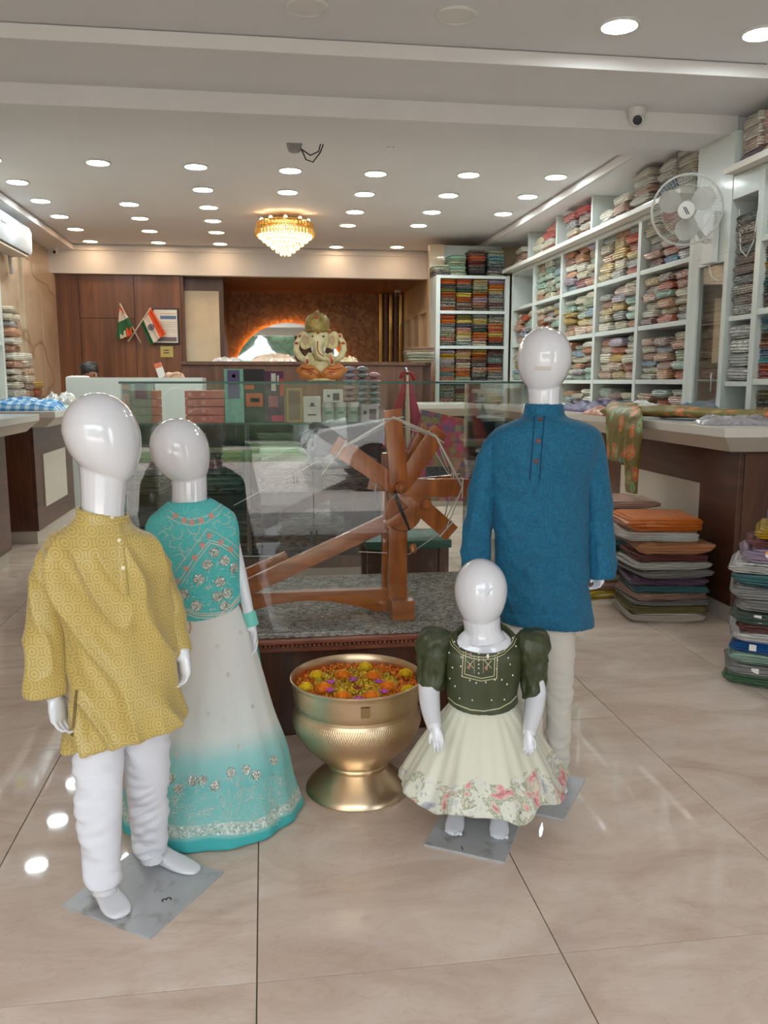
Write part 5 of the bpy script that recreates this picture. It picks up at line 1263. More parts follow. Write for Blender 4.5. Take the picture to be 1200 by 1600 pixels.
def petals(cols, rmin, rmax, n, name, label):
    b_ = MB(); cc = UC + V((0, 0, fz))
    for i in range(n):
        a = pr.uniform(0, 2 * PI); r = math.sqrt(pr.uniform(rmin ** 2, rmax ** 2)); p = cc + V((r * math.cos(a), r * math.sin(a), pr.uniform(-.004, .006) + .004 * (1 - r / .19)))
        d = V((pr.uniform(-1, 1), pr.uniform(-1, 1), pr.uniform(-.3, .8))).normalized() * pr.uniform(.004, .008); s = d.cross(V((0, 0, 1))).normalized() * .0022
        up_ = V((0, 0, .0016)); b_.m(i % len(cols)).add([p - s, p + d * .5 - s * 1.3 + up_, p + d, p + d * .5 + s * 1.3 + up_, p + s], [[0, 1, 2, 3, 4]])
    o = b_.build(name, cols, None, True, loc=cc); tag(o, label, 'petals', kind='stuff')
OR1, OR2 = plain('marigold_orange', srgb(252, 150, 30), .7, var=.12), plain('deep_orange', srgb(240, 116, 26), .7, var=.15)
YE1, YE2 = plain('marigold_yellow', srgb(248, 208, 36), .7, var=.12), plain('pale_yellow', srgb(240, 216, 80), .7, var=.1)
GR_ = plain('calyx_green', srgb(150, 170, 80), .7)
petals([OR1, OR2], .125, .183, 2600, 'orange_petals', 'loose orange marigold petals in a ring around the brass urn edge')
petals([YE1, YE2, YE2, YE1, YE2, YE1, OR1, YE1, GR_], .0, .128, 2400, 'yellow_petals', 'loose yellow petals heaped in the middle of the brass urn')
def marigold(mat, R, seed):
    r = random.Random(seed); b_ = MB()
    for L in range(6):
        ph = L / 6 * 1.45; n = max(5, int(16 * math.cos(ph * .85)))
        for k in range(n):
            a = 2 * PI * (k + r.random() * .6) / n; rad = R * math.cos(ph); z = R * .75 * math.sin(ph)
            c = V((rad * math.cos(a), rad * math.sin(a), z)); d = V((math.cos(a) * math.cos(ph), math.sin(a) * math.cos(ph), math.sin(ph) + .15)).normalized(); s = V((-math.sin(a), math.cos(a), 0)) * R * .2
            b_.add([c * .6, c + s - d * R * .05, c + s * .6 + d * R * .16, c + d * R * .08 + V((0, 0, R * .05)), c - s * .6 + d * R * .16, c - s - d * R * .05], [[0, 1, 2, 3], [0, 3, 4, 5]])
    b_.ball((0, 0, R * .25), R * .75, R * .75, R * .5, 12, 8)
    me = b_.mesh('marigold', smooth=False, fixn=False); me.materials.append(mat); return me
MY, MO = marigold(YE1, .021, 1), marigold(OR1, .024, 2)
def at_bed(x, y): return aZ(x, y, fz + .008)
for x, y, w in [(478, 1076, 'leftmost, against the left rim'), (495, 1057, 'second from left along the back rim'), (571, 1044, 'at the middle of the back rim'), (634, 1054, 'near the right back rim'), (638, 1080, 'far right, partly behind the green sleeve')]:
    o = link('marigold', MY, None, None, at_bed(x, y)); o.rotation_euler = (0, 0, pr.uniform(0, 6)); tag(o, 'yellow marigold head in the urn, %s' % w, 'flower', 'yellow marigolds in the urn')
for x, y, w in [(536, 1057, 'back left of the centre'), (583, 1059, 'back right of the centre'), (606, 1075, 'right of the centre'), (580, 1091, 'front right of the centre'), (536, 1091, 'front left of the centre'), (506, 1078, 'left of the centre')]:
    o = link('marigold', MO, None, None, at_bed(x, y)); o.rotation_euler = (0, 0, pr.uniform(0, 6)); tag(o, 'orange marigold head in the urn, %s' % w, 'flower', 'orange marigolds in the urn')
MG = plain('magenta_bract', srgb(206, 80, 190), .6, var=.15)
def bract(mat, seed, R=.012):
    r = random.Random(seed); b_ = MB()
    for k in range(5):
        a = 2 * PI * k / 5 + r.random() * .4; d = V((math.cos(a), math.sin(a), .35)); s = V((-math.sin(a), math.cos(a), 0)) * R * .55
        b_.add([(0, 0, 0), d * R * .6 + s, d * R * 1.3 + V((0, 0, R * .3)), d * R * .6 - s, d * R * .6 + V((0, 0, .002))], [[0, 1, 4], [0, 4, 3], [4, 1, 2], [4, 2, 3]])
    me = b_.mesh('bract', fixn=False); me.materials.append(mat); return me
BM = bract(MG, 3)
for x, y, w in [(518, 1070, 'upper left of the six'), (552, 1066, 'upper middle of the six'), (592, 1069, 'upper right of the six'), (516, 1083, 'lower left of the six'), (600, 1085, 'lower right of the six'), (561, 1096, 'nearest the front rim')]:
    o = link('bougainvillea_flower', BM, None, None, at_bed(x, y) + V((0, 0, .004))); o.scale = (1.1,) * 3; tag(o, 'small magenta bougainvillea in the urn, %s' % w, 'flower', 'magenta flowers in the urn')
o = link('red_flower', bract(plain('dark_red_petal', srgb(150, 40, 30), .6), 5, .013), None, None, at_bed(559, 1079) + V((0, 0, .004))); tag(o, 'single dark red flower at the centre of the urn', 'flower')
# ---------------------------------------------------------------- deity figurine on the case
GZ = z1 + .0075; GY = 3.2; GP = aY(503, 594, GY); GP.z = GZ
gn = thing('deity_figurine', 'seated elephant headed deity figurine, cream with orange legs, on the glass case', 'figurine', GP)
gs_ = mpp(GP)
CR, OG, RD, GD = plain('painted_cream', srgb(232, 220, 168), .35, coat=.5, var=.12, scale=40), plain('painted_orange', srgb(222, 138, 66), .35, coat=.5, var=.06), plain('painted_red', srgb(184, 62, 44), .4, coat=.4), plain('painted_antique_gold', srgb(168, 146, 82), .4, .2, var=.3, scale=60)
def G(x, y, d=0.0): return GP + RIGHT * ((x - 503) * gs_) + V((0, 0, (594 - y) * gs_)) - DEEP * (d * gs_)
b = MB()
b.ball(G(502, 568), 17 * gs_, 14 * gs_, 20 * gs_, 24, 16)                        # belly
b.ball(G(501, 578, 2), 14 * gs_, 13 * gs_, 12 * gs_, 20, 14)
b.ball(G(499, 530, 3), 17 * gs_, 15 * gs_, 19 * gs_, 24, 16)                      # head
b.ball(G(499, 545, 7), 11 * gs_, 10 * gs_, 12 * gs_, 20, 12)
b.tube([G(499, 536, 15), G(499, 546, 19), G(501, 554, 20), G(507, 559, 19), G(514, 560, 17), G(518, 557, 16)], [8 * gs_, 6.5 * gs_, 5.5 * gs_, 4.5 * gs_, 3.6 * gs_, 2.6 * gs_], 14)   # trunk
for sx in (-1, 1):
    b.tube([G(501 + sx * 12, 555), G(501 + sx * 24, 562), G(501 + sx * 32, 556, 2), G(501 + sx * 37, 546, 3), G(501 + sx * 36, 535, 3), G(501 + sx * 32, 529, 3)], [7 * gs_, 6 * gs_, 5.5 * gs_, 5 * gs_, 4.5 * gs_, 4 * gs_], 12)
    b.ball(G(501 + sx * 31, 526, 4), 4.5 * gs_, 3 * gs_, 6 * gs_, 12, 8)
    b.tube([G(501 + sx * 14, 553, 3), G(501 + sx * 19, 562, 8), G(501 + sx * 19, 570, 13)], [6 * gs_, 5.5 * gs_, 4.5 * gs_], 12)
    b.ball(G(501 + sx * 19, 562, 16), 5 * gs_, 3.5 * gs_, 8.5 * gs_, 14, 10)
place_mesh('body', remesh(b, .0028, 2), CR, gn)
for sx in (-1, 1):
    b = MB(); secs = []
    for t_, w_, h_ in ((0, 3, 9), (.3, 7, 12), (.6, 10, 14), (.9, 9, 11), (1.0, 5, 7)):
        secs.append((G(499 + sx * (13 + 17 * t_), 530 - 3 * t_ + 3, 2 - 4 * t_), V((0, 0, h_ * gs_)), DEEP * (2.2 * gs_)))
    b.loft(secs, 20, 3).build('ear', CR, gn, True)
    b = MB(); b.loft([(G(499 + sx * (17 + 8 * t_), 531, 4 - 3 * t_), V((0, 0, h_ * gs_)), DEEP * (1.0 * gs_)) for t_, h_ in ((0, 4), (.5, 8), (1, 4))], 14, 3).build('inner_ear', plain('ear_pink', srgb(206, 176, 140), .5), gn, True)
    b = MB(); b.tube([G(503, 583, 4), G(503 + sx * 12, 585, 11), G(503 + sx * 25, 582, 10), G(503 + sx * 32, 576, 2), G(503 + sx * 26, 572, 6), G(503 + sx * 12, 578, 14), G(503 + sx * 3, 583, 17)], [8 * gs_, 8.5 * gs_, 9.5 * gs_, 9 * gs_, 8 * gs_, 6.5 * gs_, 4.5 * gs_], 16)
    o = b.build('crossed_leg', OG, gn, True)
    for k in range(3):
        MB().tube([G(503 + sx * (10 + k * 2), 575 - 0 + k * 4, 21 - k * .5), G(503 + sx * 20, 576 + k * 4, 19.5 - k), G(503 + sx * (30 - k), 574 + k * 3, 14 - k)], .9 * gs_, 6).build('dhoti_fold', RD, o, True)
    MB().ball(G(499 + sx * 8, 526, 15.5), 2.2 * gs_, 1.4 * gs_, 1.5 * gs_, 10, 6).build('eye', M['black'], gn, True)
    MB().lathe([(0.3 * gs_, -6 * gs_), (2 * gs_, 0), (1.4 * gs_, 4 * gs_)], G(499 + sx * 9, 545, 15), 10).build('tusk', M['paper'], gn, True)
    MB().ball(G(501 + sx * 19, 564, 19.5), 2.4 * gs_, 1.2 * gs_, 4.0 * gs_, 10, 8).build('palm_mark', RD, gn, True)
    MB().ball(G(501 + sx * 36, 536, 8), 3 * gs_, 1.6 * gs_, 2 * gs_, 10, 6).build('arm_band', RD, gn, True)
    MB().ball(G(501 + sx * 31, 525, 7.6), 2 * gs_, 1 * gs_, 2.6 * gs_, 10, 6).build('hand_mark', RD, gn, True)
b = MB(); b.lathe([(15.5 * gs_, 0), (18.5 * gs_, 3 * gs_), (19 * gs_, 8 * gs_), (19.5 * gs_, 13 * gs_), (18 * gs_, 20 * gs_), (14 * gs_, 26 * gs_), (8 * gs_, 29.5 * gs_), (3 * gs_, 30.5 * gs_), (3.4 * gs_, 32.5 * gs_), (1 * gs_, 35 * gs_)], G(497, 520, 1), 28)
o = b.build('crown', GD, gn, True)
for k in range(14):
    a = -PI / 2 + (k - 6.5) * .27; P = G(497, 516, 1) + RIGHT * (18.8 * gs_ * math.cos(a)) + DEEP * (18.8 * gs_ * math.sin(a))
    MB().ball(P, 1.7 * gs_, n=8, m=6).build('crown_bead', GD, o, True)
for x, y, s_ in ((497, 497, 3.0), (490, 503, 2.2), (504, 503, 2.2), (497, 509, 2.4), (488, 510, 2), (506, 510, 2)): MB().ball(G(x, y, 18.2), s_ * gs_, 1.5 * gs_, s_ * gs_, 10, 6).build('crown_jewel', GD if s_ < 2.9 else RD, o, True)
MB().ball(G(499, 521, 17.2), 2.2 * gs_, 1.2 * gs_, 1.8 * gs_, 10, 6).build('forehead_mark', RD, gn, True)
MB().tube([G(499, 534, 23), G(498.5, 545, 25.3), G(501, 552, 25.5), G(508, 556.5, 23.6)], .8 * gs_, 6).build('trunk_stripe', RD, gn, True)
P = G(503, 592.5); MB().lathe([(20 * gs_, -1.5 * gs_), (22 * gs_, 0), (20 * gs_, 3 * gs_)], P, 28).build('base', CR, gn, 40)
MB().tube([G(490, 552, 13), G(495, 561, 16), G(502, 563, 17.5), G(509, 561, 16)], 1.3 * gs_, 6).build('necklace', GD, gn, True)
MB().ball(G(518, 558, 19), 3 * gs_, n=10, m=8).build('sweet', plain('sweet_pink', srgb(232, 140, 104), .6), gn, True)
# ================================================================ glass counter behind the case and its goods
GY0, GY1, GT = 5.25, 5.85, 1.0
P0_ = lambda n, c: plain(n, srgb(*c), .5)
gt = thing('glass_counter', 'glazed sales counter with boxes on top, behind the glass display case', 'counter', (-.1, 5.5, 0))
gx0, gx1 = -1.02, .80
MB().box(gx0, gx1, GY0, GY1, .08, .16, .004).build('base', M['brownwood'], gt); MB().box(gx0 + .04, gx1 - .04, GY0 + .04, GY1 - .04, 0, .08).build('plinth', M['kick'], gt)
MB().box(gx0 + .02, gx1 - .02, GY1 - .02, GY1, .16, GT - .01).build('back_panel', P0_('counter_back', (84, 78, 74)), gt)
for x in (gx0, gx0 + .9, gx1 - .025): MB().box(x, x + .025, GY0, GY1 - .02, .16, GT - .01, .002).build('upright', M['steel'], gt)
MB().box(gx0, gx1, GY0 - .02, GY1, GT - .01, GT, .002).build('glass_top', M['glass'], gt)
MB().box(gx0, gx1, GY0 - .022, GY0 - .02, GT - .01, GT).build('top_edge', M['edge'], gt)
MB().box(gx0 + .026, gx1 - .026, GY0 + .01, GY1 - .02, .555, .563).build('glass_shelf', M['glass'], gt)
MB().box(gx0, gx1, GY0 - .008, GY0 - .003, .16, GT - .012).build('front_pane', M['glass'], gt)
def stack(x, Y, z, items, w, d, label, group, rot=0, wrapped=False, cat=None, jit=.012, name=None):
    for k, (c_, h) in enumerate(items):
        garment((x + rr.uniform(-jit, jit), Y, z), (w * rr.uniform(.93, 1.0), d, h - .001), rot + rr.uniform(-.04, .04), c_, '%s %s, %s' % (c_, label, NTH[min(k, 11)]), group, wrapped, cat=cat, name=name); z += h
    return z
def pX(x, Y): return aY(x, 700, Y).x
gl = 'cloth inside the glass counter'
stack(pX(222, 5.5), 5.5, .564, [('sage', .06), ('green', .05), ('grey', .05), ('pink', .05), ('olive', .05)], .3, .4, 'folded cloth in the glass counter, leftmost pile', gl)
stack(pX(330, 5.5), 5.5, .564, [('dark green', .045), ('mint', .05), ('dark green', .05), ('pink', .06), ('olive', .05)], .42, .4, 'folded cloth in the glass counter, second pile', gl)
stack(pX(445, 5.5), 5.5, .564, [('navy', .06), ('lilac', .06), ('navy', .06), ('mint', .07)], .34, .4, 'folded cloth in the glass counter, third pile', gl)
stack(pX(545, 5.5), 5.5, .564, [('maroon', .05), ('grey', .05), ('lilac', .05), ('grey', .05)], .34, .4, 'folded cloth in the glass counter, rightmost pile', gl)
for x, w_ in ((240, 'left'), (360, 'middle'), (480, 'right')): stack(pX(x, 5.5), 5.5, .161, [('navy', .06), ('brown', .06), ('sage', .06), ('grey', .06)], .42, .4, 'cloth on the lower shelf of the glass counter, %s pile' % w_, gl)
def carton(x0, y0, x1, y1, Y, d, mat, name, label, cat='box', group=None, panels=(), base=GT + .0005):
    a = aY(x0, y1, Y); c = aY(x1, y0, Y); h = a.z - base; o_ = thing(name, label, cat, ((a.x + c.x) / 2, Y + d / 2, base), group)
    MB().box(a.x, c.x, Y, Y + d, base, base + (c.z - a.z), .002).build('carton', mat, o_)
    for (u0, v0, u1, v1, m_, nm) in panels:
        X0, X1 = lerp(a.x, c.x, u0), lerp(a.x, c.x, u1); Z0, Z1 = base + (c.z - a.z) * v0, base + (c.z - a.z) * v1
        MB().box(X0, X1, Y - .0015, Y - .0002, Z0, Z1).build(nm, m_, o_)
    return o_
bxY = 5.27
P_ = lambda n, c, **k: plain(n, srgb(*c), k.pop('rough', .45), **k)
CRD = P_('coral_card', (206, 112, 92), var=.12, scale=30); CRL = P_('coral_label', (226, 160, 140))
for sx, (xa, xb, nm) in enumerate([(206, 246, 'left pile'), (290, 351, 'pile beside the mint box')]):
    for k in range(4):
        o_ = carton(xa, 648, xb, 660, bxY, .25, CRD, 'gift_box', 'flat coral printed gift box, %s in the %s' % (NTH[k], nm), group='coral gift boxes', panels=[(.08, .3, .18, .75, CRL, 'print_spot'), (.42, .3, .52, .75, CRL, 'print_spot')], base=GT + .0005 + k * .0495)
VI, MI, BK, ORG_, PU = P_('violet_card', (104, 88, 142)), P_('mint_card', (138, 196, 176), var=.15, scale=30), P_('black_card', (44, 40, 42)), P_('orange_label', (214, 94, 52)), P_('plum_print', (96, 44, 82), var=.35, scale=26)
WH = M['paper']; GDB = P_('gold_card', (196, 160, 104)); TP = P_('taupe_card', (150, 118, 104)); MK = P_('mauve_print', (112, 84, 98))
carton(352, 577, 380, 661, bxY, .09, MI, 'tall_box', 'tall mint and violet box, first of the three tall ones', panels=[(.18, .45, .80, .98, VI, 'label_panel'), (.42, .84, .58, .90, WH, 'print_mark'), (.30, .72, .70, .74, WH, 'print_line')])
o_ = carton(382, 578, 413, 662, bxY, .09, BK, 'tall_box', 'tall black box with orange labels, between mint and plum boxes', panels=[(.1, .30, .9, .55, ORG_, 'label_panel'), (.05, .62, .5, .70, ORG_, 'label_strip'), (.3, .38, .75, .46, WH, 'print_line')])
carton(414, 582, 443, 662, bxY, .09, PU, 'tall_box', 'tall plum box with pink print and white upright lettering', panels=[(.36, .62, .60, .96, WH, 'lettering'), (.66, .74, .76, .92, WH, 'lettering'), (.35, .02, .95, .14, P_('pink_print', (206, 60, 104)), 'print_band'), (.8, .52, .98, .86, ORG_, 'print_spot'), (.2, .3, .7, .52, P_('rose_print', (176, 84, 110), var=.3, scale=60), 'print_spot')])
carton(448, 607, 472, 660, bxY, .07, GDB, 'slim_box', 'slim gold framed box between the plum and white boxes', panels=[(.14, .07, .86, .93, TP, 'window')])
carton(474, 620, 501, 660, bxY, .08, WH, 'white_box', 'white box with small grey printed mark beside three tins', panels=[(.35, .62, .72, .66, MK, 'print_mark'), (.42, .66, .62, .76, MK, 'print_mark'), (.25, .26, .75, .32, MK, 'print_line')])
for k, (xa, w_) in enumerate([(513, 'left'), (532, 'middle'), (552, 'right')]):
    p = aY(xa, 660, 5.33); R_ = 9 * mpp(p); tn = thing('tin', 'pale mint screw lid tin, %s of the three in a row' % w_, 'tin', (p.x, 5.33, GT), 'three mint tins')
    MB().lathe([(R_ * .95, 0), (R_, .004), (R_, .085), (R_ * .95, .09)], (p.x, 5.33, GT + .0005), 24).build('can', P_('mint_tin', (186, 200, 188)), tn, 40)
    MB().lathe([(R_ * 1.03, .0905), (R_ * 1.04, .095), (R_ * 1.04, .115), (R_ * .98, .12)], (p.x, 5.33, GT + .0005), 24).build('lid', M['plastic'], tn, 40)
    MB().box(p.x - R_ * .5, p.x + R_ * .5, 5.33 - R_ * 1.0 - .001, 5.33 - R_ * .99, GT + .05, GT + .066).build('label_band', P_('green_ink', (120, 150, 130)), tn)
carton(507, 607, 536, 627, 5.29, .1, WH, 'mug_box', 'white box with a printed dark cup, on top of the tins', panels=[(.45, .15, .8, .72, MK, 'cup_print'), (.15, .4, .3, .6, MK, 'print_mark')], base=GT + .1215)
carton(565, 633, 592, 660, bxY, .1, P_('grey_card', (196, 190, 192)), 'mug_box', 'grey white box with printed dark cup at the right end', panels=[(.45, .15, .85, .75, MK, 'cup_print'), (.1, .45, .3, .65, MK, 'print_mark')])
sat = lambda n, c: plain(n, srgb(*c), .25, .5, var=.1)
SA = [sat('rose_foil', (196, 160, 164)), sat('silver_foil', (170, 168, 180)), sat('grey_foil', (150, 156, 160))]
def pouch(mat):
    b_ = MB(); b_.loft([(V((x, 0, .019)), V((0, .045 * k, 0)), V((0, 0, .019 * h))) for x, k, h in ((-.038, 1, .25), (-.03, 1, .6), (-.012, .97, 1), (.012, .97, 1), (.03, 1, .6), (.038, 1, .25))], 16, 2, p=2.6)
    me = b_.mesh('pouch', smooth=True); me.materials.append(mat); return me
PM = [pouch(m_) for m_ in SA]
for c_, (x, w_, n) in enumerate([(546, 'left', 9), (566, 'middle', 9), (584, 'right', 8)]):
    X = aY(x, 640, 5.52).x
    for k in range(n):
        o_ = link('foil_pouch', PM[(c_ + (k > 5)) % 3], None, None, V((X, 5.52, GT + .001 + k * .0385))); o_.rotation_euler = (0, 0, rr.uniform(-.05, .05))
        tag(o_, 'shiny %s foil pouch, %s in the %s column of pouches' % (['rose', 'silver', 'grey'][(c_ + (k > 5)) % 3], NTH[k], w_), 'pouch', 'foil pouches beside the figurine')
# ---------------------------------------------------------------- embroidered bag on a hook stand
def emb():
    m, nt, b = NT('bright_embroidery'); setp(b, rough=.8)
    co = coords(nt, 'Object'); v = nd(nt, 'ShaderNodeTexVoronoi', Scale=34.0); nt.links.new(co, v.inputs[0])
    nt.links.new(ramp(nt, v.outputs['Color'], [(.15, srgb(176, 132, 110)), (.35, srgb(188, 84, 78)), (.5, srgb(206, 92, 140)), (.6, srgb(110, 110, 140)), (.72, srgb(150, 146, 100)), (.9, srgb(206, 150, 130))]), b.inputs['Base Color']); return m
BY = 4.35; bgp = aY(680, 780, BY); bg = thing('embroidered_bag', 'pink and red embroidered shoulder bag hanging behind the spinning wheel', 'bag', (bgp.x, BY, bgp.z))
q = [aY(x, y, BY) for x, y in ((632, 782), (730, 782), (727, 655), (660, 640), (636, 700))]
MB().prism([(p.x, p.z) for p in q], BY - .03, BY + .04, 'y').build('pouch', emb(), bg)
MB().prism([(p.x, p.z) for p in [aY(x, y, BY) for x, y in ((664, 748), (702, 748), (702, 728), (664, 728))]], BY - .036, BY - .031, 'y').build('mirror_work_band', P_('black_white_band', (80, 76, 74), var=.9, scale=120), bg)
hk = aY(636, 586, BY)
for x, m_ in ((606, P_('red_strap', (176, 52, 50))), (660, P_('pink_strap', (176, 62, 84)))):
    b_ = MB(); e_ = aY(x, 700, BY - .01); b_.loft([(hk + V((0, 0, -.01)), V((.012, 0, 0)), V((0, .004, 0))), (lerp(hk, e_, .4), V((.022, 0, 0)), V((0, .006, 0))), (e_, V((.035, 0, 0)), V((0, .008, 0)))], 12, 3).build('strap', m_, bg, True)
MB().tube([aY(626, 592, BY), aY(629, 583, BY), hk + V((0, 0, .012)), aY(643, 583, BY), aY(648, 594, BY)], .01, 8).build('strap_top', bpy.data.materials['red_strap'], bg, True)
MB().loft([(hk + V((0, -.01, 0)), V((.006, 0, 0)), V((0, .003, 0))), (aY(637, 650, BY - .02), V((.012, 0, 0)), V((0, .004, 0))), (aY(638, 700, BY - .02), V((.012, 0, 0)), V((0, .004, 0)))], 10, 3).build('cream_strap', P_('cream_strap', (216, 196, 166)), bg, True)
hs = thing('hook_stand', 'thin steel stand with a hook, holding the embroidered bag', 'stand', (hk.x, BY + .08, 0))
MB().lathe([(.12, 0), (.12, .008), (.015, .015)], (hk.x, BY + .09, 0), 28).build('base', M['steel'], hs, 40)
MB().tube([(hk.x, BY + .09, .01), (hk.x, BY + .09, hk.z + .03), (hk.x, BY + .03, hk.z + .035), (hk.x, BY - .01, hk.z + .008), (hk.x, BY - .015, hk.z + .02)], .006, 8).build('hooked_pole', M['steel'], hs, True)
# ---------------------------------------------------------------- piles of packets on the floor
tagm = MB().box(-.05, .05, -.001, 0, -.05, .05).mesh('tag'); tagm.materials.append(M['paper']); tago = MB().box(-.05, .05, -.0012, 0, -.02, .05).mesh('tag'); tago.materials.append(P_('orange_tag', (226, 150, 60)))
def pile(x, y, items, w, d, rot, label, group):
    z = .001
    for k, (c_, h, tg, dx) in enumerate(items):
        o_ = garment((x + dx * math.cos(rot), y + dx * math.sin(rot), z), (w * rr.uniform(.93, 1.02), d, h - .0015), rot + rr.uniform(-.12, .12), c_, '%s packet, %s %s' % (c_, NTH[k] if k < 12 else 'at the very top,', label), group, True, cat='packet', name='garment_packet'); o_.color = (*o_.color[:3], .0)
        if tg:
            for me_, nm in ((tagm, 'price_tag'), (tago, 'tag_header'))[:tg]:
                q_ = link(nm, me_, None, o_, V((-.22, -.503, .5))); q_.scale = (.8, 1, 5.5 if nm == 'price_tag' else 2.6)
                if nm == 'tag_header': q_.location.z = .72; q_.location.y = -.5045
        z += h
    return z
pile(2.10, 4.20, [('ivory', .05, 0, 0), ('olive', .04, 0, 0), ('grey', .03, 0, .01), ('blush', .035, 0, 0), ('teal', .04, 0, .02), ('purple', .04, 0, 0), ('grey', .045, 0, .02), ('white', .045, 0, 0), ('maroon', .035, 0, .01), ('peach', .07, 0, .02), ('white', .05, 0, -.05), ('orange', .075, 0, -.04)], .42, .34, -.10, 'in the big floor pile by the right counter', 'packets in the floor pile by the right counter')
pile(2.02, 4.72, [('yellow', .05, 0, 0), ('blush', .05, 0, 0), ('cream', .05, 0, 0), ('purple', .045, 0, 0), ('grey', .05, 0, 0), ('green', .05, 0, 0), ('teal', .05, 0, 0), ('white', .05, 0, 0), ('red', .045, 0, 0), ('grey', .04, 0, 0), ('brown', .045, 0, 0), ('blush', .05, 0, .05)], .42, .34, -.05, 'in the floor pile behind the big one', 'packets in the rear floor pile')
pile(2.12, 3.18, [('green', .045, 0, 0), ('grey', .05, 1, 0), ('mint', .045, 0, 0), ('blue', .05, 1, .01), ('white', .04, 0, .01), ('maroon', .03, 0, .03), ('dark green', .06, 1, .01), ('grey', .045, 0, .02), ('grey', .055, 2, .0), ('teal', .055, 2, .01), ('white', .045, 0, -.02), ('lilac', .065, 2, .02), ('maroon', .035, 0, .05), ('mustard', .05, 0, .07), ('sky blue', .06, 0, .11)], .36, .30, -.62, 'in the tall floor pile at the right edge', 'packets in the floor pile at the right edge')
pile(2.46, 2.74, [('ivory', .05, 0, 0), ('blush', .05, 0, 0), ('pink', .05, 0, 0), ('cream', .05, 1, 0), ('mint', .05, 0, 0), ('coral', .05, 0, 0)], .34, .28, -.62, 'in the low floor pile cut by the right edge', 'packets in the low pile at the right edge')
# ---------------------------------------------------------------- things on the counters
def heap(x, y, z, w, d, h, mat, name, label, cat, seed=0, rot=0, sub=30, rough_=1.0):
    nx, ny = sub, max(8, int(sub * d / w)); vs = []; fs = []
    for layer in (1, 0):
        for j in range(ny + 1):
            for i in range(nx + 1):
                u, v = i / nx * 2 - 1, j / ny * 2 - 1; e = max(0, 1 - abs(u) ** 3.5) * max(0, 1 - abs(v) ** 3.5); nn = noise.noise(V((u * 3 + seed, v * 3, 0))); n2 = noise.noise(V((u * 9 + seed, v * 7, 3)))
                wob = 1 + .08 * noise.noise(V((u * 2, v * 2, seed)))
                vs.append(V((u * w / 2 * wob, v * d / 2 * wob, (h * e ** .5 * (.62 + .38 * nn * rough_ + .16 * n2 * rough_) + .002) if layer else 0)))
    N = (nx + 1) * (ny + 1)
    for j in range(ny):
        for i in range(nx):
            a = j * (nx + 1) + i; fs.append([a, a + 1, a + nx + 2, a + nx + 1]); fs.append([N + a, N + a + nx + 1, N + a + nx + 2, N + a + 1])
    for i in range(nx):
        fs.append([i + 1, i, N + i, N + i + 1]); a = ny * (nx + 1) + i; fs.append([a, a + 1, N + a + 1, N + a])
    for j in range(ny):
        a = j * (nx + 1); c_ = (j + 1) * (nx + 1); fs.append([a, c_, N + c_, N + a]); a += nx; c_ += nx; fs.append([c_, a, N + a, N + c_])
    R_ = Matrix.Translation(V((x, y, z))) @ Matrix.Rotation(rot, 4, 'Z'); b_ = MB(); b_.add([R_ @ p for p in vs], fs)
    return tag(b_.build(name, mat, None, True, loc=V((x, y, z))), label, cat)
def film(name, c, rough=.15):
    m, nt, b = NT(name); setp(b, c, rough, coat=1.0); co = coords(nt, 'Object'); n = nd(nt, 'ShaderNodeTexNoise', Scale=26.0, Detail=4.0, Distortion=1.2); nt.links.new(co, n.inputs[0]); bump(nt, b, n.outputs[0], 1.0, .02)
    nt.links.new(ramp(nt, n.outputs[0], [(.35, tuple(k * .8 for k in c)), (.65, c)]), b.inputs['Base Color']); return m
def checks():
    m, nt, b = NT('blue_white_check'); setp(b, rough=.8); co = coords(nt, 'Object'); sp = nd(nt, 'ShaderNodeSeparateXYZ'); nt.links.new(co, sp.inputs[0])
    sx = math_(nt, 'GREATER_THAN', math_(nt, 'SINE', math_(nt, 'MULTIPLY', sp.outputs[0], 95.0)), -.1); sy = math_(nt, 'GREATER_THAN', math_(nt, 'SINE', math_(nt, 'MULTIPLY', math_(nt, 'ADD', sp.outputs[1], sp.outputs[2]), 80.0)), -.1)
    f = math_(nt, 'MULTIPLY', math_(nt, 'ADD', sx, sy), .5); nt.links.new(ramp(nt, f, [(.1, srgb(206, 220, 232)), (.5, srgb(120, 172, 212)), (.9, srgb(58, 124, 184))]), b.inputs['Base Color']); return m
CT = 1.031
heap(-1.88, 6.98, CT, .62, .6, .12, checks(), 'checked_cloth', 'crumpled blue and white checked cloth on the left counter', 'cloth', 3, .1)
heap(-1.72, 7.62, CT, .28, .35, .15, film('clear_bag', srgb(206, 204, 196)), 'plastic_bag', 'crumpled clear plastic bag on the left counter beside the checked cloth', 'plastic bag', 5)
heap(-2.08, 7.72, CT, .3, .3, .08, M['creamp'], 'folded_cloth', 'flattened ivory cloth at the far end of the left counter', 'cloth', 11)
heap(-1.60, 7.25, CT, .12, .35, .03, P_('mint_cloth', (186, 206, 190)), 'mint_cloth', 'small pale mint cloth at the aisle edge of the left counter', 'cloth', 7)
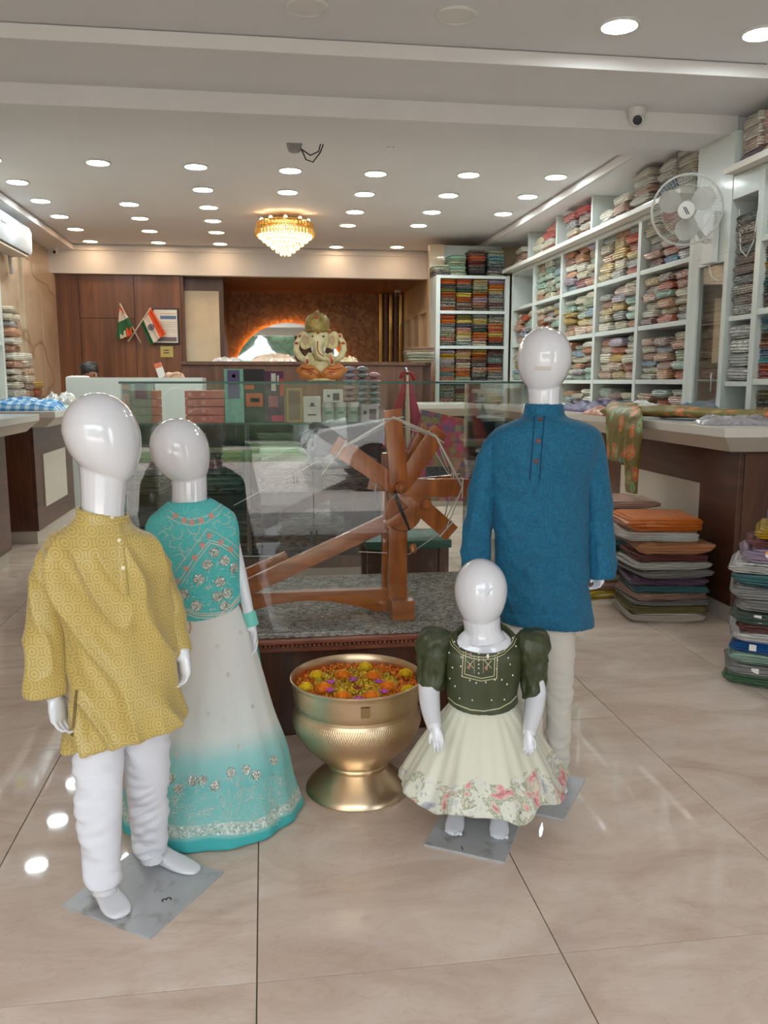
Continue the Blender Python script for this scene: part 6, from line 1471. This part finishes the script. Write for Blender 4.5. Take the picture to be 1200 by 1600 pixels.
def paisley():
    m, nt, b = NT('olive_paisley_print'); setp(b, rough=.5); co = coords(nt, 'Object', (1.4, 1.4, 1.0)); v = nd(nt, 'ShaderNodeTexVoronoi', Scale=9.0); nt.links.new(co, v.inputs[0])
    sp = nd(nt, 'ShaderNodeSeparateColor'); nt.links.new(v.outputs['Color'], sp.inputs[0])
    cc = ramp(nt, sp.outputs[0], [(.40, srgb(206, 96, 60)), (.42, srgb(92, 150, 118)), (.7, srgb(92, 150, 118)), (.72, srgb(214, 120, 70))])
    ring = ramp(nt, v.outputs['Distance'], [(.10, (1, 1, 1)), (.14, (0, 0, 0)), (.2, (0, 0, 0)), (.24, (1, 1, 1)), (.36, (1, 1, 1)), (.39, (0, 0, 0))])
    gold = mixc(nt, math_(nt, 'GREATER_THAN', v.outputs['Distance'], .40), srgb(190, 160, 84), srgb(122, 106, 48))
    nt.links.new(mixc(nt, ring, gold, cc), b.inputs['Base Color']); return m
PAI = paisley(); k = MB()
def hang(pts, X, tk=.02):
    S_ = []
    for xl, xr, y, dx in pts:
        a, c_ = aX(xl, y, X - dx), aX(xr, y, X - dx); m_ = (a + c_) / 2; S_.append((m_, V((0, (a.y - c_.y) / 2, 0)), V((tk, 0, 0))))
    return S_
k.loft(hang([(950, 1000, 628, -.12), (946, 1004, 640, .0), (946, 1004, 662, .03), (947, 1002, 690, .03), (948, 978, 720, .03)], 2.13, .022), 28, 4)
k.loft(hang([(968, 1003, 640, .0), (974, 1003, 670, .035), (976, 1001, 700, .035), (977, 997, 735, .03), (978, 995, 770, .03)], 2.13, .02), 24, 4)
tp_ = aX(975, 640, 2.2)
k.loft([(V((2.14, 5.05, CT + .03)), V((0, .2, 0)), V((0, 0, .02))), (V((2.35, 4.75, CT + .045)), V((.05, .16, 0)), V((0, 0, .035))), (V((2.55, 4.35, CT + .04)), V((.12, .1, 0)), V((0, 0, .03))), (V((2.78, 4.15, CT + .035)), V((.08, .08, 0)), V((0, 0, .03))), (V((2.86, 4.1, CT + .02)), V((.04, .05, 0)), V((0, 0, .015)))], 24, 4)
def dr(co, n): return .012 * noise.noise(V((co.x * 14, co.y * 16, co.z * 4))) + .005 * noise.noise(co * 30)
me = remesh(k, .007, 2, dr); lo = V((2.14, 4.9, .8)); me.transform(Matrix.Translation(-lo)); tag(link('draped_fabric', me, PAI, None, lo), 'olive paisley printed fabric draped over the right counter edge', 'fabric')
heap(2.42, 4.10, CT, .40, .26, .06, film('lilac_film', srgb(176, 168, 172)), 'plastic_bag', 'flat clear plastic packets at the near corner of the right counter', 'plastic bag', 2, -.2)
heap(2.62, 4.98, CT, .42, .22, .10, film('blue_film', srgb(120, 146, 164)), 'blue_packet', 'blue garment in clear film lying on the right counter behind the fabric', 'packet', 9, -.1)
heap(2.46, 5.30, CT, .26, .22, .12, M['paper'], 'paper_sheet', 'crumpled white paper on the right counter behind the paisley fabric', 'paper', 12, .2, 14)
heap(2.52, 6.05, CT, .5, .8, .10, P_('purple_cloth', (74, 58, 104)), 'purple_cloth', 'heaped dark purple cloth on the right counter behind the blue kurta', 'cloth', 4)
heap(2.28, 5.42, CT, .24, .35, .07, P_('peach_cloth', (206, 150, 126)), 'peach_cloth', 'pale peach cloth by the purple heap on the right counter', 'cloth', 8)
heap(2.38, 6.8, CT, .3, .5, .05, M['creamp'], 'folded_cloth', 'ivory cloth at the far end of the right counter', 'cloth', 21)
ht = 1.466
for x, y, w, d, h, m_, nm, lb in [(355, 9.7, .32, .25, .07, film('bag_film', srgb(190, 186, 184)), 'plastic_bag', 'clear plastic bag at the left on the brown high counter'), (428, 9.7, .5, .3, .11, film('pale_film', srgb(214, 190, 170)), 'wrapped_bundle', 'shiny film wrapped bundle on the high counter before the mirror'),
                                  (543, 9.7, .22, .25, .08, film('cream_film', srgb(206, 190, 150)), 'plastic_bag', 'cream plastic bag on the high counter right of the figurine')]:
    heap(aY(x, 560, y).x, y, ht, w, d, h, m_, nm, lb, 'plastic bag' if 'bag' in nm else 'bundle', x)
stack(aY(655, 560, 9.8).x, 9.8, ht, [('cream', .035), ('sage', .035), ('ivory', .035), ('cream', .035), ('blush', .03)], .34, .3, 'cloth in the loose pile at the right of the high counter', 'cloth pile on the high counter')
# ---------------------------------------------------------------- flags, certificate, note
FY = 11.33
SF, FW, FG, NV = P_('saffron', (232, 96, 48), rough=.7), P_('flag_white', (226, 214, 200), rough=.7), P_('flag_green', (44, 100, 60), rough=.7), P_('navy_ink', (70, 70, 120))
def flag(pole, top, rows, label, wheel=None):
    p0, p1 = aY(*pole[0], FY), aY(*pole[1], FY); t = thing('flag', label, 'flag', p1)
    MB().tube([p0, p1], .011, 8).build('pole', P_('pole_white', (206, 190, 176)) if 'pole_white' not in bpy.data.materials else bpy.data.materials['pole_white'], t, True)
    for quad, m_, nm in rows:
        P = [aY(x, y, FY - .03) for x, y in quad]; n = 8; b_ = MB(); vs = []
        for i in range(n + 1):
            for j in range(5):
                u, v = i / n, j / 4; q_ = lerp(lerp(P[0], P[1], u), lerp(P[3], P[2], u), v); vs.append(q_ + V((0, -.02 * math.sin(u * 9) - .01, 0)))
        m2 = len(vs); vs += [p + V((0, .006, 0)) for p in vs]
        fs = [[i * 5 + j, i * 5 + j + 1, (i + 1) * 5 + j + 1, (i + 1) * 5 + j] for i in range(n) for j in range(4)]; fs += [[m2 + k_ for k_ in f[::-1]] for f in fs]
        b_.add(vs, fs).build(nm, m_, t, True)
    if wheel:
        c_ = aY(*wheel, FY - .06); b_ = MB(); r_ = 4.2 * mpp(c_)
        b_.tube([c_ + V((r_ * math.cos(a * PI / 12), 0, r_ * math.sin(a * PI / 12))) for a in range(24)], .005, 6, closed=True)
        for a in range(12): b_.tube([c_, c_ + V((r_ * math.cos(a * PI / 6), 0, r_ * math.sin(a * PI / 6)))], .0025, 4)
        b_.build('wheel_emblem', NV, t, True)
flag([(187, 474), (220, 536)], None, [([(187, 479), (195, 491), (192, 489), (186, 488)], SF, 'saffron_band'), ([(187, 481), (192, 488), (201, 496), (185, 504)], FW, 'white_band'), ([(184, 505), (201, 496), (208, 509), (182, 532)], FG, 'green_band'), ([(197, 513), (205, 511), (207, 522), (198, 527)], SF, 'folded_saffron_corner'), ([(187, 524), (196, 516), (198, 526), (188, 530)], FW, 'folded_white_corner')], 'drooping tricolour flag, left of the crossed pair on the wood wall')
flag([(236, 481), (200, 534)], None, [([(236, 481), (232, 491), (250, 528), (260, 522)], SF, 'saffron_band'), ([(232, 491), (224, 500), (240, 537), (251, 527)], FW, 'white_band'), ([(224, 500), (220, 507), (236, 540), (241, 536)], FG, 'green_band')], 'spread tricolour flag with wheel emblem, right of the crossed pair', (236, 511))
fr = aY(259, 538, 11.40); ft = thing('framed_certificate', 'dark framed certificate with blue heading behind the right flag', 'picture frame', fr)
a, c_ = aY(240, 538, 11.41), aY(279, 482, 11.41)
MB().box(a.x, c_.x, 11.39, 11.42, a.z, c_.z, .006).build('frame', M['black'], ft); MB().box(a.x + .02, c_.x - .02, 11.384, 11.389, a.z + .02, c_.z - .02).build('paper', M['paper'], ft)
for z_, h_, x_, m_ in ((.70, .09, .3, P_('blue_heading', (88, 120, 168))), (.84, .02, .3, M['kick']), (.60, .012, .15, M['kick']), (.54, .012, .15, M['kick']), (.48, .012, .15, M['kick']), (.40, .012, .2, M['kick']), (.34, .012, .2, M['kick']), (.08, .12, .1, P_('grey_print', (120, 112, 110)))):
    W_, H_ = c_.x - a.x, c_.z - a.z; MB().box(a.x + W_ * x_, c_.x - W_ * .1, 11.381, 11.3835, a.z + H_ * z_, a.z + H_ * (z_ + h_)).build('print_line', m_, ft)
a, c_ = aY(251, 558, 11.41), aY(270, 541, 11.41); nt_ = thing('notice', 'small yellow notice with two dark lines below the certificate', 'notice', a)
MB().box(a.x, c_.x, 11.415, 11.422, a.z, c_.z).build('sheet', P_('yellow_sheet', (206, 186, 110)), nt_)
for z_ in (.58, .34): MB().box(a.x + .04, c_.x - .05, 11.412, 11.4145, a.z + (c_.z - a.z) * z_, a.z + (c_.z - a.z) * (z_ + .1)).build('text_line', P_('olive_ink', (96, 86, 50)), nt_)
# on the reception desk
dz = 1.288; p = aY(254, 590, 8.62)
tc_ = thing('desk_card', 'leaning orange and white printed card on the reception desk', 'card', (p.x, 8.62, dz))
R_ = Matrix.Translation(V((p.x, 8.62, dz))) @ Matrix.Rotation(-.3, 4, 'Y'); MB().box(-.035, .035, -.012, .0, .002, .145, .001, mat=R_).build('card', WH, tc_); MB().box(-.034, .034, -.0135, -.0125, .10, .144, mat=R_).build('orange_heading', P_('orange_card', (232, 120, 80)), tc_)
heap(aY(272, 590, 8.62).x, 8.62, dz, .2, .035, .07, P_('basket_mix', (190, 150, 120), var=.5, scale=40), 'small_bundle', 'small beige bundle with cords beside the orange desk card', 'bundle', 31, 0, 14)
heap(aY(122, 590, 8.62).x, 8.62, dz, .22, .035, .02, M['paper'], 'paper_sheet', 'low stack of papers on the desk edge before the seated person', 'paper', 33, 0, 12)
# ---------------------------------------------------------------- wall fan
FC = aY(1073, 328, 5.16); fa = thing('wall_fan', 'white caged wall fan mounted on the white column at right', 'fan', (2.9, 5.3, FC.z))
FD_ = (EYE + V((-.2, 0, -.3)) - FC).normalized(); FR = 53 * mpp(FC)
u_ = FD_.cross(V((0, 0, 1))).normalized(); w_ = u_.cross(FD_)
def FP(r, a, h): return FC + (u_ * math.cos(a) + w_ * math.sin(a)) * r + FD_ * h
wire = P_('fan_wire', (214, 214, 210))
b_ = MB()
for r, h, tk in ((FR, 0, .005), (FR * .97, .03, .002), (FR * .97, -.03, .002), (FR * .7, .055, .0012), (FR * .7, -.05, .0012)): b_.tube([FP(r, a * PI / 24, h) for a in range(48)], tk, 6, closed=True)
for a in range(60):
    an = a * PI / 30
    for s_ in (1, -1): b_.tube([FP(FR * .2, an, .062 * s_), FP(FR * .6, an, .06 * s_), FP(FR * .9, an, .042 * s_), FP(FR, an, 0)], .0009, 4)
b_.build('cage', wire, fa, True)['kind'] = 'stuff'
for k in range(3):
    a0 = k * 2 * PI / 3 + .5; b_ = MB(); vs = []
    for i in range(7):
        for j in range(7): r = FR * lerp(.16, .86, i / 6); w2 = .95 * math.sin(PI * (.22 + .68 * i / 6)) ; an = a0 + (j / 6 - .5) * w2 * 1.35; vs.append(FP(r, an, .018 * (j / 6 - .5) * 2))
    n_ = len(vs); vs += [p - FD_ * .003 for p in vs]; fs = [[i * 7 + j, i * 7 + j + 1, (i + 1) * 7 + j + 1, (i + 1) * 7 + j] for i in range(6) for j in range(6)]; fs += [[n_ + q for q in f[::-1]] for f in fs]
    b_.add(vs, fs).build('blade', P_('fan_blade', (196, 194, 188)) if k == 0 else bpy.data.materials['fan_blade'], fa, True)
MB().lathe([(FR * .24, .058), (FR * .25, .066), (FR * .22, .072)], FC, 28, axis=FD_).build('centre_cap', M['plastic'], fa, 40)
b_ = MB(); 
for o in (-.006, .006): b_.tube([FP(0, 0, .074) + u_ * o - w_ * .022 - u_ * .012, FP(0, 0, .074) + u_ * o + w_ * .022 + u_ * .012], .0025, 6)
b_.build('badge_mark', M['black'], fa, True)
MB().lathe([(.04, -.16), (.055, -.14), (.058, -.06), (.05, -.045)], FC, 24, axis=FD_).build('motor_housing', M['plastic'], fa, 40)
arm = FC - FD_ * .12; MB().tube([arm, arm + V((.05, 0, -.10)), V((2.83, 5.3, FC.z - .16)), V((2.89, 5.32, FC.z - .16))], .018, 10).build('bracket_arm', M['plastic'], fa, True)
MB().box(2.855, 2.897, 5.24, 5.38, FC.z - .30, FC.z + .02, .012).build('wall_plate', M['plastic'], fa, 40)
MB().tube([(2.87, 5.3, FC.z - .3), (2.88, 5.28, FC.z - .38), (2.885, 5.2, FC.z - .42)], .004, 6).build('pull_cord', wire, fa, True)
# ---------------------------------------------------------------- person behind the reception desk
hp = aY(141, 583, 9.0); pn = thing('person', 'person with short black hair sitting behind the reception desk, looking down', 'person', (hp.x, 9.02, 0))
SK = P_('skin', (150, 100, 76), rough=.5)
b_ = MB(); c0 = V((hp.x, 9.0, 1.325)); fd = V((.75, -.5, -.25)).normalized(); up = (V((0, 0, 1)) - fd * fd.z).normalized(); sd = fd.cross(up)
b_.ball(c0, .078, .092, .105, 24, 16); b_.ball(c0 + fd * .02 - up * .055, .056, .06, .062, 20, 12)
b_.loft([(c0 + fd * .085 + up * .012, sd * .008, up * .01), (c0 + fd * .10 - up * .012, sd * .014, up * .012), (c0 + fd * .088 - up * .028, sd * .016, up * .008)], 10, 2)
for s_ in (1, -1): b_.ball(c0 + sd * s_ * .078 - up * .01, .012, .018, .028, 10, 8)
b_.tube([c0 - up * .08, c0 - up * .14, c0 - V((0, 0, .2))], [.05, .05, .058], 16)
b_.loft([(V((hp.x, 9.03, 1.20)), V((.06, 0, 0)), V((0, .05, 0))), (V((hp.x, 9.03, 1.15)), V((.17, 0, 0)), V((0, .08, 0))), (V((hp.x, 9.04, 1.0)), V((.17, 0, 0)), V((0, .11, 0))), (V((hp.x, 9.05, .75)), V((.15, 0, 0)), V((0, .11, 0))), (V((hp.x, 9.05, .5)), V((.16, 0, 0)), V((0, .13, 0)))], 24)
for s_ in (1, -1):
    b_.tube([(hp.x + s_ * .16, 9.03, 1.13), (hp.x + s_ * .20, 8.99, .92), (hp.x + s_ * .15, 8.83, .80), (hp.x + s_ * .08, 8.74, .79)], [.05, .045, .036, .028], 14)
    b_.tube([(hp.x + s_ * .09, 9.05, .52), (hp.x + s_ * .11, 8.74, .50), (hp.x + s_ * .11, 8.72, .10)], [.085, .07, .045], 14)
    hand(b_, V((hp.x + s_ * .07, 8.735, .79)), V((-s_ * .3, -1, -.1)), V((0, 0, -1)), .15, s_, .3); b_.ball((hp.x + s_ * .11, 8.71, .05), .045, .045, .045, 12, 8)
me = remesh(b_, .008, 3)
place_mesh('body', me, SK, pn)
b_ = MB(); b_.ball(c0 + up * .024 - fd * .016, .088, .098, .10, 24, 16)
for i in range(40):
    a_ = rr.uniform(0, 2 * PI); d_ = (up * rr.uniform(.2, 1) + sd * math.cos(a_) + fd * (math.sin(a_) * .6 - .5)).normalized(); q_ = c0 + up * .024 - fd * .016 + d_ * .088; b_.ball(q_, .022, n=8, m=6)
hh = remesh(b_, .005, 2, lambda co, n: .004 * noise.noise(co * 60)); place_mesh('hair', hh, plain('black_hair', (.012, .01, .01), .45, bmp=.5, bscale=90), pn)
b_ = MB(); b_.loft([(V((hp.x, 9.03, 1.19)), V((.075, 0, 0)), V((0, .065, 0))), (V((hp.x, 9.03, 1.145)), V((.185, 0, 0)), V((0, .095, 0))), (V((hp.x, 9.04, 1.0)), V((.185, 0, 0)), V((0, .125, 0))), (V((hp.x, 9.05, .75)), V((.17, 0, 0)), V((0, .125, 0))), (V((hp.x, 9.05, .5)), V((.18, 0, 0)), V((0, .145, 0)))], 24)
for s_ in (1, -1): b_.tube([(hp.x + s_ * .16, 9.03, 1.13), (hp.x + s_ * .20, 8.99, .96)], [.062, .062], 14)
place_mesh('shirt', remesh(b_, .008, 2), P_('pale_shirt', (206, 186, 176), rough=.8), pn)
for s_ in (1, -1):
    for sx in (1,): MB().ball(c0 + fd * .078 + sd * s_ * .03 + up * .012, .009, n=10, m=6).build('eye', M['black'], pn, True)
MB().tube([c0 + fd * .082 - up * .052 - sd * .02, c0 + fd * .088 - up * .05, c0 + fd * .082 - up * .052 + sd * .02], .004, 6).build('mouth', P_('lips', (120, 66, 56)), pn, True)
sc_ = thing('stool', 'plain round stool under the person behind the reception desk', 'stool', (hp.x, 9.08, 0))
MB().lathe([(.17, .36), (.18, .375), (.18, .39), (.17, .40)], (hp.x, 9.06, 0), 24).build('seat', M['black'], sc_, 40)
for k in range(4):
    a = PI / 4 + k * PI / 2; MB().tube([(hp.x + .12 * math.cos(a), 9.06 + .12 * math.sin(a), .36), (hp.x + .17 * math.cos(a), 9.06 + .17 * math.sin(a), 0.0)], .012, 8).build('leg', M['steel'], sc_, True)
# ---------------------------------------------------------------- street side, seen only in reflections
gm = plain('hedge_leaves', srgb(64, 80, 58), .8, var=.5, scale=9, bmp=.6, bscale=25)
b_ = MB(); b_.loft([(V((x, -13 + .2 * math.sin(x), 1.05 + .15 * math.sin(x * 1.7))), V((0, .8, 0)), V((0, 0, 1.15 + .15 * math.sin(x * 1.7)))) for x in (-8, -6, -4, -2, 0, 2, 4, 6, 8)], 28, 4, p=3)
me = remesh(b_, .12, 0, lambda co, n: .14 * noise.noise(co * 2.5) + .06 * noise.noise(co * 7)); lo = V((0, -13, -.12)); me.transform(Matrix.Translation(-lo)); tag(link('hedge', me, gm, None, lo), 'clipped green hedge across the street, seen only in reflections', 'hedge')
for i, x in enumerate((-9, -5.2, -1.8, 1.6, 5.4, 9)):
    tr = thing('street_tree', 'leafy tree %s in the row across the street, seen only in reflections' % ['one', 'two', 'three', 'four', 'five', 'six'][i], 'tree', (x, -16, -.12), 'street trees')
    MB().tube([(x, -16, -.12), (x + .1, -16, 1.2), (x - .05, -16, 2.6)], [.2, .15, .12], 12).build('trunk', M['brownwood'], tr, True)
    b_ = MB(); b_.ball((x, -16, 3.9), 1.6, 1.4, 1.6, 24, 16)
    place_mesh('crown', remesh(b_, .16, 0, lambda co, n: .2 * noise.noise(co * 1.6) + .15 * noise.noise(co * 5)), gm, tr)
struct(MB().box(-14, 14, -10.6, -9.0, -.118, -.04).build('trim_7', plain('grass_verge', srgb(120, 146, 96), .9, var=.25)))
car = thing('car', 'white car parked outside, seen only as a reflection in the glass case', 'car', (2.6, -5.6, -.12)); x0c = .5; zc = -.12
body = [(0, .35), (.02, .62), (.18, .78), (1.05, .92), (1.75, 1.36), (2.9, 1.42), (3.7, 1.0), (4.1, .95), (4.2, .6), (4.18, .3), (.05, .28)]
b_ = MB(); 
for yy0, yy1, sc2 in ((-6.4, -4.8, 1),): b_.prism([(x0c + x, zc + z) for x, z in body], yy0, yy1, 'y')
o_ = b_.build('body', plain('white_car_paint', srgb(228, 230, 232), .15, coat=1, var=.01), car, 35); mb_ = o_.modifiers.new('b', 'BEVEL'); mb_.width = .12; mb_.segments = 4
MB().prism([(x0c + x, zc + z) for x, z in ((1.2, .97), (1.8, 1.32), (2.85, 1.37), (3.5, 1.0))], -4.815, -4.79, 'y').build('side_window', M['black'], car)
MB().prism([(x0c + x, zc + z) for x, z in ((1.2, .97), (1.8, 1.32), (2.85, 1.37), (3.5, 1.0))], -6.41, -6.385, 'y').build('side_window', M['black'], car)
for x in (.85, 3.4):
    for y in (-4.85, -6.35): MB().lathe([(.30, -.09), (.31, 0), (.30, .09)], (x0c + x, y, zc + .31), 28, axis=(0, 1, 0)).build('wheel', M['black'], car, 40)
MB().ball((x0c + .12, -4.95, zc + .68), .1, .12, .06, 14, 8).build('headlamp', M['steel'], car, True)
